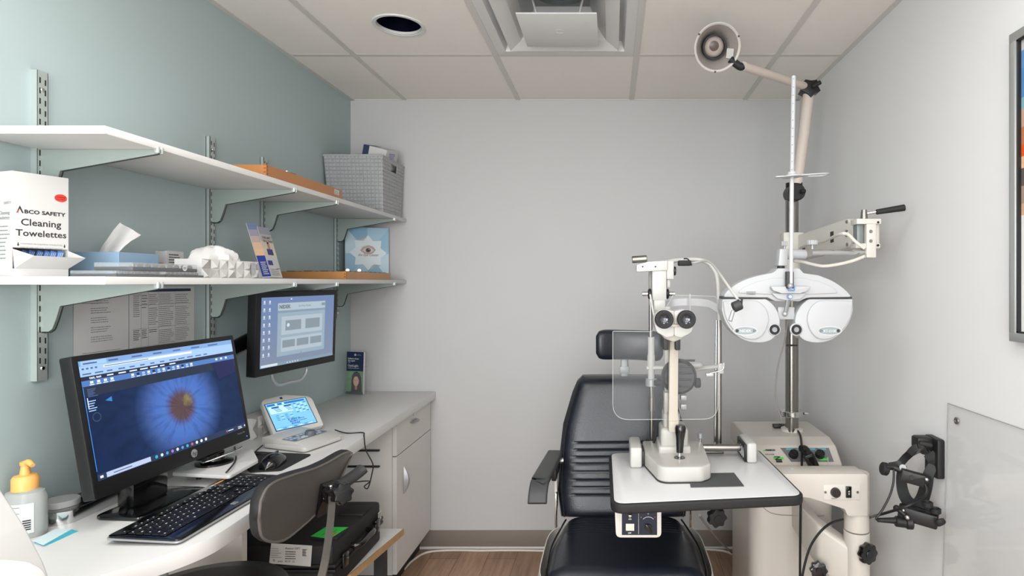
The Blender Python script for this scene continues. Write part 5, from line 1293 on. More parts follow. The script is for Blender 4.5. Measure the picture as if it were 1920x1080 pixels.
b.build('bolts', arm); b = MB(); b.box((L_*.70, -.018, sd*.0225-.001), (L_*.70+.024, .022, sd*.0225+.001), M_black, M=FA); b.box((.05, -.034, sd*.0225-.001), (.075, -.01, sd*.0225+.001), M_black, M=FA); b.build('cable_slot', arm)
# end joint
Yj = 1.93; kj = Yj/FP
b = MB(); J = P(1634, 450, Yj); b.box((J.x-9*kj, Yj, J.z-33*kj), (J.x+9*kj, Yj+.045, J.z+33*kj), M_cream2, r=.002); b.box((J.x-28*kj, Yj-.002, J.z+30*kj), (J.x+18*kj, Yj+.05, J.z+40*kj), M_cream2, r=.002); b.box((J.x-28*kj, Yj+.005, J.z-15*kj), (J.x+18*kj, Yj+.05, J.z-6*kj), M_cream2, r=.002)
b.box((J.x-24*kj, Yj+.012, J.z-6*kj), (J.x-12*kj, Yj+.045, J.z+30*kj), mat('grey_bearing', '7e8583', .4, metal=.4), r=.002); b.cyl((J.x+14*kj, Yj+.03, J.z-16*kj), (J.x+14*kj, Yj+.03, J.z+36*kj), 8*kj, M_cream2, bev=.001)
for yy in (16, -2): b.lathe([(3.4*kj, 0), (3*kj, .0015), (0, .0012)], axisframe((J.x-1*kj, Yj, J.z+yy*kj), (0, -1, 0)), M_steel, 16)
for (x, yy) in ((12, 33), (12, -10)): b.cyl((J.x+x*kj, Yj-.003, J.z+yy*kj), (J.x+x*kj, Yj+.001, J.z+yy*kj), 2.2*kj, M_black, seg=12)
b.build('swing_joint', t, ang=40)
b = MB(); b.cyl((J.x-9*kj, Yj+.02, J.z+39*kj), (J.x-9*kj, Yj+.02, J.z+58*kj), 7*kj, M_steel, r1=5*kj); b.cyl((J.x-4*kj, Yj+.02, J.z+51*kj), (J.x+14*kj, Yj+.01, J.z+54*kj), 2.6*kj, M_chrome); lv = b.build('lever_post', t)
b = MB(); b.cyl((J.x+11*kj, Yj+.01, J.z+53*kj), (J.x+60*kj, Yj-.01, J.z+60*kj), 5*kj, M_rubber, r1=6.3*kj, bev=.002); b.build('lever_grip', t)
# horizontal chrome rod to the refractor
b = MB(); b.cyl(P(1521, 474, 1.90), P(1628, 473, 1.95), 5.0*kj, M_chrome, seg=24); b.build('rod', t)

# swing arm of the table
b = MB(); zt_ = .762; cxp, cyp = .838, 2.03
kA = 1.985/FP
def az(y): return EYE.z-(y-CY)*kA
prof = [(P(x, 0, 1.985).x, az(y)) for x, y in ((1360, 889), (1627, 889), (1627, 968), (1590, 968), (1584, 955), (1519, 934), (1504, 932), (1360, 932))]
Fx = Matrix(((1, 0, 0, 0), (0, 0, 1, 0), (0, 1, 0, 0), (0, 0, 0, 1)))
b.prism(rpoly(prof, [.002, .012, .004, .01, .01, .02, .02, .002]), 1.985, 2.075, Fx, M_cream, bev=.006)
b.build('table_arm', t, ang=50)
pvx = P(1606, 0, 2.03).x; 
b = MB(); b.cyl((pvx, 2.03, az(1003)), (pvx, 2.03, az(893)), .0415, M_cream, seg=40, bev=.002); b.build('pivot', t)
b = MB(); b.cyl((pvx, 2.03, .30), (pvx, 2.03, az(1005)), .043, M_cream, seg=40, bev=.002); b.build('pivot', t)
b = MB(); pl = [(P(x, 0, 1.985).x, az(y)) for x, y in ((1544, 937), (1612, 937), (1612, 909), (1544, 909))]
b.prism(pl, 1.983, 1.986, Fx, M_cream2, bev=.0006)
for x in (1547.5, 1608): p = P(x, 923, 1.983); b.lathe([(.0045, 0), (.004, .002), (0, .0022)], axisframe(p, (0, -1, 0)), M_steel, 16)
Ft = frame(P(1558, 935.5, 1.982), (1, 0, 0), (0, 0, 1)); b.text(Ft, 'ADJUST', 0, 0, .005, M_ink, lift=.001, sx=1.2)
cp = b.build('control_plate', t, ang=40); knob(cp, axisframe(P(1566, 923, 1.983), (0, -1, 0)), .0165, .012, mat('brown_black_knob', '2c2622', .35))
b = MB(); p0, p1 = P(1586, 933, 1.98), P(1596, 912, 1.98); b.box((p0.x, 1.976, p0.z), (p1.x, 1.984, p1.z), M_blackg, r=.001); F = frame((p0.x, 1.976, p0.z), (1, 0, 0), (0, 0, 1)); b.poly(F, [(.006, .020), (.012, .020), (.009, .026)], M_paper, .0008); b.poly(F, [(.006, .016), (.009, .010), (.012, .016)], M_paper, .0008); b.build('rocker_switch', cp)
# lower arm from the column to the pivot
b = MB(); h0, h1 = .135, .14
la, lb = V((.70, 2.26, .535)), V((pvx-.01, 2.03, .455))
pts_t = [V((.665, 2.30, .60)), V((.665, 2.18, .60)), V((.72, 2.06, .565)), V((.80, 2.01, .520)), V((pvx, 2.01, .50))]
loT = [(.708, 2.32), (.708, 2.17), (.73, 2.06), (pvx-.01, 1.995), (pvx+.02, 2.06), (.76, 2.12), (.745, 2.32)]
t1 = bmesh.new(); ztop = [.60, .60, .575, .505, .505, .575, .60]
vt = [t1.verts.new((x, y, z)) for (x, y), z in zip(loT, ztop)]; zb = [.47, .46, .42, .33, .33, .42, .47]; vb = [t1.verts.new((x, y, z)) for (x, y), z in zip(loT, zb)]
f0 = t1.faces.new(vt); f1 = t1.faces.new(vb[::-1]); n_ = len(vt)
for k in range(n_): t1.faces.new((vt[k], vb[k], vb[(k+1) % n_], vt[(k+1) % n_]))
bmesh.ops.recalc_face_normals(t1, faces=t1.faces[:]); bmesh.ops.bevel(t1, geom=t1.edges[:], offset=.014, segments=3, profile=.5, affect='EDGES', clamp_overlap=True); bmesh.ops.triangulate(t1, faces=[f for f in t1.faces if len(f.verts) > 4])
b.add(t1, None, M_cream); b.build('lower_arm', t, ang=50)
knob(t, axisframe(P(1622, 1035, 1.99), V((.35, -1, 0))), .034, .022, M_blackg, 'star_knob', 8, .0022)
knob(t, axisframe(P(1533, 1066, 2.02), V((-.1, -1, .1))), .028, .024, M_blackg, 'star_knob', 8, .0022)
b = MB(); b.cyl(P(1533, 1066, 2.02), P(1533, 1066, 2.02)+V((.035, .08, -.01)), .010, M_dark); b.cyl(P(1622, 1035, 1.99), V((pvx, 2.03, P(1622, 1035, 1.99).z)), .010, M_dark); b.build('knob_shaft', t)
# table top
co = [PZ(1151, 944, .80), PZ(1505, 928, .80), PZ(1418, 841, .80), PZ(1146, 850, .80)]
o2d = [(p.x, p.y) for p in co]; cen2 = (sum(p[0] for p in o2d)/4, sum(p[1] for p in o2d)/4)
def off2(f): return [(cen2[0]+(p[0]-cen2[0])*f, cen2[1]+(p[1]-cen2[1])*f) for p in o2d]
b = MB(); b.prism(rpoly(off2(1.0), .036, 8), .782, .7975, None, M_dark); b.sweep([V((p[0], p[1], 0)) for p in rpoly(off2(1.0), .036, 8)], rrect(-.009, .770, .009, .7985, .007, 3), M_rubber, closed=True); edge_o = b.build('table_edge', t, ang=50)
b = MB(); b.prism(rpoly(off2(.996), .034, 8), .798, .8005, None, mat('table_laminate', 'cfcfcf', .3), bev=.0006); b.build('tabletop', t)
# mount disc, knob and post under the table
b = MB(); q = P(1316, 962, 2.0); b.cyl((q.x, 2.0, .735), (q.x, 2.0, .770), .032, mat('tan_mount', 'c2ad98', .5)); b.build('table_mount', t)
knob(t, axisframe(P(1341, 966, 1.93), V((.2, -1, -.1))), .030, .026, M_rubber, 'star_knob', 7, .003)
b = MB(); b.cyl(P(1341, 966, 1.95), P(1341, 966, 1.95)+V((.0, .06, .0)), .008, M_dark); b.build('knob_shaft', t)

# power box under the table
t = thing('power_box', P(1197, 1008, 1.75), 'cream power and illumination switch box hung under the slit lamp table', 'control box')
Yp = 1.735; kp = Yp/FP
p0, p1 = P(1155, 1008, Yp), P(1240, 955, Yp)
b = MB(); b.prism(rpoly([(p0.x, p0.z), (p1.x, p0.z), (p1.x, .7635), (p0.x-.004, .7635)], [.016, .016, .001, .001]), Yp, Yp+.13, Fx, M_cream2, bev=.004); b.build('housing', t, ang=50)
F = frame(P(1166, 1003, Yp-.0005), (1, 0, 0), (0, 0, 1)); W_, H_ = 66*kp, 52*kp
b = MB(); b.poly(F, [(0, 0), (W_, 0), (W_, H_), (0, H_)], mat('dark_blue_faceplate', '121a2e', .4), .0005); b.rect(F, W_*.47, H_*.04, .0009, H_*.94, M_paper, .001)
b.text(F, 'POWER', W_*.22, H_*.93, .0062, M_paper, 'CENTER', lift=.001, bold=.0002); b.text(F, 'ILLUMINATION', W_*.75, H_*.93, .0058, M_paper, 'CENTER', lift=.001, bold=.0002)
b.text(F, 'ON', W_*.23, H_*.55, .0055, M_paper, 'CENTER', lift=.001, bold=.0002); b.text(F, 'OFF', W_*.22, H_*.05, .0055, M_paper, 'CENTER', lift=.001, bold=.0002); b.text(F, 'N', W_*.75, H_*.74, .006, M_paper, 'CENTER', lift=.001); b.text(F, 'L', W_*.55, H_*.62, .006, M_paper, 'CENTER', lift=.001); b.text(F, 'H', W_*.94, H_*.62, .006, M_red, 'CENTER', lift=.001)
arcp = [(W_*.75+.019*math.cos(a_), H_*.48+.015*math.sin(a_)) for a_ in [PI*(.18+.64*k/12) for k in range(13)]]; arci = [(W_*.75+.0175*math.cos(a_), H_*.48+.0135*math.sin(a_)) for a_ in [PI*(.18+.64*k/12) for k in range(13)]]
for k in range(12): b.poly(F, [arcp[k], arcp[k+1], arci[k+1], arci[k]], M_paper, .001)
b.build('faceplate', t, smooth=False)
b = MB(); b.lathe([(.0075, 0), (.006, .004), (.004, .006), (0, .007)], F @ Matrix.Translation((W_*.23, H_*.70, .0005)), M_chrome, 20); b.build('indicator_lamp', t)
b = MB(); b.box((W_*.11, H_*.17, .0005), (W_*.35, H_*.42, .005), mat('ivory_rocker', 'd8d2c2', .4), r=.001, M=F); b.build('rocker_switch', t)
b = MB(); Fk = F @ Matrix.Translation((W_*.75, H_*.28, .0005)) @ Matrix.Rotation(.6, 4, 'Z'); b.lathe([(.011, 0), (.010, .004), (0, .004)], Fk, M_black, 24); b.box((-.003, -.016, .003), (.003, .014, .013), M_blackg, r=.001, M=Fk); b.build('knob', t)

# ================================================================== SLIT LAMP
t = thing('slit_lamp', (.25, 2.0, .80), 'white slit lamp microscope with black eyepieces standing on the swing table', 'microscope')
M_sl = mat('slit_lamp_ivory', 'b6b3ad', .35, coat=.2); M_slw = mat('slit_lamp_white', 'bebdb9', .35, coat=.15); M_tan = mat('slit_lamp_tan', 'b7aea1', .4)
zt = .8005
b = MB(); bo = [PZ(1205, 906-20, .80), ]
bl = rpoly([(.118, 2.15), (.110, 2.02), (.130, 1.825), (.290, 1.835), (.345, 2.02), (.345, 2.15)], [.012, .03, .035, .035, .03, .012], 6)
bl = rpoly([(.112, 2.135), (.112, 1.99), (.150, 1.822), (.285, 1.828), (.318, 1.86), (.330, 2.135)], [.012, .10, .045, .03, .03, .02], 8)
b.prism(bl, zt+.003, zt+.052, None, M_sl, bev=.007, seg=3); b.prism([(cx_*.99+.002, cy_) for cx_, cy_ in bl], zt, zt+.004, None, M_dark); b.build('base', t, ang=50)
# axle housings + rail
b = MB(); b.box((.063, 1.975, zt), (.103, 2.125, zt+.070), M_slw, r=.008, seg=3); ho = b.build('rail_housing', t, ang=50)
b = MB(); b.box((.104, 1.985, zt+.01), (.111, 2.06, zt+.055), M_dark, r=.002); b.build('gear_cover', ho)
b = MB(); b.box((.474, 2.03, zt), (.508, 2.165, zt+.070), M_slw, r=.008, seg=3); ho = b.build('rail_housing', t, ang=50)
b = MB(); b.box((.466, 2.04, zt+.004), (.4745, 2.16, zt+.062), M_black, r=.001); 
for k in range(5): b.cyl((.4655, 2.055+k*.022, zt+.015), (.4655, 2.055+k*.022, zt+.05), .003, M_chrome, seg=8)
b.build('gear_cover', ho)
b = MB(); b.cyl((.112, 2.10, zt+.036), (.470, 2.10, zt+.036), .0105, M_chrome, seg=24); b.cyl((.33, 2.10, zt+.036), (.463, 2.10, zt+.036), .0125, M_steel, seg=24); b.build('axle', t)
# joystick
j0 = V((.2245, 1.925, zt+.052)); 
b = MB(); b.lathe([(.019, 0), (.018, .002), (.006, .001), (0, .001)], Matrix.Translation(j0), M_blackg, 28); b.cyl(j0+V((0, 0, .002)), j0+V((.001, 0, .022)), .007, M_chrome); b.lathe([(0, .018), (.0115, .018), (.012, .03), (.0135, .06), (.0175, .085), (.0185, .10), (.015, .108), (0, .110)], Matrix.Translation(j0) @ Matrix.Rotation(.03, 4, 'Y'), M_blackg, 32); b.build('joystick', t)
# mat under base
tag(MB().prism([(.243, 1.790), (.410, 1.800), (.405, 1.925), (.30, 1.92), (.25, 1.88)], zt, zt+.0025, None, mat('grey_rubber_mat', '4b4c4d', .7)).build('rubber_mat'), 'flat dark grey rubber mat on the white table under the slit lamp', 'mat')
# small turned knob at the back
b = MB(); q = P(1313, 818, 2.12); b.cyl((q.x, q.y, zt+.05), (q.x, q.y, q.z-.008), .004, M_chrome); b.cyl((q.x, q.y, q.z-.008), (q.x, q.y, q.z+.012), .009, M_silver, bev=.002); b.build('lock_screw', t)
# column block
b = MB(); b.box((.168, 1.985, zt+.05), (.262, 2.10, .935), M_sl, r=.012, seg=3); b.box((.160, 1.975, zt+.045), (.270, 2.11, zt+.075), M_sl, r=.008, seg=3); b.box((.178, 1.995, .93), (.235, 2.08, .985), M_sl, r=.01, seg=3); b.lathe([(.012, 0), (.010, .004), (0, .004)], Matrix.Translation((.205, 1.992, .93)), M_chrome, 20); b.build('pillar', t, ang=50)
# microscope arm
Ya = 1.93; ka = Ya/FP
b = MB(); p0, p1 = P(1255, 786, Ya), P(1272, 640, Ya); b.prism(rpoly([(P(1254, 0, Ya).x, P(0, 790, Ya).z), (P(1271, 0, Ya).x, P(0, 790, Ya).z), (p1.x, p1.z), (P(1256, 0, Ya).x, p1.z)], .002), Ya, Ya+.035, Fx, M_tan, bev=.002); b.box((p0.x-.002, Ya+.002, p0.z-.045), (p1.x+.002, 2.02, p0.z+.01), M_tan, r=.004); b.build('microscope_arm', t)
Ym = 1.80; km = Ym/FP
def mz(y): return EYE.z-(y-CY)*km
def mx(x): return (x-CX)*km
b = MB()
for s_ in (-1, 1):
    c_ = (mx(1265+s_*19.5)); oc = [(mx(1265), mz(584)), (mx(1265), mz(631)), (mx(1265+s_*14), mz(634)), (mx(1265+s_*33), mz(624)), (mx(1265+s_*38), mz(606)), (mx(1265+s_*34), mz(588)), (mx(1265+s_*18), mz(580))]
    b.prism(rpoly(oc, [.003, .01, .012, .02, .02, .02, .01]), Ym+.012, Ym+.085, Fx, M_slw, bev=.010, seg=3)
b.prism(rpoly([(mx(1238), mz(615)), (mx(1292), mz(615)), (mx(1284), mz(636)), (mx(1265), mz(644)), (mx(1246), mz(636))], .012), Ym+.03, Ym+.15, Fx, M_sl, bev=.006); b.build('microscope_body', t, ang=50)
for s_, n_ in ((-1, 0), (1, 1)):
    ec = V((mx(1265+s_*20.5), Ym-.03, mz(598))); b = MB(); Fo = axisframe(ec, (s_*.02, 1, -.02))
    b.lathe([(.0145, .002), (.020, 0), (.0265, .001), (.0285, .006), (.0280, .026), (.0265, .028), (.0265, .045), (0.02, .046)], Fo, M_rubber, 40); e_ = b.build('eyepiece', t)
    b = MB(); b.lathe([(.0268, .030), (.0295, .034), (.0295, .050), (.027, .052)], Fo, M_slw, 40); b.build('collar', e_)
    b = MB(); b.lathe([(.0148, .003), (.0140, .012), (.0125, .013), (0, .0145)], Fo, mat('eyepiece_lens', '1a1d2c', .04, coat=1), 32); b.lathe([(.0200, -.0003), (.0190, .0006), (.0185, -.0003)], Fo, M_dark, 32); b.build('lens', e_)
b = MB(); b.box((mx(1246), Ym-.005, mz(613)), (mx(1284), Ym+.015, mz(608)), M_tan, r=.002); b.build('spacer_bar', t)
b = MB(); b.box((mx(1250), Ym+.10, mz(664)), (mx(1260), Ym+.15, mz(636)), M_dark, r=.003); b.box((mx(1273), Ym+.10, mz(664)), (mx(1283), Ym+.15, mz(636)), M_dark, r=.003); b.build('slide_block', t)
# dark mirror housing disc + knobs
Yd = 2.01; q = P(1273, 706, Yd); kd = Yd/FP
b = MB(); b.lathe([(0, -.02), (.050, -.02), (.061, -.004), (.061, .010), (.05, .02), (0, .02)], axisframe(q, (0, 1, 0)), mat('smoky_black_disc', '242426', .3), 48)
for k in range(5): b.box((q.x+.0, q.y-.024, q.z+.055-k*.022), (q.x+.052-.004*k, q.y-.019, q.z+.062-k*.022), M_black, r=.001)
b.build('disc_housing', t)
b = MB(); b.cyl((q.x+.055, Yd, P(0, 718, Yd).z), (q.x+.074, Yd, P(0, 718, Yd).z), .017, M_rubber, bev=.003); b.cyl((P(1226, 0, Yd).x, Yd, P(0, 718, Yd).z), (q.x-.055, Yd, P(0, 718, Yd).z), .010, M_rubber, bev=.003); b.build('angle_knob', t)
b = MB()
for y in (746, 763): qq = P(1283, y, Yd); b.box((qq.x-.012, Yd, qq.z-.009), (qq.x+.008, Yd+.03, qq.z+.008), M_silver, r=.001)
b.build('side_bolts', t)
b = MB(); b.tube([P(1247, 742, 2.03), P(1236, 760, 2.05), P(1232, 790, 2.06), P(1229, 820, 2.08), P(1222, 838, 2.14)], .0045, M_dark, seg=8); b.build('lamp_cord', t)
b = MB(); b.box((P(1245, 0, Yd).x, Yd-.01, .97), (P(1262, 0, Yd).x, Yd+.04, P(0, 735, Yd).z), M_sl, r=.004); b.build('illumination_post', t)
b = MB(); b.box((P(1247, 0, Yd).x, Yd+.015, P(0, 740, Yd).z), (P(1259, 0, Yd).x, Yd+.03, P(0, 575, Yd).z), M_sl, r=.003); b.build('illumination_spine', t)
# illumination tower head
Yt = 2.04; kt = Yt/FP
def tb(b, x0, y0, x1, y1, d0, d1, m, r=.003): a_, c_ = P(x0, y1, Yt), P(x1, y0, Yt); return b.box((a_.x, Yt+d0, a_.z), (c_.x, Yt+d1, c_.z), m, r=r)
b = MB(); tb(b, 1222, 504, 1249, 563, -.02, .04, M_slw, .004); tb(b, 1225, 560, 1247, 582, -.018, .035, M_slw, .003); b.build('lamp_tower', t, ang=45)
b = MB(); F0 = frame(P(1193, 505, Yt-.03), (1, 0, .06), (0, 0, 1)); b.box((0, -.004, 0), (.138, .024, .05), M_slw, r=.002, M=F0 @ Matrix.Rotation(0, 4, 'X')) if False else b.prism([(P(1193, 0, Yt).x, P(0, 510, Yt).z), (P(1250, 0, Yt).x, P(0, 507, Yt).z), (P(1250, 0, Yt).x, P(0, 489, Yt).z), (P(1215, 0, Yt).x, P(0, 491, Yt).z), (P(1193, 0, Yt).x, P(0, 497, Yt).z)], Yt-.026, Yt+.03, Fx, M_slw, bev=.002)
for x in (1205, 1229): b.lathe([(.003, 0), (0, .001)], axisframe(P(x, 500, Yt-.0262), (0, -1, 0)), M_dark, 10)
b.lathe([(.011, 0), (.010, .003), (0, .003)], axisframe(P(1195, 503, Yt-.01), (-1, -.3, 0)), M_chrome, 20)
b.build('top_housing', t)
b = MB(); b.cyl(P(1185, 487, Yt), P(1213, 485, Yt), .0125, M_steel, bev=.002); b.cyl(P(1210, 489, Yt), P(1216, 494, Yt), .004, M_chrome); b.build('bulb_barrel', t)
b = MB(); tb(b, 1249, 489, 1263, 524, -.015, .03, M_slw, .004); tb(b, 1250, 522, 1257, 540, -.005, .02, M_sl, .003); b.build('side_bracket', t)
b = MB(); b.cyl(P(1262, 508, Yt), P(1267, 508, Yt), .016, M_black, bev=.002); b.build('filter_wheel', t)
for x0, x1, s_ in ((1215, 1221, -1), (1249, 1254, 1)):
    b = MB(); b.cyl(P(x0, 551, Yt), P(x1, 551, Yt), .018, M_black, bev=.003); c_ = P((x0+x1)/2, 551, Yt); b.cyl(c_+V((s_*.006, 0, 0)), c_+V((s_*.026, 0, 0)), .0075, M_chrome, bev=.001); b.build('slit_knob', t)
b = MB(); b.tube([P(1219, 552, Yt-.03), P(1222, 570, Yt-.035), P(1226, 592, Yt-.04)], .0035, M_slw); b.build('lever', t)
# chin rest frame
t = thing('chin_rest', (.27, 2.16, .80), 'white and chrome head and chin rest frame clamped behind the slit lamp', 'chin rest')
Yr = 2.16; kr = Yr/FP
def rp(x, y, dy=0): return P(x, y, Yr+dy)
b = MB(); b.cyl((rp(1348, 0).x, Yr, zt+.001), rp(1348, 600), .0105, M_steel, seg=24); b.cyl(rp(1340.5, 832), rp(1343, 600), .004, M_chrome, seg=12); b.build('post', t)
b = MB(); b.tube([rp(1348, 602), rp(1347, 560), rp(1345, 525), rp(1339, 506), rp(1326, 492), rp(1308, 487), rp(1285, 487), rp(1262, 489), rp(1240, 494, .01)], .0085, M_slw, seg=14, smooth=6); b.build('frame_tube', t)
b = MB(); b.cyl((rp(1222, 0).x, Yr, zt+.001), rp(1222, 748), .0085, M_steel); b.cyl(rp(1222, 770), rp(1222, 745), .013, M_steel, bev=.001); b.cyl(rp(1222, 748), rp(1221, 725), .0085, M_steel); b.cyl(rp(1221, 690), rp(1221, 666), .0145, M_slw); b.cyl(rp(1221, 667), rp(1221, 632), .0125, M_slw, bev=.001); b.cyl(rp(1220, 632), rp(1220, 572), .0075, M_steel); b.cyl(rp(1221, 710), rp(1221, 690), .0125, M_slw); b.cyl(rp(1219, 572), rp(1219, 506), .005, M_steel); b.build('post', t)
b = MB(); tq = rp(1221, 717); b.cyl(tq+V((0, 0, -.014)), tq+V((0, 0, .014)), .021, M_silver, bev=.002); b.cyl(tq, tq+V((.055, -.0, 0)), .007, M_dark); b.cyl(tq+V((.035, 0, 0)), tq+V((.055, 0, 0)), .012, M_rubber, bev=.002); b.build('clamp', t)
b = MB(); b.tube([rp(1213, 690), rp(1240, 690, -.01), rp(1268, 692, -.03), rp(1295, 693, -.03), rp(1320, 690, -.01), rp(1352, 686)], .010, M_slw, seg=12, flat=.8); b.prism(rrect(rp(1345, 0).x, rp(0, 699).z, rp(1355, 0).x, rp(0, 680).z, .002), Yr-.02, Yr+.015, Fx, M_slw, bev=.001); b.build('crossbar', t)
b = MB(); b.tube([rp(1330, 700, -.02), rp(1345, 697, -.02), rp(1356, 692, -.02), rp(1357, 680, -.02)], .0025, M_chrome); b.box((rp(1322, 0).x, Yr-.03, rp(0, 704).z), (rp(1335, 0).x, Yr-.01, rp(0, 698).z), M_chrome, r=.001); b.build('paper_pin', t)
b = MB(); b.sphere(rp(1302, 684, -.05), .032, M_slw, (1, .9, .42)); b.build('chin_cup', t)
b = MB(); b.sweep(catmull([rp(1246, 573, -.01), rp(1262, 568, -.025), rp(1285, 566, -.03), rp(1310, 567, -.025), rp(1330, 570, -.012), rp(1346, 580)], 4), [(-.0025, -.013), (.0025, -.013), (.0025, .013), (-.0025, .013)], mat('forehead_band', 'c6c8ca', .35)); b.build('forehead_band', t, ang=50)
b = MB(); b.cyl(P(1294, 582, 2.10), P(1293.5, 551, 2.10), .003, M_slw); b.build('marker_pin', t)
b = MB(); b.box((rp(1215, 0).x, Yr-.02, zt), (rp(1352, 0).x, Yr+.0105, zt+.012), M_slw, r=.002) if False else b.box((rp(1215, 0).x, Yr-.014, zt+.0003), (rp(1356, 0).x, Yr+.014, zt+.008), M_steel, r=.002); b.build('mount_bar', t)
# fixation lamp
t = thing('fixation_lamp', P(1383, 575, 1.99), 'small black fixation lamp on a bent white tube beside the refractor head', 'lamp')
Yf = 2.05
b = MB(); b.tube([P(1276, 494, 2.10), P(1300, 493, 2.09), P(1322, 489, 2.04), P(1336, 496, 1.96), P(1352, 517, 1.82), P(1370, 543, 1.74), P(1384, 562, 1.70)], .0042, M_slw, seg=10, smooth=6); b.build('arm', t)
b = MB(); b.cyl(P(1374, 577, 1.69), P(1390, 570, 1.69), .0155, M_dark, bev=.003); b.cyl(P(1390, 575, 1.685), P(1391, 560, 1.685), .003, M_black); b.build('lamp_body', t)
b = MB(); b.cyl(P(1375, 582, 1.69), P(1369, 602, 1.685), .006, M_silver, bev=.001); b.build('tip', t)
t2 = MB(); t2.box((P(1273, 0, 2.06).x, 2.065, P(0, 498, 2.06).z), (P(1297, 0, 2.06).x, 2.105, P(0, 488, 2.06).z), M_rubber, r=.004); o_ = t2.build('rubber_clip', t)
b = MB(); b.tube([P(1282, 485, 2.07), P(1290, 486, 2.07), P(1297, 498, 2.07)], .0025, M_black); b.build('cable_tie', t)
# breath shield
t = thing('breath_shield', P(1246, 787, 1.90), 'large clear scratched plastic breath shield hung on the slit lamp', 'breath shield')
M_sh = clear('breath_shield_plastic', '9a9c9e', .06, gloss=.006, rough=.12)
Ysh = 1.970
b = MB(); oc = [(P(1149, 0, Ysh).x, P(0, 787, Ysh).z), (P(1346, 0, Ysh).x, P(0, 786, Ysh).z), (P(1346, 0, Ysh).x, P(0, 556, Ysh).z), (P(1262, 0, Ysh).x, P(0, 553, Ysh).z), (P(1247, 0, Ysh).x, P(0, 580, Ysh).z), (P(1222, 0, Ysh).x, P(0, 622, Ysh).z), (P(1149, 0, Ysh).x, P(0, 621, Ysh).z)]
ro = rpoly(oc, [.055, .05, .02, .01, .02, .01, .004], 8)
b.prism(ro, Ysh, Ysh+.002, Fx, M_sh); b.build('panel', t, smooth=False)
b = MB(); b.tube([V((p[0], Ysh+.001, p[1])) for p in ro]+[V((ro[0][0], Ysh+.001, ro[0][1]))], .0009, mat('cut_acrylic_edge', 'bcc0c0', .3), seg=6, smooth=0); b.build('polished_edge', t)

# ================================================================== REFRACTOR HEAD
t = thing('phoropter', P(1478, 644, 1.84), 'large white twin-lobed refractor head with black sight holes', 'phoropter')
Yq = 1.82; kq = Yq/FP
M_ph = mat('phoropter_white', 'b0b2b4', .4, coat=.1)
def qx(x): return (x-CX)*kq
def qz(y): return EYE.z-(y-CY)*kq
def qp(L): return [(qx(x), qz(y)) for x, y in L]
b = MB(); arch = qp([(1357, 557), (1362, 547), (1378, 534), (1400, 523), (1425, 516), (1452, 511), (1459, 503), (1500, 503), (1508, 512), (1535, 516), (1560, 525), (1580, 538), (1592, 549), (1598, 557), (1515, 558), (1500, 565), (1455, 565), (1440, 558)])
b.prism(rpoly(arch, [.004]+[.2]*5+[.004]*4+[.2]*5+[.004]*3, 4), Yq+.004, Yq+.085, Fx, M_ph, bev=.010, seg=3)
arch2 = qp([(1382, 550), (1392, 540), (1420, 528), (1450, 521), (1505, 521), (1535, 527), (1562, 538), (1574, 550), (1520, 552), (1440, 552)])
b.prism(rpoly(arch2, .006, 3), Yq+.0005, Yq+.01, Fx, M_ph, bev=.004, seg=3); b.build('bridge', t, ang=45)
lobe = [(1355, 561), (1438, 561), (1452, 572), (1462, 590), (1464, 608), (1459, 626), (1447, 639), (1424, 644), (1397, 640), (1374, 624), (1360, 604), (1354, 582)]
plate = [(1356, 564), (1420, 563), (1436, 576), (1443, 596), (1438, 618), (1424, 636), (1397, 637), (1376, 621), (1362, 601), (1357, 582)]
for s_, nm in ((1, 0), (-1, 1)):
    f = (lambda L: qp(L)) if s_ == 1 else (lambda L: qp([(2*1477.5-x, y) for x, y in L]))
    b = MB(); b.prism(rpoly(f(lobe), [.004, .02]+[.2]*9+[.02], 5), Yq+.004, Yq+.080, Fx, M_ph, bev=.012, seg=3); b.prism(rpoly(f(plate), [.006]+[.2]*9, 5), Yq-.003, Yq+.008, Fx, M_ph, bev=.006, seg=3); lb = b.build('lens_housing', t, ang=45)
    b = MB(); p0 = f([(1356, 557.5), (1440, 561)]); x0_, x1_ = sorted((p0[0][0], p0[1][0])); b.box((x0_, Yq+.006, qz(560.5)), (x1_, Yq+.07, qz(556.5)), M_dark); b.build('gap_trim', lb)
    ex = qx(1452.5) if s_ == 1 else qx(1493.5); b = MB(); Fo = axisframe((ex, Yq+.004, qz(618)), (0, -1, 0))
    b.lathe([(.0205, 0), (.019, .003), (.0165, .004)], Fo, M_ph, 36); b.lathe([(.0155, .004), (.0145, .009), (.0095, .009), (.0085, .004)], Fo, M_rubber, 36); b.lathe([(.0098, .008), (.0085, .004), (.0082, .0045), (0, .0045)], Fo, mat('sight_lens', '8b8d90', .1, coat=1), 32); b.build('sight_hole', lb)
    ex = qx(1397) if s_ == 1 else qx(1555); Fb = frame((ex, Yq-.0032, qz(620)), (1, 0, 0), (0, 0, 1)); b = MB()
    b.disc(Fb, 0, 0, .0385, M_card, .0008, 40, ry=.0145); b.disc(Fb, 0, 0, .0355, mat('badge_grey', '8b959b', .4), .0014, 40, ry=.0118)
    b.text(Fb, 'NIDEK' if s_ == 1 else 'RT-5100', 0, -.0045, .0125 if s_ == 1 else .0115, M_card, 'CENTER', lift=.002, bold=.0003); b.disc(Fb, -.026*s_, 0, .0052, M_dark, .002, 20); 
    for k in range(3): b.disc(Fb, .027*s_+.003*math.cos(k*2.1), .003*math.sin(k*2.1), .0017, M_dark, .002, 10)
    b.build('badge', lb, smooth=False)
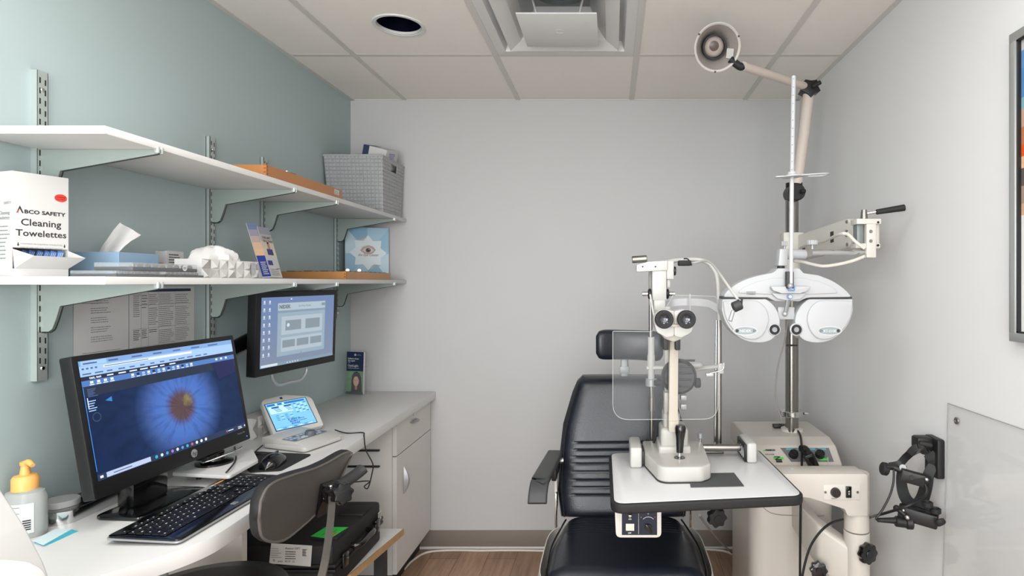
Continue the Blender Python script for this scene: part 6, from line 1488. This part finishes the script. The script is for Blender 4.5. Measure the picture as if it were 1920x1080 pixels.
b = MB(); Fb = frame((qx(1399), Yq-.0003, qz(552.5)), (1, 0, 0), (0, 0, 1)); b.rect(Fb, 0, .0075, .030, .0013, M_ink, .0008); b.text(Fb, 'CONNEXX', .001, 0, .0055, M_ink, lift=.0008, bold=.0001, shear=.2); b.build('small_lettering', t, smooth=False)
b = MB(); b.prism(rpoly(qp([(1441, 537), (1516, 537), (1510, 545), (1497, 550), (1462, 550), (1447, 545)]), .004), Yq-.022, Yq+.006, Fx, M_ph, bev=.004); b.prism(rpoly(qp([(1444, 549), (1462, 550), (1497, 550), (1512, 549), (1500, 560), (1478, 564), (1456, 560)]), .004), Yq-.010, Yq+.008, Fx, M_ph, bev=.003); b.build('forehead_knob_cover', t, ang=45)
b = MB(); b.box((qx(1473), Yq-.030, qz(545)), (qx(1485), Yq-.02, qz(535)), mat('blue_window', '5b86c0', .2), r=.001); b.rect(frame((qx(1476), Yq-.030, qz(542.5)), (1, 0, 0), (0, 0, 1)), 0, 0, .010, .008, M_card, .0006); b.build('level_window', t)
b = MB(); b.lathe([(.0075, 0), (.006, .003), (0, .004)], axisframe((qx(1477), Yq-.024, qz(556)), (0, -1, 0)), mat('blue_rim', '6c93d8', .3), 24); b.lathe([(.0035, .0032), (.003, .0045), (0, .005)], axisframe((qx(1477), Yq-.024, qz(556)), (0, -1, 0)), mat('led_blue_white', 'bcd4ff', emis=6), 16); b.cyl((qx(1477), Yq-.024, qz(556)), (qx(1477), Yq+.0, qz(556)), .007, M_ph); b.build('indicator_light', t)
b = MB(); b.prism(rpoly(qp([(1473, 562), (1481, 562), (1476, 585), (1469, 585)]), .001), Yq-.01, Yq-.003, Fx, mat('grey_stem', '77797b', .4, metal=.3), bev=.001); b.sphere((qx(1471), Yq-.004, qz(588.5)), .0085, M_silver); b.build('pd_lever', t)
b = MB(); b.box((qx(1462), Yq+.02, qz(600)), (qx(1494), Yq+.03, qz(576)), M_ph, r=.003); b.build('center_plate', t)
# mount
b = MB(); b.prism(rpoly(qp([(1463, 498), (1480, 498), (1482, 466), (1466, 466)]), .003), Yq+.02, Yq+.075, Fx, M_ph, bev=.002); b.cyl((qx(1474), Yq+.06, qz(475)), (qx(1524), Yq+.075, qz(475)), .0165, M_ph, seg=32, bev=.001); b.cyl((qx(1472), Yq+.045, qz(506)), (qx(1472), Yq+.045, qz(497)), .012, M_dark); b.build('mount', t, ang=45)
for x, y, r_ in ((1471, 459, .009), (1523, 457, .0165)):
    p = P(x, y, Yq+.06); Fk = Matrix.Translation(p); bb = MB(); pts = [((r_+.0008*math.cos(12*a_))*math.cos(a_), (r_+.0008*math.cos(12*a_))*math.sin(a_)) for a_ in [2*PI*k/96 for k in range(96)]]
    bb.prism(pts, -.004, .011, Fk, mat('grey_knob', 'a9abae', .5), bev=.002); bb.cyl(p+V((0, 0, -.018)), p+V((0, 0, -.003)), .004, M_silver); bb.build('knob', t)
# near point rod
t = thing('near_point_rod', P(1481, 545, 1.78), 'tall thin white graduated rod with a card holder above the refractor', 'rod')
Yn = 1.79
b = MB(); b.cyl(P(1483, 532, Yn), P(1484.6, 335, Yn), .0065, mat('grey_rod', 'b9babb', .35), seg=12); b.box((P(1475, 0, Yn).x, Yn-.004, P(0, 541, Yn).z), (P(1488, 0, Yn).x, Yn+.02, P(0, 509, Yn).z), M_dark, r=.002); b.sphere(P(1482, 536, Yn-.006), .0085, M_silver); b.build('lower_rod', t)
b = MB(); b.cyl(P(1484.6, 335, Yn), P(1488, 142, Yn), .0068, M_ph, seg=16, bev=.002)
for k in range(12): p = P(1484.9+k*.27, 318-k*15.5, Yn-.0068); b.box((p.x-.0015, p.y-.0006, p.z-.0008), (p.x+.0015, p.y+.001, p.z+.0008), M_grayink)
b.build('upper_rod', t)
c_ = P(1485, 331, Yn); Fh = Matrix.Translation(c_) @ Matrix.Rotation(math.radians(-3), 4, 'Y')
b = MB(); b.lathe([(0, -.002), (.030, -.002), (.030, .002), (.015, .006), (.012, .014), (0, .014)], Fh, M_ph, 36); b.prism(rrect(-.052, -.010, .05, .010, .008), -.001, .0025, Fh, M_ph); out_ = rpoly([(.0, -.012), (.10, -.022), (.116, 0), (.10, .022), (0, .012)], .015)
b.sweep([Fh @ V((p[0], p[1], .001)) for p in out_], [(-.0025, -.0015), (.0025, -.0015), (.0025, .0015), (-.0025, .0015)], M_ph, closed=True); b.build('card_holder', t, ang=45)

# refractor cables
cable('cable', [P(1500, 465, 2.40), P(1515, 458, 2.25), P(1545, 452, 2.10), P(1575, 439, 1.93), P(1590, 440, 1.915), P(1604, 453, 1.91), P(1621, 466, 1.905)], .0055, M_wcable, 'white hose running along the cream refractor arm')
cable('cable', [P(1488, 489, 1.94), P(1505, 491, 1.94), P(1525, 496, 1.94), P(1545, 499, 1.94), P(1575, 495, 1.94), P(1602, 488, 1.94), P(1622, 480, 1.92)], .0055, M_wcable, 'white hose sagging below the chrome refractor rod')
cable('cable', [P(1477, 600, 2.44), P(1471, 640, 2.44), P(1460, 680, 2.43), P(1455, 720, 2.42), P(1456, 755, 2.42), P(1466, 788, 2.42)], .0035, M_gcable, 'thin grey cable hanging beside the steel pole')

# ================================================================== EXAM LAMP
t = thing('examination_lamp', V((PXc, PYc, 1.83)), 'overhead examination lamp with a round reflector on a jointed beige arm', 'lamp')
M_beige = mat('beige_arm', 'c6bab1', .4)
j1 = P(1490, 362, 2.46); b = MB(); b.cyl(j1+V((0, -.034, 0)), j1+V((0, .05, 0)), .036, M_black, bev=.004); b.cyl((PXc, PYc, 1.81), (PXc, PYc, 1.86), .026, M_black); b.box((j1.x-.005, j1.y-.02, j1.z-.01), (j1.x+.028, j1.y+.03, j1.z+.045), M_black, r=.005); b.cyl(j1+V((.01, -.05, 0)), j1+V((.03, -.05, -.0)), .008, M_black, bev=.002); b.build('lower_joint', t)
j2 = P(1517, 168, 2.46)
b = MB(); b.tube([P(1494, 345, 2.46), P(1506, 260, 2.46), P(1516, 178, 2.46)], .0235, M_beige, seg=20, smooth=0); b.build('lower_arm', t)
b = MB(); pts = [(.036*math.cos(a_)*(1.15 if k % 2 else .82), .036*math.sin(a_)*(1.15 if k % 2 else .82)) for k, a_ in enumerate([2*PI*k/10+.3 for k in range(10)])]
b.prism(pts, -.03, .03, axisframe(j2, (0, -1, 0)), M_black, bev=.003); b.cyl(j2+V((.0, -.035, 0)), j2+V((.035, -.04, .018)), .009, M_black, bev=.002); b.build('elbow_joint', t)
hc = P(1345, 89, 2.10); a2 = P(1393, 124, 2.13)
b = MB(); b.tube([P(1510, 162, 2.45), a2.lerp(P(1510, 162, 2.45), .5), a2, ], .0165, M_beige, seg=20, smooth=0); b.build('upper_arm', t)
nrm = V((-.02, -1, -.42)).normalized(); nrm = ((EYE-hc).normalized()+V((.22, 0, -.05))).normalized(); Fh = axisframe(hc, nrm)
b = MB(); b.lathe([(.0, -.115), (.035, -.112), (.042, -.10), (.055, -.06), (.075, -.012), (.0835, 0), (.0845, .004), (.082, .006), (.076, .0)], Fh, M_cream2, 56); hd = b.build('lamp_shade', t, ang=50)
b = MB(); b.lathe([(.0765, .001), (.068, -.02), (.052, -.055), (.042, -.075)], Fh, mat('pebbled_reflector', 'c9c3bd', .35, metal=.55, bump=1.0, bscale=260), 56)
b.poly(Fh @ Matrix.Translation((.056, -.02, -.02)) @ Matrix.Rotation(-.9, 4, 'Y'), rrect(-.016, -.017, .016, .017, .002), M_paper, .004); b.build('reflector', hd)
b = MB(); b.lathe([(.045, -.062), (.044, -.046), (.038, -.046), (.037, -.06)], Fh, M_black, 40); b.lathe([(.037, -.058), (.030, -.048), (.018, -.043), (0, -.041)], Fh, mat('frosted_bulb', 'a39891', .25, coat=.5), 40); b.lathe([(.018, -.0425), (.012, -.0400), (0, -.0395)], Fh @ Matrix.Translation((-.003, .003, .0)), mat('bulb_center_glass', '5b504b', .3), 24); b.build('bulb', hd)  # bulb with a darker disc at its centre
b = MB(); 
for k in range(3): a_ = k*2.1+.5; b.box((.0825*math.cos(a_)-.003, .0825*math.sin(a_)-.003, -.002), (.0825*math.cos(a_)+.003, .0825*math.sin(a_)+.003, .007), M_dark, M=Fh)
b.build('clip', hd)
b = MB(); b.tube([a2, a2+V((-.012, .0, -.001)), hc-nrm*.035+V((.055, 0, -.045))], .014, M_rubber, seg=14); b.build('swivel', t)

# console accessories
t = thing('transformer_plug', P(1512, 870, 2.2), 'black plug-in handle resting in front of the console knobs', 'handle')
F = frame(P(1522, 863, 2.225), V((.9, 0, .42)), V((-.35, 0, .9)))
b = MB(); b.box((-.022, -.03, -.012), (.016, .03, .014), M_black, r=.005, M=F); b.box((-.012, -.018, .0135), (.008, .022, .0155), M_blackg, r=.001, M=F); b.build('handle_body', t)
b = MB(); b.tube([F @ V((0, .03, 0)), F @ V((-.004, .05, 0)), F @ V((-.02, .062, .01))], .013, M_black); b.build('strain_relief', t); b = MB(); b.tube([F @ V((0, -.03, 0)), F @ V((-.004, -.05, 0)), F @ V((-.008, -.075, 0))], .012, M_black); b.build('grip', t)
t = thing('small_bracket', P(1462, 805, 2.55), 'small black clip behind the foot of the steel pole', 'clip')
b = MB(); p = P(1449, 812, 2.55); b.box((p.x, 2.53, .797), (p.x+.055, 2.56, .812), M_black, r=.002); b.tube([P(1461, 808, 2.545), P(1462, 795, 2.545), P(1470, 798, 2.545)], .004, M_black, smooth=0); b.build('clip_body', t)
cable('cable', [P(1496, 808, 2.46), P(1501, 818, 2.40), P(1503.5, 840, 2.26), P(1503.5, 860, 2.245), P(1503, 890, 2.20), P(1501, 960, 2.16), P(1500, 1080, 2.15), P(1500, 1190, 2.14)], .0045, M_cable, 'black cable hanging straight down in front of the cream column')
t = thing('key', P(1553, 868, 2.25), 'small key hanging on a cord from the console edge', 'key')
b = MB(); b.tube([P(1552, 857, 2.262), P(1553, 868, 2.262), P(1553.5, 882, 2.262)], .0013, M_wcable); b.build('cord', t); b = MB(); b.box((P(1548, 0, 2.26).x, 2.258, P(0, 887, 2.26).z), (P(1556, 0, 2.26).x, 2.264, P(0, 881, 2.26).z), M_dark, r=.001); b.build('key_head', t)

# ================================================================== RIGHT WALL
t = thing('wall_frame', (XR, 1.2, 1.286), 'silver framed colour poster cut off by the right edge of the photo', 'picture frame')
y0, y1, z0, z1 = .80, 1.447, 1.287, 2.048; fd = .022; fw = .022; xw = XR
M_fr = mat('brushed_aluminium_frame', 'b4b6b5', .35, metal=.6)
b = MB()
for (a_, c_, lo, hi) in ((y0, y1, z1-fw, z1), (y0, y1, z0, z0+fw)): b.box((xw-fd, a_, lo), (xw-.0005, c_, hi), M_fr, r=.0015)
for (a_, c_) in ((y0, y0+fw), (y1-fw, y1)): b.box((xw-fd, a_, z0+fw-.0005), (xw-.0005, c_, z1-fw+.0005), M_fr, r=.0015)
b.build('frame', t)
b = MB()
for (lo, hi) in ((z1-fw-.004, z1-fw), (z0+fw, z0+fw+.004)): b.box((xw-fd+.004, y0+fw, lo), (xw-.004, y1-fw, hi), M_black)
b.box((xw-fd+.004, y1-fw-.0065, z0+fw), (xw-.004, y1-fw, z1-fw), M_black); b.build('rebate', t, smooth=False)
F = frame((xw-.010, y1-fw, z0+fw), (0, -1, 0), (0, 0, 1)); W_, H_ = y1-y0-2*fw, z1-z0-2*fw
b = MB(); b.rect(F, 0, 0, W_, H_, M_paper, .0)
zz = [(0, .40, 'dcdcda'), (.40, .44, 'c9a489'), (.44, .50, 'a08a7c'), (.50, .56, '5d5350'), (.56, .60, 'd9b08e'), (.60, .64, 'd4531f'), (.64, .70, 'b4714d'), (.70, .76, 'b99a86'), (.76, .80, '7fa4ae'), (.80, .90, '4f80b4'), (.90, .96, '5d86b6'), (.96, .995, 'b9b6b8')]
for a_, c_, h_ in zz: b.rect(F, .006, H_*a_, W_-.012, H_*(c_-a_), mat('poster_'+h_, h_, .4, noise=.12, nscale=12), .0006)
b.poly(F, [(.1, H_*.44), (.45, H_*.44), (.5, H_*.72), (.3, H_*.80), (.16, H_*.66)], mat('poster_rock', 'a2583a', .4, noise=.2, nscale=10), .001)
b.build('poster', t, smooth=False)
# acrylic wall guard
F = frame((XR-.0045, 1.739, 1.071), (0, -1, 0), (0, 0, 1)); M_ac = clear('wall_guard_acrylic', 'd2d3d2', .03, rough=.04)
t = thing('wall_guard', (XR, 1.2, .2), 'clear acrylic wall protection panel with a screw in its corner', 'wall panel')
b = MB(); b.prism([(-.045, -.90), (1.6, -.90), (1.6, .012), (0, 0)], -.0035, .0, F, M_ac); b.build('panel', t, smooth=False)
b = MB(); b.tube([F @ V((-.045, -.90, 0)), F @ V((0, 0, 0)), F @ V((1.6, .012, 0))], .0012, mat('cut_edge_dark', '8b8f8e', .4), seg=6, smooth=0); b.build('cut_edge', t)
b = MB(); q = PX(1794, 789, XR-.0045); b.lathe([(.0105, 0), (.010, .003), (.006, .005), (.004, .005), (.004, .003), (0, .003)], axisframe(q, (-1, 0, 0)), M_steel, 24); b.build('screw', t)
# ophthalmoscope headset
t = thing('headset', P(1720, 985, 1.80), 'black indirect ophthalmoscope headset hung on the right wall beside the acrylic panel', 'headset')
M_hb = mat('headset_black', '1a1a1b', .45, bump=.1)
b = MB(); w0 = PX(1770, 838, XR); 
F = frame((XR-.001, 1.76, .79), (0, -1, 0), (0, 0, 1)); b.prism(rrect(-.075, .045, .0, .165, .008), 0, .022, F, M_hb, bev=.003); b.box((XR-.07, 1.785, .915), (XR-.02, 1.83, .955), M_hb, r=.008); b.build('wall_mount', t)
def hp(x, y, Y): return P(x, y, Y)
def ribbon(name, pts, wdt, th, m=M_hb, k=5):
    b = MB(); P_ = catmull([V(p) for p in pts], k); n = len(P_); rings = []
    wf = wdt if callable(wdt) else (lambda q: wdt)
    for i, p in enumerate(P_):
        d = (P_[min(i+1, n-1)]-P_[max(i-1, 0)]).normalized(); vd = (p-EYE).normalized(); vd = (vd+V((.35, 0, .1))).normalized()
        wv = d.cross(vd).normalized(); nv = d.cross(wv); w2, t2 = wf(i/(n-1))/2, th/2
        rings.append([p+wv*w2+nv*t2, p-wv*w2+nv*t2, p-wv*w2-nv*t2, p+wv*w2-nv*t2])
    b.grid(rings, m, close=True); b.grid([rings[0][:2], rings[0][3:1:-1]], m); b.grid([rings[-1][:2], rings[-1][3:1:-1]], m)
    return b.build(name, t, ang=50)
ribbon('headband', [hp(1692, 872, 1.85), hp(1690, 900, 1.85), hp(1694, 925, 1.84), hp(1704, 942, 1.82), hp(1718, 948, 1.80), hp(1729, 936, 1.79), hp(1737, 910, 1.78), hp(1741, 890, 1.78), hp(1750, 872, 1.78)], lambda q: .026+.012*math.sin(PI*q), .004)
ribbon('side_strap', [hp(1741, 850, 1.79), hp(1750, 862, 1.78), hp(1752, 876, 1.78)], .034, .006)
ribbon('top_strap', [hp(1668, 874, 1.85), hp(1686, 870, 1.85), hp(1698, 858, 1.84), hp(1710, 848, 1.82), hp(1724, 843, 1.81), hp(1738, 848, 1.80), hp(1748, 857, 1.79)], .022, .005)
ribbon('top_pad', [hp(1706, 850, 1.81), hp(1716, 840, 1.80), hp(1728, 839, 1.79), hp(1735, 848, 1.79)], .020, .014)
b = MB(); b.box((-.020, -.006, -.02), (.018, .006, .02), M_rubber, r=.005, M=frame(hp(1735, 831, 1.785), V((.9, -.3, -.15)), (0, 0, 1))); b.build('rear_knob', t)
b = MB(); b.cyl(hp(1653, 878, 1.83), hp(1664, 880, 1.83), .020, M_rubber, bev=.003); b.tube([hp(1660, 876, 1.82), hp(1675, 876, 1.82), hp(1690, 883, 1.81), hp(1700, 889, 1.81)], .0095, M_hb); b.build('tension_knob', t)
b = MB(); b.prism(rrect(-.032, -.018, .034, .018, .004), -.012, .014, frame(hp(1710, 895, 1.775), V((.9, -.35, -.18)), (0, 0, 1)), M_hb, bev=.003); b.cyl(hp(1693, 877, 1.80), hp(1693, 877, 1.81), .010, M_pst); b.cyl(hp(1710, 896, 1.757), hp(1710, 896, 1.765), .006, M_rubber); b.build('brow_box', t)
b = MB(); b.sphere(hp(1736, 900, 1.76), .013, M_rubber); b.sphere(hp(1737, 899, 1.747), .006, M_chrome); b.build('pivot_ball', t)
b = MB(); F = frame(hp(1735, 972, 1.77), V((.85, -.5, -.12)), (0, 0, 1)); b.box((-.075, -.020, -.018), (.034, .022, .020), M_hb, r=.006, M=F); b.box((-.035, .0, -.03), (.034, .024, .0), M_hb, r=.005, M=F)
b.build('binocular_body', t)
for x, y in ((1739, 955), (1754, 967)):
    b = MB(); p = hp(x, y-6, 1.75); b.lathe([(.010, -.004), (.0155, 0), (.0155, .012), (.0125, .014), (.010, .010), (.008, .0)], Matrix.Translation(p), M_rubber, 28); b.build('eyepiece', t)
b = MB(); b.cyl(hp(1760, 975, 1.725), hp(1766, 984, 1.715), .015, M_rubber, bev=.003); b.build('end_knob', t)
b = MB(); b.cyl(hp(1645, 975, 1.80), hp(1680, 976, 1.79), .006, M_rubber, r1=.010); b.cyl(hp(1678, 977, 1.79), hp(1700, 980, 1.785), .016, M_hb, bev=.003); b.cyl(hp(1698, 980, 1.785), hp(1712, 981, 1.78), .019, M_hb, bev=.003); b.build('lamp_barrel', t)
b = MB(); b.tube([hp(1681, 953, 1.79), hp(1693, 962, 1.78), hp(1701, 970, 1.775)], .007, M_hb); b.sphere(hp(1681, 953, 1.79), .010, M_rubber); b.sphere(hp(1701, 970, 1.760), .007, M_chrome); b.sphere(hp(1694, 957, 1.77), .0045, M_chrome); b.build('hinge', t)
# cables of the headset
cable('cable', [hp(1676, 880, 1.81), hp(1675, 905, 1.80), hp(1668, 930, 1.79), hp(1655, 955, 1.79), hp(1643, 972, 1.79), hp(1648, 975, 1.79)], .0035, M_cable, 'thin black cable looping from the headset brow knob to its lamp')
cable('cable', [hp(1732, 903, 1.76), hp(1738, 918, 1.75), hp(1731, 932, 1.74), hp(1700, 949, 1.72), hp(1660, 962, 1.78), P(1640, 967, 1.88), P(1627, 971, 2.10), P(1605, 972, 2.12), P(1585, 973, 2.11), P(1560, 980, 2.0), P(1540, 995, 1.97), P(1522, 1020, 1.96), P(1511, 1050, 1.95), P(1503, 1090, 1.94), P(1498, 1150, 1.94)], .0042, M_cable, 'black headset cable sweeping left past the cream pivot')

# floor cables
def fl(x, y, z=.006): return PZ(x, y, z)
cable('cable', [P(1312, 966, 2.0), P(1325, 985, 2.20), P(1345, 1010, 2.60), P(1365, 1030, 2.75), fl(1392, 1052, .004), fl(1410, 1064, .004)], .0045, M_gcable, 'grey cable dropping from under the table to the floor', group=None)
cable('cable', [fl(1290, 1029.5, .02), fl(1325, 1030, .007), fl(1360, 1034, .006), fl(1385, 1046, .006), fl(1405, 1062, .006), fl(1420, 1075, .006)], .006, M_wcable, 'off-white cable on the floor right of the exam chair')
cable('cable', [fl(757, 1068, .006), fl(775, 1050, .006), fl(800, 1036, .006), fl(840, 1032, .006), fl(900, 1032.5, .006), fl(960, 1032, .006), fl(1040, 1033, .006)], .0055, M_wcable, 'white cable lying along the back skirting beside the cabinet')
